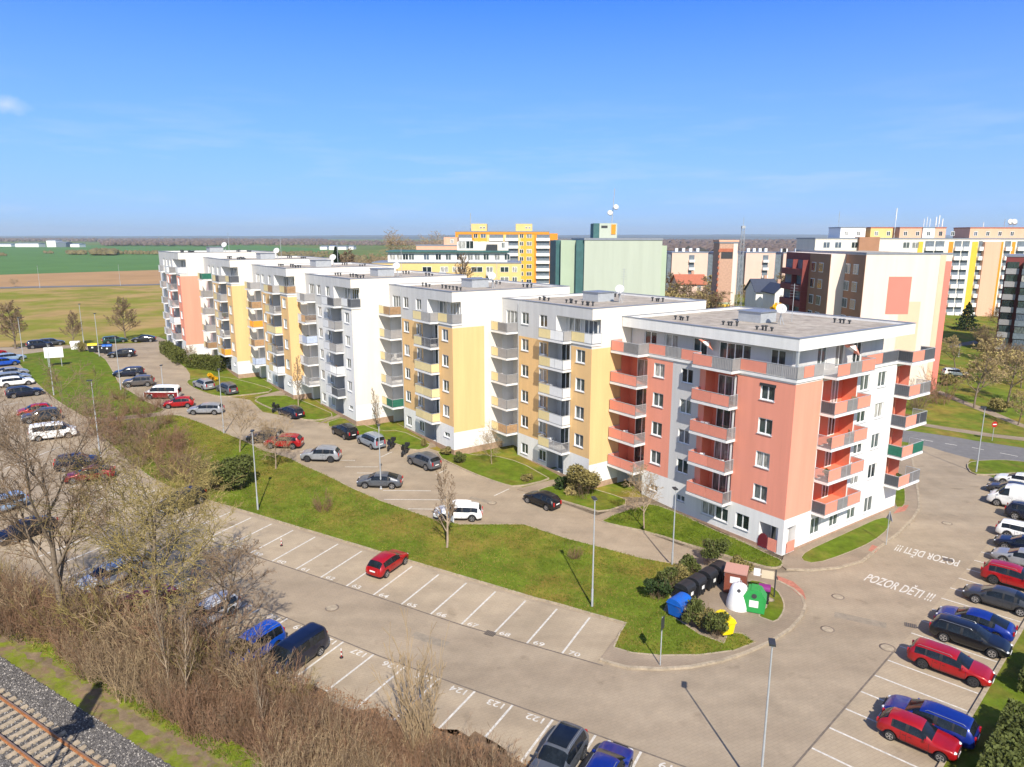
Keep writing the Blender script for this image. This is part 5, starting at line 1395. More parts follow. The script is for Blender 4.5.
def sign(label, b, h, kind, face, name='road_sign'):
    p = G(*b); z = T(p.x, p.y); t = thing(name, label, 'sign', (p.x, p.y, z + .02), face)
    m = MB(); m.bar((0, 0, 0), (0, 0, h), .035, 7); m.build('post', [M['metal']], t)
    q = MB()
    if kind == 'tri': q.add([(x, y, z) for y in (-.05, -.03) for x, z in ((-.45, h - .75), (.45, h - .75), (0, h + .02))], [(0, 1, 2), (5, 4, 3), (0, 3, 4, 1), (1, 4, 5, 2), (2, 5, 3, 0)]); mm = 'cap'
    elif kind == 'round':
        q.lathe([(.38, 0), (.38, .02)], 20); rx = Matrix.Translation((0, -.04, h - .4)) @ Matrix.Rotation(R(90), 4, 'X'); q.v = [tuple(rx @ Vector(v)) for v in q.v]; mm = 'tail'
    else: q.box(-.3, .3, -.05, -.03, h - .8, h); mm = 'dmetal'
    o = q.build('sign_plate', [M[mm]], t)
    if kind == 'round':
        q = MB(); q.box(-.25, .25, -.075, -.062, h - .46, h - .34); q.build('sign_bar', [M['frame']], t)
    return t
sign('blank-backed triangular sign on the pavement by the right lawn', (886, 545), 3.0, 'tri', math.atan2(VY, VX) + math.radians(60))
sign('round red no entry sign beside the main road', (992, 441), 2.6, 'round', 0.1)
sign('sign post seen edge-on at the pavement below the bin bushes', (660, 667), 3.3, 'rect', math.radians(60))
# white board behind the left lot
p0, p1 = G(46, 368), G(65, 367); t = thing('notice_board', 'wide white blank board on posts between the left lots', 'board', (p0.x, p0.y, T(p0.x, p0.y)), math.atan2(p1.y - p0.y, p1.x - p0.x)); L_ = (p1 - p0).length
m = MB(); m.box(0, L_, -.04, .04, 1.6, 3.3); m.build('board', [M['frame']], t)
for x in (.4, L_ - .4): m = MB(); m.bar((x, .08, 0), (x, .08, 3.2), .05, 6); m.build('post', [M['metal']], t)
# manholes and gratings
for x, y, s, lab in ((332, 608, .42, 'round manhole cover in the lane left of the red compact car'), (827.6, 629.5, .38, 'round manhole cover nearest the island kerb tip'), (887.5, 648, .42, 'dark-rimmed manhole cover at the end of the red estate bay'), (838, 597, .38, 'round manhole cover by the road lettering'), (947, 523.5, .38, 'manhole cover in the road beside the far right row'), (492, 503, .4, 'manhole cover in the lane left of the black hatchback'), (769, 601, .3, 'small round cover in the pavement near the info board')):
    p = G(x, y); t = thing('manhole_cover', lab, 'manhole cover', (p.x, p.y, T(p.x, p.y) + (.012 if x != 769 else .125)))
    m = MB(); m.lathe([(s * 1.16, 0), (s * 1.16, .010), (s * .92, .012)], 24); m.build('rim', [mat('iron', (.19, .15, .115), .8) if 'iron' not in bpy.data.materials else bpy.data.materials['iron']], t)
    m = MB(); m.lathe([(s * .9, .008), (s * .9, .018)], 24); m.build('lid', [M['kerb']], t)
for x, y, lab in ((490, 633.5, 'rusty drain grating at the foot of stall 68'), (910.5, 625.5, 'dark drain grating by the black estate'), (948, 560, 'dark drain grating on the mirrored road lettering')):
    p = G(x, y); t = thing('drain_grating', lab, 'drain', (p.x, p.y, T(p.x, p.y) + .018), R(-27))
    m = MB(); m.box(-.35, .35, -.27, .27, 0, .006); m.build('frame', [M['dmetal']], t)
    m = MB()
    for k in range(6): m.box(-.31 + k * .11, -.25 + k * .11, -.24, .24, .008, .02)
    m.build('grate', [bpy.data.materials['iron']], t)

# ------------------------------------------------------------------ the bin island
IZ = .125
def at_i(px, py): p = G(px, py, .12); return (p.x, p.y, IZ)
M['binblk'] = mat('black_bin_plastic', (.022, .024, .028), .45, .1, 4, spec=.4)
M['binblu'] = mat('blue_bin_plastic', (.008, .11, .48), .45, .08, 4)
M['binyel'] = mat('yellow_bin_plastic', (.80, .62, .01), .45, .08, 4)
M['bingrn'] = mat('green_bin_plastic', (.03, .30, .07), .45, .08, 4)
M['binwht'] = mat('white_bin_plastic', (.80, .80, .80), .45, .05, 4)
M['binbrn'] = mat('red_brown_bin', (.22, .065, .04), .55, .1, 4)
M['binpur'] = mat('magenta_bin', (.20, .02, .16), .5)
ang = math.atan2((G(718, 580) - G(684, 602)).y, (G(718, 580) - G(684, 602)).x)
def container(label, at, body, lid, rz, name='waste_container', w=1.37, d=1.05, h=1.1):
    t = thing(name, label, 'waste container', at, rz, 'waste containers on the island')
    m = MB(); b = .82
    vs = [(-w / 2 * b, -d / 2 * b, .14), (w / 2 * b, -d / 2 * b, .14), (w / 2 * b, d / 2 * b, .14), (-w / 2 * b, d / 2 * b, .14), (-w / 2, -d / 2, h), (w / 2, -d / 2, h), (w / 2, d / 2, h), (-w / 2, d / 2, h)]
    m.add(vs, [(3, 2, 1, 0), (0, 1, 5, 4), (1, 2, 6, 5), (2, 3, 7, 6), (3, 0, 4, 7)])
    m.box(-w / 2 - .04, w / 2 + .04, -d / 2 - .04, d / 2 + .04, h - .05, h + .02)
    for k in range(3): x = -w * .3 + k * w * .3; m.box(x - .04, x + .04, -d / 2 - .02, -d / 2 * .85, .3, h - .06)
    m.build('bin_body', [M[body]], t)
    q = MB(); n = 9
    pr = [(-d / 2 * math.cos(math.pi * i / (n - 1)), h + .022 + .34 * math.sin(math.pi * i / (n - 1)) ** .8) for i in range(n)]
    vs = [(sx * (w / 2 + .02), y, z) for sx in (-1, 1) for y, z in pr]
    q.add(vs, [(i, i + 1, n + i + 1, n + i) for i in range(n - 1)], 0, True); q.add(vs, [tuple(range(n)), tuple(range(2 * n - 1, n - 1, -1))])
    l = q.build('lid', [M[lid]], t)
    for x in (-w / 2 * .7, w / 2 * .7):
        for y in (-d / 2 * .7, d / 2 * .7): r_ = MB(); r_.lathe([(.1, -.03), (.1, .03)], 10); rx = Matrix.Rotation(R(90), 4, 'X'); r_.v = [tuple(rx @ Vector(v)) for v in r_.v]; r_.build('castor', [M['tyre']], t, (x, y, .1))
    s = MB(); s.box(-.16, .16, -d / 2 - .035, -d / 2 - .026, h - .46, h - .2); s.build('sticker', [M['plate']], t)
    return t
for (x, y), lab in zip(((684.5, 601), (695.5, 594.5), (707, 587.5), (717.5, 581)), ('black lidded container next to the blue one', 'second black container from the blue one', 'third black container from the blue one', 'black container farthest from the blue one')):
    container(lab, at_i(x, y), 'binblk', 'binblk', ang + R(0) - R(90) + R(90) , w=1.06, d=1.1, h=1.12)
container('blue paper container at the left end of the black row', at_i(678.5, 615), 'binblu', 'binblu', ang - R(90) + R(90), h=1.05)
t = container('yellow container half hidden by a bush at the island edge', at_i(724, 633), 'binyel', 'binyel', ang + R(60), h=1.0, w=1.15, d=.9)
# white bell
t = thing('waste_container', 'white bell-shaped bottle bank', 'waste container', at_i(738, 606.5), 0, 'waste containers on the island')
m = MB(); m.lathe([(.82, 0), (.82, .25), (.78, .5), (.6, 1.35), (.48, 1.62), (.25, 1.76), (.05, 1.8)], 28); m.build('bin_body', [M['binwht']], t)
for a in (250, 130, 10): q = MB(); q.lathe([(.13, 0), (.13, .05)], 14); mx = Matrix.Rotation(R(a), 4, 'Z') @ Matrix.Translation((.52, 0, 1.45)) @ Matrix.Rotation(R(70), 4, 'Y'); q.v = [tuple(mx @ Vector(v)) for v in q.v]; q.build('slot', [M['dark']], t)
q = MB(); q.bar((-.12, 0, 1.78), (-.12, 0, 1.95), .02, 5); q.bar((.12, 0, 1.78), (.12, 0, 1.95), .02, 5); q.bar((-.12, 0, 1.95), (.12, 0, 1.95), .02, 5); q.build('lifting_eye', [M['metal']], t)
# green house-shaped bank
t = thing('waste_container', 'green gabled bottle bank beside the white bell', 'waste container', at_i(753.5, 609.5), R(-22), 'waste containers on the island')
pr = [(-.72, .05), (.72, .05), (.80, 1.05), (.42, 1.62), (-.42, 1.62), (-.80, 1.05)]
m = MB(); vs = [(x, y * (1 if z < 1.3 else .92), z) for y in (-.55, .55) for x, z in pr]; n = 6
m.add(vs, [tuple(range(n)), tuple(range(2 * n - 1, n - 1, -1))] + [(i, n + i, n + (i + 1) % n, (i + 1) % n) for i in range(n)]); m.box(-.25, .25, -.5, .5, 1.60, 1.68); m.build('bin_body', [M['bingrn']], t)
q = MB(); q.lathe([(.17, 0), (.17, .03)], 16); rx = Matrix.Translation((0, -.55, 1.28)) @ Matrix.Rotation(R(90), 4, 'X'); q.v = [tuple(rx @ Vector(v)) for v in q.v]; q.build('slot', [M['dark']], t)
q = MB(); q.box(-.3, .3, -.575, -.56, .45, .95); q.build('sticker', [M['plate']], t)
# red-brown clothes bank, magenta bin, board
t = thing('waste_container', 'red brown clothes bank with a pale sloping top', 'waste container', at_i(735, 592), R(-25), 'waste containers on the island')
m = MB(); m.box(-.75, .75, -.5, .5, .08, 1.65); m.build('bin_body', [M['binbrn']], t)
m = MB(); m.add([(-.8, -.56, 1.66), (.8, -.56, 1.66), (.8, .56, 1.9), (-.8, .56, 1.9), (-.8, -.56, 1.74), (.8, -.56, 1.74), (.8, .56, 1.98), (-.8, .56, 1.98)], [(3, 2, 1, 0), (4, 5, 6, 7), (0, 1, 5, 4), (1, 2, 6, 5), (2, 3, 7, 6), (3, 0, 4, 7)]); m.build('lid', [mat('faded_lid', (.45, .24, .19), .6)], t)
q = MB(); q.box(-.35, .35, -.515, -.503, .9, 1.4); q.build('sticker', [M['plate']], t)
container('small dark bin with a magenta lid behind the green bank', at_i(763.5, 602), 'binblk', 'binpur', R(-22), w=.75, d=.75, h=1.0)
t = thing('notice_board', 'white notices on a dark post beside the green bottle bank', 'notice board', at_i(774, 597), R(-20))
m = MB(); m.bar((0, 0, 0), (0, 0, 2.1), .05, 6); m.build('post', [M['dmetal']], t)
m = MB(); m.box(-.95, -.12, -.03, .03, 1.35, 1.95); m.build('board', [mat('buff_board', (.62, .52, .36), .6)], t); m = MB(); m.box(-1.5, -1.05, -.03, .03, 1.45, 2.0); m.bar((-1.05, 0, 1.6), (-.95, 0, 1.6), .03, 4); m.build('board', [M['frame']], t)
# waste containers in front of the meadow
for x, y, b, l, lab in ((93.5, 352.5, 'binblk', 'binyel', 'dark container with a yellow lid in front of the meadow'), (103.5, 353, 'binblk', 'binblk', 'black container beside the yellow-lidded one by the meadow'), (108, 353.5, 'binblk', 'binblu', 'black container with a blue lid beside the black car'), (76, 350, 'binwht', 'binwht', 'pale bottle bank in front of the meadow shrub')):
    p = G(x, y); container(lab, (p.x, p.y, p.z + .02), b, l, R(20), h=1.3, w=1.5)
# fence beyond the right verge
t = thing('wire_fence', 'green wire fence behind the long hedge in the right corner', 'fence', (0, 0, 0)); a, b = Vector(rpt(8, 1.86)), Vector(rpt(-1, 1.9)); n = 12
m = MB()
for k in range(5): m.bar((*a, .3 + k * .35), (*b, .3 + k * .35), .008, 4)
for k in range(140): q = a + (b - a) * k / 140; m.bar((q.x, q.y, .15), (q.x, q.y, 1.75), .005, 3, caps=False)
m.build('wire_mesh', [mat('green_wire', (.02, .13, .08), .5)], t)
for k in range(n + 1): q = a + (b - a) * k / n; m = MB(); m.bar((q.x, q.y, 0), (q.x, q.y, 1.9), .03, 6); m.build('post', [bpy.data.materials['green_wire']], t)
# traffic cone-like red posts standing in the stalls
for x, y, lab in ((281.5, 546, 'red and white marker post standing in the middle row'), (341.5, 658, 'red marker post standing in the bottom row')):
    p = G(x, y); t = thing('marker_post', lab, 'marker post', (p.x, p.y, T(p.x, p.y) + .02)); m = MB(); m.lathe([(.12, 0), (.12, .05), (.04, .06)], 10); m.build('foot', [M['trim']], t)
    for k in range(4): m = MB(); m.bar((0, 0, .06 + .14 * k), (0, 0, .199 + .14 * k), .03, 8); m.build('band', [M['tail'] if k % 2 == 0 else M['frame']], t)
# the railway signal whose shadow falls on the track
tp_ = G(88, 704); l_ = 10.7 / math.tan(R(43)); sx, sy = tp_.x - l_ * math.cos(R(100.5)), tp_.y - l_ * math.sin(R(100.5)); sz = T(sx, sy)
t = thing('railway_signal', 'tall railway signal mast with a ladder beside the track', 'railway signal', (sx, sy, sz), math.atan2(VY, VX))
m = MB(); m.bar((0, 0, 0), (0, 0, 11.5), .10, 8); m.bar((.45, 0, 0), (.45, 0, 10), .05, 6)
m.build('post', [M['dmetal']], t)
m = MB()
for k in range(26): m.bar((0, 0, .4 + .38 * k), (.45, 0, .4 + .38 * k), .02, 4)
m.bar((.0, -.3, 9), (.5, -.3, 9.0), .03, 4); m.build('ladder', [M['dmetal']], t)
m = MB(); m.box(-.42, .42, -.12, .12, 9.9, 11.9); m.box(-.25, .25, -.12, .12, 11.903, 12.6); m.box(-.9, .95, -.5, .5, 9.0, 9.08); m.bar((.9, -.5, 9.08), (.9, -.5, 10.1), .03, 4); m.bar((.9, .5, 9.08), (.9, .5, 10.1), .03, 4); m.build('signal_board', [M['dmetal']], t)
for k in range(4): m = MB(); m.bar((0, -.12, 10.1 + .5 * k), (0, -.4, 10.1 + .5 * k), .16, 12); m.build('signal_hood', [M['trim']], t)
# ------------------------------------------------------------------ things people keep on the balconies
def on_section(i, x, y, z):
    p = Matrix.Translation((*W(uu[i], vvv[i]), zz[i])) @ Matrix.Rotation(RZ, 4, 'Z') @ Vector((x, y, z)); return p
rgc = random.Random(8); gc = 'things kept on the balconies'
def pot_mesh():
    m = MB(); m.lathe([(.13, 0), (.18, .3), (.19, .32)], 10); return m.mesh('pot', [M['tile_r']])
POT = pot_mesh()
def leafball(seed, r):
    g_ = np.random.default_rng(seed); n = 120; d = g_.normal(size=(n, 3)); d /= np.linalg.norm(d, axis=1, keepdims=True); C = d * r * g_.random((n, 1)) ** .4 + np.array([0, 0, .32 + r * .8])
    a = g_.normal(size=(n, 3)); a /= np.linalg.norm(a, axis=1, keepdims=True); b = np.cross(a, g_.normal(size=(n, 3))); b /= np.linalg.norm(b, axis=1, keepdims=True); c = np.cross(a, b); s = .06
    V = np.stack([C - b * s - c * s, C + b * s - c * s, C + b * s + c * s, C - b * s + c * s], 1).reshape(-1, 3); return npmesh('leaves', V, np.arange(n)[:, None] * 4 + np.arange(4)[None], [M['leaf_g']])
LB_ = [leafball(k, .22 + .06 * k) for k in range(3)]
CH = MB(); CH.box(-.22, .22, -.22, .22, .40, .45); CH.box(-.22, .22, .18, .22, .453, .9)
for a in (-.2, .17):
    for b in (-.2, .17): CH.box(a, a + .03, b, b + .03, 0, .398)
CHM = CH.mesh('chair', [M['frame']]); CHB = CH.mesh('chair', [M['pan_brown']])
RK = MB()
for a in (-.4, .4): RK.bar((a, -.25, 0), (a, .2, .95), .012, 4); RK.bar((a, .25, 0), (a, -.2, .95), .012, 4)
for k in range(6): RK.bar((-.4, -.2 + .08 * k, .95), (.4, -.2 + .08 * k, .95), .006, 3)
RK.box(-.3, -.02, -.13, -.115, .45, .94, 1); RK.box(.05, .32, .03, .045, .5, .94, 2); RKM = RK.mesh('drying_rack', [M['frame'], M['pan_w'], M['pan_blue']])
spots = [(i, x, y, z + .015) for i in range(1, 6) for z in [2.93 + 2.867 * k for k in range(4)] for x, y in ((rgc.uniform(-6.2, -3.8), -.45), (rgc.uniform(-14.2, -12.8), -.7))]
spots += [(0, x, y, 3.0 + 2.85 * k - .005) for k in range(4) for x, y in ((-8.2, -.5), (-6.2, -.55), (-17.6, -.7), (.6, 4.6), (.6, 7.8), (.6, 17))]
nm = {0: ('potted_plant', 'potted green plant standing on a balcony of the long block', 'plant'), 1: ('balcony_chair', 'small chair standing on a balcony of the long block', 'chair'), 2: ('drying_rack', 'folding rack with washing on a balcony of the long block', 'drying rack')}
for (i, x, y, z) in spots:
    if rgc.random() < .3: continue
    k = rgc.choice([0, 0, 0, 1, 1, 2]); p = on_section(i, x, y, z); n_, l_, c_ = nm[k]
    if k == 0:
        t = thing(n_, l_, c_, p, 0, gc + ', plants'); link('pot', POT, t); link('leaves', rgc.choice(LB_), t)
    else:
        o = link(n_, (rgc.choice([CHM, CHB]) if k == 1 else RKM), None, p, rgc.uniform(0, 6.28)); tag(o, l_, c_, gc + (', chairs' if k == 1 else ', racks'))
def parasol(label, p):
    t = thing('parasol', label, 'parasol', p); m = MB(); m.bar((0, 0, 0), (0, 0, 2.0), .025, 6); m.build('pole', [M['frame']], t)
    q = MB(); n = 8
    q.add([(0, 0, 2.05)] + [(.85 * math.cos(2 * math.pi * k / n), .85 * math.sin(2 * math.pi * k / n), 1.55) for k in range(n)], [(0, 1 + k, 1 + (k + 1) % n) for k in range(0, n, 2)], 0); q.add([(0, 0, 2.05)] + [(.85 * math.cos(2 * math.pi * k / n), .85 * math.sin(2 * math.pi * k / n), 1.55) for k in range(n)], [(0, 1 + k, 1 + (k + 1) % n) for k in range(1, n, 2)], 1); c = q.build('canopy', [M['pan_o'], M['frame']], t); c.matrix_local = Matrix.Translation((0, 0, 1.8)) @ Matrix.Rotation(R(38), 4, 'Y') @ Matrix.Translation((0, 0, -1.8))
parasol('tilted red and white parasol on the left roof terrace', on_section(0, -9.2, .55, 14.66)); parasol('tilted red and white parasol on the right roof terrace', on_section(0, -.4, 8.6, 14.66))
# ------------------------------------------------------------------ vegetation
def tubes(S, n=3):
    """S: (k, 8) p0 p1 r0 r1 -> vertices, quads"""
    S = np.asarray(S, float); p0, p1, r0, r1 = S[:, :3], S[:, 3:6], S[:, 6], S[:, 7]
    d = p1 - p0; d /= np.linalg.norm(d, axis=1, keepdims=True) + 1e-9
    a = np.where(np.abs(d[:, 2:3]) < .9, np.array([[0, 0, 1.]]), np.array([[1., 0, 0]]))
    x = np.cross(d, a); x /= np.linalg.norm(x, axis=1, keepdims=True) + 1e-9; y = np.cross(d, x)
    t = np.arange(n) * 2 * np.pi / n; c, s = np.cos(t), np.sin(t)
    off = x[:, None, :] * c[None, :, None] + y[:, None, :] * s[None, :, None]
    V = np.concatenate([p0[:, None, :] + off * r0[:, None, None], p1[:, None, :] + off * r1[:, None, None]], 1)
    i = np.arange(n); f = np.stack([i, (i + 1) % n, n + (i + 1) % n, n + i], 1)
    F = (np.arange(len(S))[:, None, None] * 2 * n + f[None]).reshape(-1, 4)
    return V.reshape(-1, 3), F
def grow(rg, H, r0, form):
    """a bare tree: list of (level, segment); form gives, per level, number of children, length factor, spread, upward pull"""
    out = []
    def branch(p, d, L, r, lv):
        k = (9, 6, 4, 2, 2)[lv]; up = form['up'][lv]; jit = form['jit'][lv]
        nch = form['n'][lv] if lv < len(form['n']) else 0
        st = form['start'][min(lv, 3)]; pts = []
        for i in range(k):
            d = d + Vector((rg.gauss(0, jit), rg.gauss(0, jit), rg.gauss(0, jit * .6) + up)); d.normalize()
            q = p + d * (L / k); a, b = r * (1 - .82 * i / k), r * (1 - .82 * (i + 1) / k)
            out.append((lv, (*p, *q, a, b))); pts.append((p.copy(), q.copy(), d.copy(), a, i)); p = q
        for c in range(nch):
            f = st + (1 - st) * ((c + rg.random()) / nch); j = min(k - 1, int(f * k)); a, b, dd, rr, _ = pts[j]
            s = a.lerp(b, f * k - j); az = c * 2.4 + rg.uniform(-.6, .6); sp = form['spread'][lv] * rg.uniform(.75, 1.25)
            o = dd.orthogonal().normalized(); o.rotate(Matrix.Rotation(az, 3, dd)); nd = (dd * math.cos(sp) + o * math.sin(sp)).normalized()
            l = L * form['len'][lv] * (1 - form['taper'] * (f - st) / (1 - st + 1e-6)) * rg.uniform(.75, 1.2)
            branch(s, nd, l, min(rr * .62, r * form['rad'][lv]) , lv + 1)
    branch(Vector((0, 0, 0)), Vector((rg.gauss(0, .03), rg.gauss(0, .03), 1)).normalized(), H, r0, 0)
    return out
FORM = {
 'round': dict(n=(16, 8, 5, 3), start=(.28, .25, .2, .2), spread=(.85, .7, .7, .6), len=(.46, .5, .5, .5), up=(.02, .06, .03, 0, 0), jit=(.05, .1, .14, .16, .2), rad=(.5, .5, .5, .6), taper=.55),
 'upright': dict(n=(22, 7, 4, 2), start=(.2, .25, .2, .2), spread=(.55, .5, .55, .6), len=(.38, .42, .5, .5), up=(.0, .10, .06, 0, 0), jit=(.03, .07, .1, .14, .2), rad=(.45, .5, .5, .6), taper=.75),
 'wide': dict(n=(11, 10, 6, 4), start=(.3, .15, .15, .15), spread=(.95, .75, .75, .7), len=(.62, .5, .5, .5), up=(.0, .09, .03, 0, 0), jit=(.07, .12, .16, .18, .2), rad=(.55, .5, .5, .6), taper=.3),
 'big': dict(n=(12, 12, 8, 6), start=(.25, .2, .15, .1), spread=(.62, .68, .7, .7), len=(.68, .46, .44, .5), up=(.0, .07, .03, .01, 0), jit=(.05, .1, .15, .18, .2), rad=(.62, .45, .5, .6), taper=.35),
 'ovoid': dict(n=(26, 9, 6, 3), start=(.2, .2, .2, .2), spread=(.75, .6, .6, .6), len=(.42, .42, .5, .5), up=(.0, .10, .05, 0, 0), jit=(.02, .07, .12, .14, .2), rad=(.4, .5, .5, .6), taper=.6),
 'conic': dict(n=(34, 8, 5, 2), start=(.16, .2, .2, .2), spread=(1.05, .6, .6, .6), len=(.36, .42, .5, .5), up=(.0, .06, .03, 0, 0), jit=(.02, .07, .12, .14, .2), rad=(.4, .5, .5, .6), taper=.85),
}
TP = {}
def leafquads(C, size, rg=RN, aspect=1.0, up=0.0):
    n = len(C); a = rg.normal(size=(n, 3)); a[:, 2] += up; a /= np.linalg.norm(a, axis=1, keepdims=True); b = rg.normal(size=(n, 3)); b -= (b * a).sum(1, keepdims=True) * a; b /= np.linalg.norm(b, axis=1, keepdims=True) + 1e-9
    c = np.cross(a, b); s = size * rg.uniform(.6, 1.3, (n, 1))
    V = np.stack([C - b * s - c * s * aspect, C + b * s - c * s * aspect, C + b * s + c * s * aspect, C - b * s + c * s * aspect], 1).reshape(-1, 3)
    return V, (np.arange(n)[:, None] * 4 + np.arange(4)[None])
def tree_proto(key, form, H, r0, seed, bark, twig, minr=.008, leaf=None, leafn=0, lsize=.05):
    if key in TP: return TP[key]
    rg = random.Random(seed); S = grow(rg, H, r0, FORM[form]); H = max(q[5] for _, q in S) * .97
    tr = [s for l, s in S if l <= 1]; cr = [s for l, s in S if l > 1]
    def fix(a, m): a = np.array(a); a[:, 6:] = np.maximum(a[:, 6:], m); return a
    V, F = tubes(fix(tr, minr * 1.4), 6); tm = npmesh('trunk', V, F, [M[bark]], smooth=True)
    ca = fix(cr, minr); V, F = tubes(ca, 3); mi = np.zeros(len(F), np.int32); mats = [M[twig]]
    if leaf:
        pick = ca[np.random.default_rng(seed).integers(0, len(ca), leafn)]; t = np.random.default_rng(seed + 1).random((leafn, 1))
        C = pick[:, :3] * (1 - t) + pick[:, 3:6] * t + np.random.default_rng(seed + 2).normal(0, lsize, (leafn, 3))
        V2, F2 = leafquads(C, lsize); F = np.concatenate([F, F2 + len(V)]); V = np.concatenate([V, V2]); mi = np.concatenate([mi, np.ones(len(F2), np.int32)]); mats.append(M[leaf])
    cm = npmesh('crown', V, F, mats, mi)
    TP[key] = (tm, cm, H); return TP[key]
def tree(label, at, h, proto, rz=None, name='bare_tree', group=None, sx=1.0, cat='tree', sink=.05):
    p = G(*at) if len(at) == 2 else Vector(at); tm, cm, H = proto; s = h / H
    t = thing(name, label, cat, (p.x, p.y, T(p.x, p.y) - sink), random.uniform(0, 6.28) if rz is None else rz, group); t.scale = (s * sx, s * sx, s)
    link('trunk', tm, t); link('crown', cm, t); return t
def th(b, ytop):   # height of something standing at b whose tip is seen at row ytop
    p = G(*b); return A(b[0], ytop, p.y).z - p.z
gA = 'young bare trees by the lane'
UPR = [tree_proto('u%d' % i, 'upright', 6, .085, 20 + i, 'bark_l', 'twig', .011) for i in range(3)]
RND = [tree_proto('r%d' % i, 'round', 6, .085, 30 + i, 'bark_l', 'twig_s', .011) for i in range(2)]
WID = [tree_proto('w%d' % i, 'wide', 6, .11, 40 + i, 'bark_l', 'twig_s', .011) for i in range(2)]
CON = [tree_proto('c%d' % i, 'ovoid', 10, .16, 50 + i, 'bark', 'twig', .024) for i in range(2)]
for lab, b, yt, pr, sx in (('young bare tree on the lawn in front of the white estate', (447, 549), 466, UPR[0], 1.15), ('young bare tree with a pale trunk on the left lawn', (240, 453), 398, RND[0], 1.1), ('wide-crowned bare tree in front of the red SUV', (276, 470), 412, WID[0], 1.1),
                          ('slim bare tree against the far yellow stair', (298.5, 407), 357, UPR[1], .9), ('slim bare tree in front of the white gable wall', (380, 432), 388, UPR[2], 1.0), ('bare tree on the lawn before the yellow gable wall', (492, 465), 421, WID[1], .9),
                          ('bare tree on the lawn before the coral building', (644, 530), 466, RND[1], 1.0), ('dark little bare tree behind the hedge at the far coral gable', (193, 361), 344, RND[0], 1.5), ('thin sapling beside the brown grey car', (126, 400), 385, UPR[1], 1.0)):
    tree(lab, b, th(b, yt), pr, sx=sx, group=gA)
for lab, b, yt, pr, sx in (('broad bare tree at the meadow edge by the left margin', (15.6, 349), 301, CON[0], 1.5), ('small bare tree at the meadow edge between two lamps', (73.4, 346), 311, CON[1], 1.2), ('tall bare tree at the meadow edge above the dark green car', (126, 341), 297, CON[0], 1.35), ('round bare tree by the far road at the ploughed field', (15, 287), 277.5, WID[0], 1.6)):
    tree(lab, b, th(b, yt), pr, sx=sx, group='bare trees by the meadow')
# the big trees in the brush
b = (66, 646); p = tree_proto('big', 'big', 13, .26, 71, 'bark', 'twig', .010)
tree('large bare tree rising from the brush at the left', b, th(b, 372), p, 1.0, 'bare_tree')
b = (153, 650); FORM['bud'] = dict(FORM['wide'], n=(14, 12, 8, 4)); p = tree_proto('bud', 'bud', 9, .2, 75, 'bark', 'twig_y', .010, 'leaf_y', 3800, .020)
tree('budding tree with yellowish twigs over the parked cars', b, th(b, 452), p, 2.0, 'budding_tree', sx=1.25)
b = (222, 668); p2 = tree_proto('bud2', 'round', 8, .14, 78, 'bark', 'twig', .011)
tree('bare grey tree right of the budding tree', b, th(b, 540), p2, .4, 'bare_tree', sx=1.15)
# ---- shrubs made of many stems
def shrub_np(rg, H, R_, nst, sub, rad, lean=.35, upright=0.0):
    S = []
    for _ in range(nst):
        a = rg.uniform(0, 2 * np.pi); q = R_ * .35 * math.sqrt(rg.random()); p = np.array([q * math.cos(a), q * math.sin(a), 0.])
        a2 = a + rg.normal(0, .6); ln = lean * rg.uniform(.2, 1.2)
        d = np.array([ln * math.cos(a2), ln * math.sin(a2), 1.]); d /= np.linalg.norm(d); h = H * rg.uniform(.55, 1.08); k = 3
        for i in range(k):
            q = p + d * h / k; f0, f1 = 1 - .75 * i / k, 1 - .75 * (i + 1) / k
            S.append((*p, *q, rad * f0, rad * f1))
            for _ in range(sub):
                t = rg.random(); s = p * (1 - t) + q * t; dd = d + rg.normal(0, .55, 3) + np.array([0, 0, upright]); dd /= np.linalg.norm(dd); l = h * rg.uniform(.12, .3) * (1.2 - .2 * i)
                e = s + dd * l; S.append((*s, *e, rad * .5 * f0, rad * .25))
                if rg.random() < .7: d3 = dd + rg.normal(0, .5, 3); d3 /= np.linalg.norm(d3); s2 = s + dd * l * .5; S.append((*s2, *(s2 + d3 * l * .6), rad * .35, rad * .22))
            d = d + rg.normal(0, .12, 3); d[2] = abs(d[2]); d /= np.linalg.norm(d); p = q
    return np.array(S)
rg = np.random.default_rng(5)
SHR = [shrub_np(rg, 1.0, .8, 20, 3, .0062, .5) for _ in range(4)] + [shrub_np(rg, 1.0, .6, 15, 3, .0072, .25, .5) for _ in range(2)]
def inpoly(x, y, P_):
    c = False; n = len(P_)
    for i in range(n):
        (x1, y1), (x2, y2) = P_[i], P_[i - 1]
        if (y1 > y) != (y2 > y) and x < (x2 - x1) * (y - y1) / (y2 - y1) + x1: c = not c
    return c
brush = P([(-120, 585), (0, 598), (60, 622), (120, 642), (180, 662), (240, 692), (300, 718), (350, 738), (420, 757), (500, 780), (530, 815), (400, 850), (290, 830), (262, 757), (240, 745), (195, 738), (157, 712), (118, 695), (87, 674), (70, 657), (45, 640), (0, 637), (-120, 640)])
bx = [p[0] for p in brush]; by = [p[1] for p in brush]
Vs, Fs, Ms = [], [], []; off = 0; cnt = 0
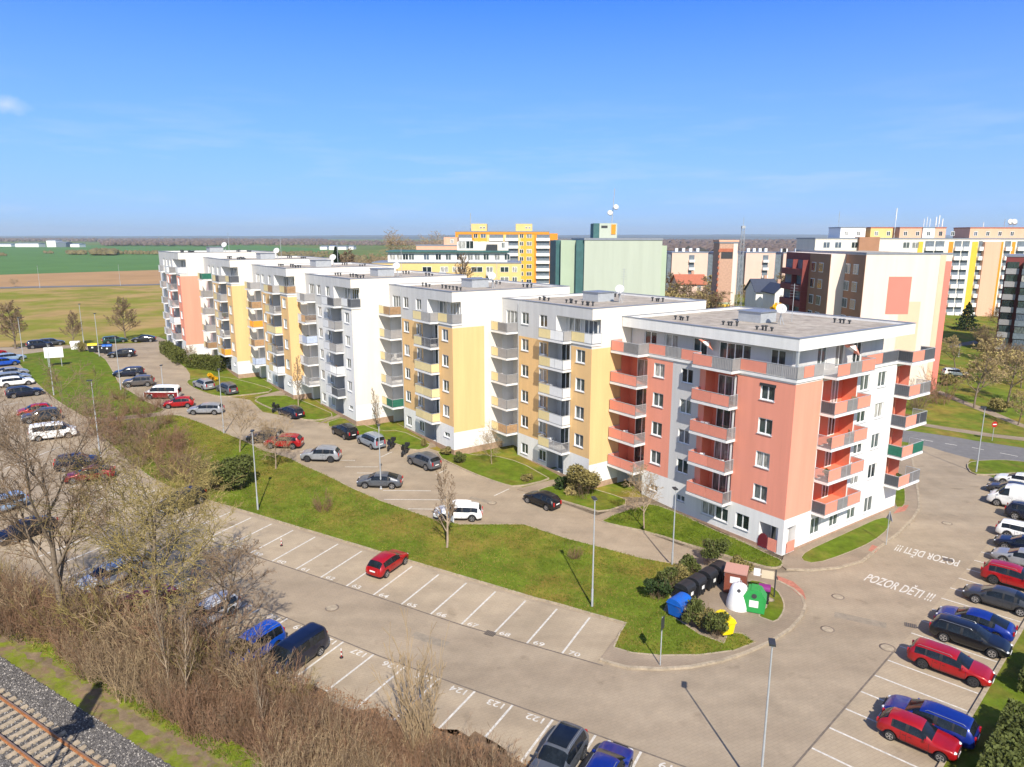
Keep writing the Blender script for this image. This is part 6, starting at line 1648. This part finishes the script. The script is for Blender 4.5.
while cnt < 1000:
    x, y = rg.uniform(min(bx), max(bx)), rg.uniform(min(by), max(by))
    if not inpoly(x, y, brush): continue
    cnt += 1
    S = SHR[rg.integers(0, 6)].copy(); u_, v_ = UV(x, y); h = rg.uniform(1.5, 3.0) * (1.08 if u_ > 9 else .8); w = h * rg.uniform(.75, 1.15); a = rg.uniform(0, 6.28); c, s = math.cos(a), math.sin(a)
    for o in (0, 3):
        X, Y = S[:, o].copy() * w, S[:, o + 1].copy() * w
        S[:, o] = X * c - Y * s + x; S[:, o + 1] = X * s + Y * c + y; S[:, o + 2] = S[:, o + 2] * h + T(x, y)
    S[:, 6:] *= h * 1.05; S[:, 6:] = np.maximum(S[:, 6:], .0055)
    V, F = tubes(S, 3); Vs.append(V); Fs.append(F + off); off += len(V)
    q = rg.random() + .25 * math.sin(x * .5) + .2 * math.sin(y * .7 + 1); Ms.append(np.full(len(F), 0 if q < .5 else (1 if q < .85 else 2), np.int32))
o = link('undergrowth', npmesh('undergrowth', np.concatenate(Vs), np.concatenate(Fs), [M['twig_r'], M['twig'], M['twig_s']], np.concatenate(Ms)))
tag(o, 'dense leafless brown brush between the railway and the parking rows', 'undergrowth', None, 'stuff')
SM = {}
def shrub(label, at, h, k, m='twig_r', w=1.0, name='bare_shrub', group=None, cat='shrub'):
    key = (k, m)
    if key not in SM:
        S = SHR[k].copy() if k < 6 else SHX[k - 6].copy(); S[:, 6:] = np.maximum(S[:, 6:], .0042 if k < 6 else .003); V, F = tubes(S, 3); SM[key] = npmesh(name, V, F, [M[m]])
    p = G(*at); o = link(name, SM[key], None, (p.x, p.y, p.z + .02), random.uniform(0, 6.28)); o.scale = (h * w, h * w, h); return tag(o, label, cat, group)
SHX = [shrub_np(np.random.default_rng(91 + i), 1.0, .8, 32, 4, .0052, .75) for i in range(2)] + [shrub_np(np.random.default_rng(97), 1.0, .30, 26, 5, .0055, .22, .9)]
gs = 'bare shrubs on the left lawn'
for i, (x, y, h) in enumerate([(112, 432, 2.6), (135, 444, 3.0), (152, 459, 3.0), (168, 465, 2.8), (178, 482, 2.6), (197, 484, 2.6), (132, 414, 2.4), (152, 430, 2.6), (108, 412, 2.4), (186, 462, 2.4), (206, 490, 2.2), (95, 436, 2.8), (120, 400, 2.2), (142, 402, 2.0), (160, 408, 2.0), (176, 440, 2.2), (128, 456, 2.4), (100, 425, 2.6), (118, 420, 2.8), (142, 436, 3.0), (160, 448, 3.0), (172, 452, 2.8), (188, 472, 2.8), (146, 418, 2.5), (126, 436, 2.8), (138, 468, 2.4), (164, 478, 2.4), (120, 446, 2.6), (200, 470, 2.3), (168, 424, 2.0), (106, 440, 2.6), (88, 415, 2.2), (152, 412, 2.0), (182, 448, 2.0)]):
    o = shrub('leafless shrub in the brown thicket on the left lawn', (x, y), h, 6 + i % 2, ('twig_r', 'twig', 'twig_r')[i % 3], 1.0, group=gs)
shrub('small round leafless shrub alone on the lawn above the middle row', (323, 512), 2.0, 6, 'twig_r', .85)
shrub('low leafless bush on the lawn by the lane, left of the island', (575, 559), 1.4, 7, 'twig_r', 1.0)
shrub('leafless bush at the hedge by the far coral gable', (170, 354), 1.5, 6, 'twig_r', 1.2)
shrub('leafless shrub at the foot of the salmon stripe of the cream block', (940, 404), 5.5, 6, 'twig_r', .8)
shrub('leafless shrub behind the far balconies of the coral building', (916, 411), 5.0, 7, 'twig', .8)
shrub('tall many-stemmed bare shrub at the lower edge of the bottom row', (418, 765), th((418, 765), 640), 8, 'twig_s', .62)
for x, y, yt, lab in ((172, 700, 575, 'thin pale sapling standing in the brush below the vivid blue car'), (187, 712, 600, 'thinner pale sapling right of another in the brush'), (265, 742, 665, 'short pale sapling in the brush near the bottom')):
    tree(lab, (x, y), th((x, y), yt), UPR[0], name='sapling', sx=.55)
for i, (x, y, h, k) in enumerate([(12, 612, 4.2, 6), (40, 622, 4.6, 7), (92, 640, 4.4, 6), (118, 650, 5.0, 7), (140, 660, 4.0, 6), (172, 668, 4.6, 7), (196, 676, 4.8, 6), (214, 684, 4.2, 7), (238, 694, 3.8, 6), (262, 706, 3.4, 7), (284, 716, 3.0, 6), (56, 636, 4.0, 7), (104, 632, 5.4, 6), (160, 655, 5.2, 7), (185, 660, 5.4, 6), (-10, 606, 4.4, 7), (230, 682, 4.4, 7), (258, 692, 2.8, 6), (276, 701, 2.7, 7), (296, 708, 2.5, 6), (246, 684, 2.9, 7)]):
    shrub('tall twiggy bare shrub in the brush beside the bottom parking row', (x, y), h, k, ('twig', 'twig_s', 'twig_r', 'twig_y')[i % 4], .8, group='tall bare shrubs in the brush')
# ---- leafy bushes and hedges
M['leaf_h'] = mat('hedge_leaf', (.095, .105, .022), .75, .5, 2.2, spec=.25)
def bush_mesh(name, H, Rr, n, size, m, seed, lumps=9, box=None, twigs=True, gap=.5):
    rg = np.random.default_rng(seed); C = []
    if box:
        L, D = box; k = n
        x = rg.uniform(-L / 2, L / 2, k); y = rg.uniform(-D / 2, D / 2, k); z = rg.uniform(.05, 1, k) * H
        edge = rg.integers(0, 3, k); z = np.where(edge == 0, H * rg.uniform(.86, 1.05, k), z); y = np.where(edge == 1, np.sign(y) * D / 2 * rg.uniform(.8, 1.08, k), y)
        z += .10 * np.sin(x * 2.1 + seed) + .06 * np.sin(x * 5.3); C = np.stack([x, y, z], 1)
    else:
        for _ in range(lumps):
            a = rg.uniform(0, 6.28); q = Rr * .62 * math.sqrt(rg.random()); c = np.array([q * math.cos(a), q * math.sin(a), H * rg.uniform(.3, .78)]); r = np.array([Rr, Rr, H * .55]) * rg.uniform(.28, .48)
            d = rg.normal(size=(n // lumps, 3)); d /= np.linalg.norm(d, axis=1, keepdims=True); C.append(c + d * r * (rg.random((n // lumps, 1)) ** .35))
        C = np.concatenate(C); C = C[C[:, 2] > .02]
    V, F = leafquads(C, size, rg, 1.0, .4); mats = [M[m]]; mi = np.zeros(len(F), np.int32)
    if twigs:
        S = shrub_np(rg, H * .95, Rr * 1.2 if not box else box[0] * .9, 26, 2, .012, .5); V2, F2 = tubes(S, 3); F = np.concatenate([F, F2 + len(V)]); V = np.concatenate([V, V2]); mi = np.concatenate([mi, np.ones(len(F2), np.int32)]); mats.append(M['twig'])
    return npmesh(name, V, F, mats, mi)
def bush(label, at, H, Rr, m, n=1800, size=.07, seed=1, name='bush', h0=0.0, cat='bush', group=None, **k):
    p = G(*at); me = bush_mesh(name, H, Rr, n, size, m, seed, **k); o = link(name, me, None, (p.x, p.y, p.z + h0), random.uniform(0, 6)); return tag(o, label, cat, group)
bush('large grey green shrub behind the black hatchback', (583, 497), 3.3, 2.0, 'leaf_o', 5200, .06, 1)
bush('low dark shrub at the bed left of the large grey green shrub', (566, 490), 1.5, 1.2, 'leaf_d', 1500, .07, 2)
bush('straw coloured grass tuft beside the large grey green shrub', (571, 496), 1.1, .7, 'leaf_y', 700, .05, 3, name='ornamental_grass')
bush('dark green shrub in the brown thicket by the left lawn lamp', (232, 490), 3.4, 2.7, 'leaf_g', 5200, .075, 4)
bush('brown green shrub left of the dark green one on the left lawn', (210, 492), 2.8, 2.0, 'leaf_o', 2600, .06, 5)
bush('bright yellow flowering bush above the silver car', (213, 382), 1.5, .85, 'leaf_f', 1100, .06, 6, name='flowering_bush')
for x, y, H, r, m, lab in ((657, 600, 1.7, 1.15, 'leaf_d', 'dark bush at the left tip of the bin island'), (669, 591, 1.6, 1.1, 'leaf_g', 'bush behind the nearest black container'), (679, 584, 1.6, 1.1, 'leaf_o', 'bush behind the second black container'), (689, 577, 1.6, 1.0, 'leaf_g', 'bush behind the third black container'),
                          (712, 566, 2.3, 1.5, 'leaf_g', 'largest bush behind the black container row'), (741, 578, 1.5, 1.1, 'leaf_o', 'bush behind the red brown clothes bank'), (694, 627, 1.9, 1.1, 'leaf_g', 'bush right of the blue container'), (707, 633, 1.6, .9, 'leaf_o', 'bush between the blue and the yellow container'), (716, 638, 1.9, .9, 'leaf_g', 'bush against the yellow container')):
    bush(lab, (x, y), H, r, m, 2400, .05, int(x), h0=.12)
for x, y, H, r, m, lab in ((460, 463, 1.2, .9, 'leaf_g', 'small green bush in the bed by the yellow gable'), (447, 455, 1.0, .8, 'leaf_o', 'low olive bush at the path behind the slate SUV'), (528, 481, .9, .8, 'leaf_o', 'low brown bush at the entrance path of the yellow stair'), (424, 447, 1.0, .4, 'leaf_o', 'slim brown bush at the corner of the lawn behind motorcycles'), (83, 352, 2.0, 1.6, 'leaf_o', 'olive shrub left of the yellow-lidded container')):
    bush(lab, (x, y), H, r, m, 1100, .055, int(x))
def hedge(label, a, b, H, D, m, n, seed, size=.07, h0=0):
    A_, B_ = (Vector((*a, 0)), Vector((*b, 0))) if isinstance(a, tuple) and isinstance(a[0], float) else (G(*a), G(*b)); c = (A_ + B_) / 2; L = (B_ - A_).xy.length
    o = link('hedge', bush_mesh('hedge', H, 1, n, size, m, seed, box=(L, D), twigs=False), None, (c.x, c.y, T(c.x, c.y) + h0), math.atan2(B_.y - A_.y, B_.x - A_.x)); return tag(o, label, 'hedge')
hedge('clipped green hedge left of the gap at the far coral gable', (165, 352), (182, 366), 2.0, 1.8, 'leaf_h', 5200, 3)
hedge('clipped green hedge right of the gap at the far coral gable', (190, 366), (226, 371), 2.0, 2.4, 'leaf_h', 6500, 4)
a, b = rpt(7, 1.53), rpt(.9, 1.5); hedge('long clipped hedge along the kerb in the lower right corner', a, b, 1.5, 1.3, 'leaf_g', 13000, 5, .06, .08)
a, b = rpt(-.6, 1.45), rpt(-2.6, 1.47); hedge('short hedge piece behind the black estate at the right edge', a, b, 1.3, 1.1, 'leaf_g', 5000, 6, .06, .08)
# ---- park trees at right, trees between the far buildings
SPR = [tree_proto('s%d' % i, 'round', 9, .16, 60 + i, 'bark', 'twig_s', .022, 'leaf_y', 1700, .07) for i in range(2)]
SP2 = tree_proto('s9', 'wide', 8, .16, 66, 'bark', 'twig', .02, 'leaf_o', 1000, .07)
for i, (x, y, yt, pr, lab) in enumerate([(974, 408, 352, SPR[0], 'yellow green tree at the footpath beyond the corner verge'), (1008, 402, 350, SPR[1], 'broad spring green tree at the right edge of the park'), (983, 384, 338, SPR[1], 'spring green tree behind the white park car'), (1003, 378, 340, SP2, 'brownish tree in the middle of the park trees'), (1021, 388, 345, SP2, 'brownish tree at the right margin of the park'), (955, 368, 336, SPR[0], 'small yellow green tree next to the park lamp'),
                                         (1018, 425, 390, SPR[0], 'low yellow green tree at the right edge above the footpath'), (990, 360, 322, SP2, 'olive tree in front of the dark wine red block'), (1001, 332, 305, SP2, 'reddish bare tree before the peach end wall')]):
    tree(lab, (x, y), th((x, y), yt), pr, name='park_tree', group='trees in the park', sx=1.25)
for x, y, H, r, lab in ((947, 385, 2.2, 1.8, 'green bush beside the salmon stripe of the cream block'), (1000, 412, 2.0, 2.2, 'olive bush under the park trees'), (985, 345, 2.2, 2.6, 'olive bush at the asphalt path in the park')): bush(lab, (x, y), H, r, 'leaf_o', 1500, .1, int(x) + 3)
def conifer(label, at, h, rr, seed):
    p = Vector(at); rg = np.random.default_rng(seed); n = 2600; z = rg.random(n) ** 1.3; a = rg.uniform(0, 6.28, n); lay = .8 + .25 * np.sin(z * 38); q = rr * (1 - z) ** .85 * lay * rg.uniform(.55, 1.05, n)
    C = np.stack([q * np.cos(a), q * np.sin(a), .06 * h + z * h * .94 - q * .12], 1); V, F = leafquads(C, h * .022, rg, .6); t = thing('conifer', label, 'tree', (p.x, p.y, T(p.x, p.y) - .05)); link('crown', npmesh('crown', V, F, [M['ever']]), t)
    m = MB(); m.bar((0, 0, 0), (0, 0, h * .9), .18, 7, 0, .03); m.build('trunk', [M['bark']], t)
p = G(966, 330); conifer('dark pointed conifer beside the yellow stripe of the long block', p, th((966, 330), 302), 3.6, 3)
def far_tree(label, px, y, pytop, proto, name='bare_tree', sx=1.2):
    x = (px - 512) / FPX * y; z = T(x, y); tree(label, (x, y, z), A(px, pytop, y).z - z, proto, name=name, sx=sx, group='trees between the far buildings')
x = (338.5 - 512) / FPX * 215; conifer('dark conifer behind the roofs left of the low yellow block', (x, 215, 0), A(338, 247.5, 215).z - T(x, 215), 4.6, 8)
for px, y, yt, pr, lab in ((352, 222, 249, CON[1], 'reddish bare tree right of the dark conifer'), (364, 225, 252, WID[0], 'low bare tree between conifer and yellow block'), (378, 228, 252, WID[1], 'low bare tree at the left end of the yellow block'), (418, 262, 228, WID[0], 'tall bare tree behind the peach building'), (402, 275, 238, WID[1], 'bare tree left of the tall one behind the peach building'),
                           (464, 190, 254, UPR[1], 'slim bare tree in front of the low yellow block'), (455, 188, 258, UPR[0], 'second slim bare tree in front of the low yellow block')): far_tree(lab, px, y, yt, pr, sx=1.6)
FT = tree_proto('ft', 'round', 9, .16, 160, 'bark', 'twig_s', .032, 'leaf_y', 1300, .10)
FO = tree_proto('fo', 'wide', 9, .18, 161, 'bark', 'twig', .03, 'leaf_o', 900, .10)
for i, (px, y, yt) in enumerate([(670, 165, 291), (676, 185, 280), (682, 160, 294), (690, 162, 292), (699, 166, 293), (708, 172, 286), (711, 200, 274), (668, 230, 272), (744, 225, 284), (749, 220, 286), (783, 215, 283), (789, 220, 272), (794, 215, 278), (703, 178, 292)]):
    far_tree('small yellowish or brown tree among the houses beyond the coral building', px, y, yt, (FT, FO)[i % 2], 'garden_tree', 1.35)
x = (783 - 512) / FPX * 182; o = link('flowering_bush', bush_mesh('flowering_bush', 3, 4.5, 1500, .2, 'leaf_f', 77, twigs=False), None, (x, 182, T(x, 182) + 4.5)); tag(o, 'yellow flowering bush below the small gabled house', 'bush'); o.location.z = T(x, 182)
o.scale = (1, 1, 2.0)
# ---- grass tufts on the lawns near the camera
def tufts(poly, n, h, name, mats, lab, z0=.13, seed=1):
    rg = np.random.default_rng(seed); xs = [p[0] for p in poly]; ys = [p[1] for p in poly]; C = []
    while len(C) < n:
        x, y = rg.uniform(min(xs), max(xs)), rg.uniform(min(ys), max(ys))
        if inpoly(x, y, poly): C.append((x, y, T(x, y) + z0))
    C = np.array(C); k = 3; C = np.repeat(C, k, 0); m = len(C); a = rg.uniform(0, 6.28, m); w = .028 * rg.uniform(.6, 1.4, m); hh = h * rg.uniform(.5, 1.4, m); lx, ly = rg.normal(0, .5, m) * hh, rg.normal(0, .5, m) * hh; o2 = rg.normal(0, .05, (m, 2))
    b = C.copy(); b[:, :2] += o2
    V = np.stack([b + np.stack([np.cos(a) * w, np.sin(a) * w, 0 * a], 1), b - np.stack([np.cos(a) * w, np.sin(a) * w, 0 * a], 1), b + np.stack([lx, ly, hh], 1)], 1).reshape(-1, 3)
    F = np.arange(3 * m).reshape(-1, 3); mi = (np.repeat(rg.random(n), k) + .25 * np.sin(C[:, 0] * .35) * np.cos(C[:, 1] * .3) > .72).astype(np.int32)
    o = link(name, npmesh(name, V, F, [M[q] for q in mats], mi)); return tag(o, lab, 'grass', None, 'stuff')
tufts(L_main, 52000, .07, 'grass', ('tuft', 'tuft_dry'), 'short green and straw grass on the big lawn between the parking rows')
tufts(L_s1, 5000, .08, 'grass', ('tuft', 'tuft'), 'fresh green grass in front of the coral building', seed=2)
tufts(band(-4.6, -3.4), 9000, .10, 'grass', ('tuft', 'tuft_dry'), 'weedy grass along the trackside path', .03, 3)
# fallen leaves and dead stems over the soil by the bottom row
rgl = np.random.default_rng(12); C = []
sb = [rowpt(-2.5, .6), rowpt(8, .8), rowpt(8, 1.9), rowpt(-2.5, 1.9)]; xs = [p[0] for p in sb]; ys = [p[1] for p in sb]
while len(C) < 9000:
    x, y = rgl.uniform(min(xs), max(xs)), rgl.uniform(min(ys), max(ys))
    if inpoly(x, y, sb): C.append((x, y, T(x, y) + .04))
V, F = leafquads(np.array(C), .045, rgl, .7, 1.5)
M['dead_leaf'] = mat('dead_leaf', (.24, .13, .065), .9, .5, 3)
o = link('fallen_leaves', npmesh('fallen_leaves', V, F, [M['dead_leaf']])); tag(o, 'brown fallen leaves drifted over the ends of the bottom row', 'leaves', None, 'stuff')

# ------------------------------------------------------------------ far country
def treeline(name, lab, spec, m, seed):
    rg = np.random.default_rng(seed); Vs, Fs = [], []; off = 0
    ico = [(0, 0, 1), (.89, 0, .45), (.28, .85, .45), (-.72, .53, .45), (-.72, -.53, .45), (.28, -.85, .45), (.72, .53, -.45), (-.28, .85, -.45), (-.89, 0, -.45), (-.28, -.85, -.45), (.72, -.53, -.45)]
    fi = np.array([(0, 1, 2), (0, 2, 3), (0, 3, 4), (0, 4, 5), (0, 5, 1), (1, 6, 2), (2, 7, 3), (3, 8, 4), (4, 9, 5), (5, 10, 1), (2, 6, 7), (3, 7, 8), (4, 8, 9), (5, 9, 10), (1, 10, 6)]); ico = np.array(ico)
    for p0, p1, d0, d1, n, h in spec:
        px = rg.uniform(p0, p1, n); d = rg.uniform(d0, d1, n); x = (px - 512) / FPX * d; hh = h * rg.uniform(.6, 1.25, n); w = hh * rg.uniform(.5, .9, n)
        for i in range(n):
            z = T(x[i], d[i]); j = rg.uniform(.75, 1.25, (11, 1)); Vs.append(ico * j * np.array([w[i], w[i], hh[i] * .55]) + np.array([x[i], d[i], z + hh[i] * .5])); Fs.append(fi + off); off += 11
    o = link(name, npmesh(name, np.concatenate(Vs), np.concatenate(Fs), [M[m]])); return tag(o, lab, 'woodland', None, 'stuff')
M['wood_b'] = mat('bare_woodland', (.135, .10, .085), .95, .4, .05)
M['wood_d'] = mat('dark_woodland', (.045, .045, .038), .95, .4, .05)
M['wood_o'] = mat('budding_woodland', (.15, .125, .06), .95, .4, .05)
treeline('woodland', 'dark belt of leafless forest along the left horizon', [(-400, 330, 2600, 4600, 2600, 12), (180, 480, 1700, 2600, 900, 9), (110, 230, 1600, 1900, 420, 10)], 'wood_b', 1)
treeline('woodland', 'wide brown woodland behind the pink flats', [(540, 1150, 420, 1600, 5200, 8.5), (540, 1150, 1600, 4200, 2600, 13)], 'wood_b', 2)
treeline('woodland', 'scattered dark pines in the woodland behind the flats', [(640, 830, 330, 900, 60, 10)], 'wood_d', 3)
treeline('woodland', 'brown hedgerow bushes across the green field', [(98, 122, 800, 860, 110, 6), (75, 92, 830, 870, 60, 4.5), (125, 165, 840, 900, 110, 3.6), (-20, 14, 760, 800, 60, 3.2), (52, 60, 880, 900, 12, 3), (262, 330, 600, 900, 160, 4)], 'wood_o', 4)
treeline('woodland', 'olive and brown gardens between the roofs and the pasture', [(330, 420, 330, 700, 300, 4.5), (285, 345, 420, 520, 110, 3.2)], 'wood_o', 5)
def hills(name, d, dep, prof, m):
    mb = MB(); n = len(prof); a = []; 
    for k, (px, py) in enumerate(prof):
        x = (px - 512) / FPX * d; a.append((x, max(A(px, py, d).z, 6)))
    vs = [(x, d, -5) for x, z in a] + [(x, d + dep * .5, z) for x, z in a] + [(x * 1.1, d + dep, -5) for x, z in a]
    mb.add(vs, [(i, i + 1, n + i + 1, n + i) for i in range(n - 1)] + [(n + i, n + i + 1, 2 * n + i + 1, 2 * n + i) for i in range(n - 1)], 0, True)
    o = mb.build(name, [M[m]]); o['kind'] = 'structure'
rgh = random.Random(5)
def prof(y0, y1, am, p0=-500, p1=1500, n=90): return [(p0 + (p1 - p0) * i / n, y0 + (y1 - y0) * i / n - am * (math.sin(i * .35) * .5 + math.sin(i * .13 + 1) + .4 * math.sin(i * .9)) - rgh.random() * .25) for i in range(n + 1)]
M['hillm'] = mat('wooded_hill', (.05, .065, .06), .95, .3, .002)
hills('hills', 10500, 3000, prof(236.2, 233.6, .35), 'hillm')
hills('hills', 7000, 2500, prof(237.6, 236.4, .25), 'hillm')
# sheds and halls far out
for i, (a, b, d, hh, lab) in enumerate([(6, 20, 1500, 5, 'low white farm shed at the left end of the far horizon'), (24, 47, 1450, 7, 'long white shed on the horizon left of the larger hall'), (55, 64, 1450, 13, 'tall white hall end on the horizon'), (64.3, 74, 1450, 9, 'grey middle of the far white hall'), (78, 87, 1450, 6, 'small white tower building right of the far hall'),
                                      (323, 330, 1200, 5, 'first small white shed in the far fields'), (332, 338, 1180, 6, 'second small white shed in the far fields'), (339, 349, 1200, 5, 'longest white shed in the far fields'), (350, 356, 1220, 5, 'last white shed in the row in the far fields')]):
    x0, x1 = (a - 512) / FPX * d, (b - 512) / FPX * d; t = thing('warehouse', lab, 'warehouse', (x0, d, 5)); w = x1 - x0
    m = MB(); m.box(0, w, 0, 22, 0, hh); m.build('wall', [M['white' if i != 3 else 'slate']], t)
    m = MB(); m.add([(-.3, -.3, hh + .02), (w + .3, -.3, hh + .02), (w + .3, 11, hh + 1.6), (-.3, 11, hh + 1.6), (-.3, 22.3, hh + .02), (w + .3, 22.3, hh + .02)], [(0, 1, 2, 3), (3, 2, 5, 4), (0, 3, 4), (1, 5, 2)]); m.build('roof', [M['cap']], t)
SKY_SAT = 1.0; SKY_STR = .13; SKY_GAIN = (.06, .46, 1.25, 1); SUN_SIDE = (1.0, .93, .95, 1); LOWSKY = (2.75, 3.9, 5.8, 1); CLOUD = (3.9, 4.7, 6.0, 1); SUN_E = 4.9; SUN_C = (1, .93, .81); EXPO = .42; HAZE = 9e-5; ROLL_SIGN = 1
# ------------------------------------------------------------------ sky, sun, air, camera
SUN_AZ, SUN_EL = -79.5, 43.0
w = bpy.data.worlds.new('World'); SC.world = w; w.use_nodes = True
nt = w.node_tree; N = nt.nodes; L = nt.links; bg = N['Background']
sk = N.new('ShaderNodeTexSky'); sk.sky_type = 'NISHITA'; sk.sun_disc = False; sk.sun_elevation = R(SUN_EL); sk.sun_rotation = R(90 - SUN_AZ)
sk.air_density = 1.0; sk.dust_density = .25; sk.ozone_density = 3.0; sk.altitude = 200
hs = N.new('ShaderNodeHueSaturation'); hs.inputs['Saturation'].default_value = SKY_SAT; hs.inputs['Hue'].default_value = .5
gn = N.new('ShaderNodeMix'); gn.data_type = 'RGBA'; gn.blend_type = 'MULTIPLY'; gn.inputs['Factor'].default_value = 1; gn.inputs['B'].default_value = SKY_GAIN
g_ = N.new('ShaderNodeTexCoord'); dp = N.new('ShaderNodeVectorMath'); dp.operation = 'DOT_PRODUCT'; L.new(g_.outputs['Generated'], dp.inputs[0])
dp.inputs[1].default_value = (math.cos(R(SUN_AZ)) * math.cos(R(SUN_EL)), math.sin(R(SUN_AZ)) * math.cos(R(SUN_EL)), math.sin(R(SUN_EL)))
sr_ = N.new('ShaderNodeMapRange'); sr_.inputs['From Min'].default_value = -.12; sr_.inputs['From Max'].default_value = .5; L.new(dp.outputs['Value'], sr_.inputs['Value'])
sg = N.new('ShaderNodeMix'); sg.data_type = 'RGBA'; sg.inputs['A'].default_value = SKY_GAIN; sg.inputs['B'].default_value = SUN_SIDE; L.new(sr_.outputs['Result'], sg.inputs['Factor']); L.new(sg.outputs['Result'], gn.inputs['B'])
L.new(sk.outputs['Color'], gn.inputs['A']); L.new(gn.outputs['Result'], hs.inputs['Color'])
# thin wisps of cloud low over the horizon
tc = N.new('ShaderNodeTexCoord'); sp = N.new('ShaderNodeSeparateXYZ'); L.new(tc.outputs['Generated'], sp.inputs['Vector'])
mp = N.new('ShaderNodeMapping'); mp.inputs['Scale'].default_value = (5, 5, 42); L.new(tc.outputs['Generated'], mp.inputs['Vector'])
no = N.new('ShaderNodeTexNoise'); no.inputs['Scale'].default_value = 1.0; no.inputs['Detail'].default_value = 7; no.inputs['Roughness'].default_value = .6; L.new(mp.outputs['Vector'], no.inputs['Vector'])
cr = N.new('ShaderNodeValToRGB'); cr.color_ramp.elements[0].position = .50; cr.color_ramp.elements[1].position = .84; L.new(no.outputs['Fac'], cr.inputs['Fac'])
ba = N.new('ShaderNodeValToRGB'); e = ba.color_ramp.elements; e[0].position = .0; e[0].color = (.6, .6, .6, 1); e[1].position = .20; e[1].color = (0, 0, 0, 1); q = e.new(.09); q.color = (.5, .5, .5, 1); L.new(sp.outputs['Z'], ba.inputs['Fac'])
mu = N.new('ShaderNodeMath'); mu.operation = 'MULTIPLY'; L.new(cr.outputs['Color'], mu.inputs[0]); L.new(ba.outputs['Color'], mu.inputs[1])
# one small cloud far to the left
cd_ = Vector(ray(6, 105)).normalized()
sv = N.new('ShaderNodeVectorMath'); sv.operation = 'SUBTRACT'; L.new(tc.outputs['Generated'], sv.inputs[0]); sv.inputs[1].default_value = cd_
sm_ = N.new('ShaderNodeVectorMath'); sm_.operation = 'MULTIPLY'; L.new(sv.outputs['Vector'], sm_.inputs[0]); sm_.inputs[1].default_value = (1, 1, 2.6)
ln_ = N.new('ShaderNodeVectorMath'); ln_.operation = 'LENGTH'; L.new(sm_.outputs['Vector'], ln_.inputs[0])
n3 = N.new('ShaderNodeTexNoise'); n3.inputs['Scale'].default_value = 55; n3.inputs['Detail'].default_value = 5; L.new(tc.outputs['Generated'], n3.inputs['Vector'])
ad = N.new('ShaderNodeMath'); ad.operation = 'MULTIPLY_ADD'; L.new(n3.outputs['Fac'], ad.inputs[0]); ad.inputs[1].default_value = .035; L.new(ln_.outputs['Value'], ad.inputs[2])
r3 = N.new('ShaderNodeMapRange'); r3.inputs['From Min'].default_value = .046; r3.inputs['From Max'].default_value = .018; r3.inputs['To Max'].default_value = .75; L.new(ad.outputs['Value'], r3.inputs['Value'])
am = N.new('ShaderNodeMath'); am.operation = 'MAXIMUM'; L.new(mu.outputs['Value'], am.inputs[0]); L.new(r3.outputs['Result'], am.inputs[1]); mu = am
mx = N.new('ShaderNodeMix'); mx.data_type = 'RGBA'; L.new(mu.outputs['Value'], mx.inputs['Factor']); L.new(hs.outputs['Color'], mx.inputs['A']); mx.inputs['B'].default_value = CLOUD
# pale air low on the sky
hz = N.new('ShaderNodeValToRGB'); e = hz.color_ramp.elements; e[0].position = 0; e[0].color = (.85, .85, .85, 1); e[1].position = .34; e[1].color = (0, 0, 0, 1); q = e.new(.12); q.color = (.5, .5, .5, 1); L.new(sp.outputs['Z'], hz.inputs['Fac'])
m3 = N.new('ShaderNodeMix'); m3.data_type = 'RGBA'; L.new(hz.outputs['Color'], m3.inputs['Factor']); L.new(hs.outputs['Color'], m3.inputs['A']); m3.inputs['B'].default_value = LOWSKY
L.new(m3.outputs['Result'], mx.inputs['A'])
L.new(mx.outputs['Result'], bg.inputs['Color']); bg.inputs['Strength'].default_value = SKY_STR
ld = bpy.data.lights.new('sun', 'SUN'); ld.energy = SUN_E; ld.angle = R(.53); ld.color = SUN_C
lo = bpy.data.objects.new('sun', ld); COL.objects.link(lo)
sd = Vector((math.cos(R(SUN_AZ)) * math.cos(R(SUN_EL)), math.sin(R(SUN_AZ)) * math.cos(R(SUN_EL)), math.sin(R(SUN_EL))))
lo.rotation_euler = sd.to_track_quat('Z', 'Y').to_euler(); lo.location = sd * 200
if HAZE:
    m = bpy.data.materials.new('air'); m.use_nodes = True; n2 = m.node_tree; n2.nodes.clear(); out = n2.nodes.new('ShaderNodeOutputMaterial'); pv = n2.nodes.new('ShaderNodeVolumePrincipled')
    pv.inputs['Color'].default_value = (.78, .87, 1, 1); pv.inputs['Density'].default_value = HAZE; pv.inputs['Anisotropy'].default_value = .2
    n2.links.new(pv.outputs['Volume'], out.inputs['Volume'])
    q = MB(); q.box(-15500, 15500, -120, 14500, -60, 190); o = q.build('haze', [m]); tag(o, 'thin bluish air over the whole view', 'haze', None, 'stuff')
cd = bpy.data.cameras.new('camera'); cd.sensor_width = 36; cd.lens = FPX / 1024 * 36; cd.clip_start = .5; cd.clip_end = 40000
co = bpy.data.objects.new('camera', cd); COL.objects.link(co); co.location = (0, 0, CAMH)
co.rotation_euler = (Matrix.Rotation(math.pi / 2 - PITCH, 3, 'X') @ Matrix.Rotation(ROLL_SIGN * ROLL, 3, 'Z')).to_euler()
SC.camera = co
vs_ = SC.view_settings; vs_.view_transform = 'Standard'; vs_.look = 'None'; vs_.exposure = EXPO; vs_.gamma = 1; vs_.use_curve_mapping = False
SC.render.engine = 'CYCLES'; cy = SC.cycles
cy.use_denoising = True; cy.max_bounces = 6; cy.diffuse_bounces = 3; cy.glossy_bounces = 3; cy.transmission_bounces = 2; cy.volume_bounces = 1; cy.transparent_max_bounces = 8
cy.use_adaptive_sampling = True; cy.adaptive_threshold = .015; cy.sample_clamp_indirect = 6
SC.render.film_transparent = False
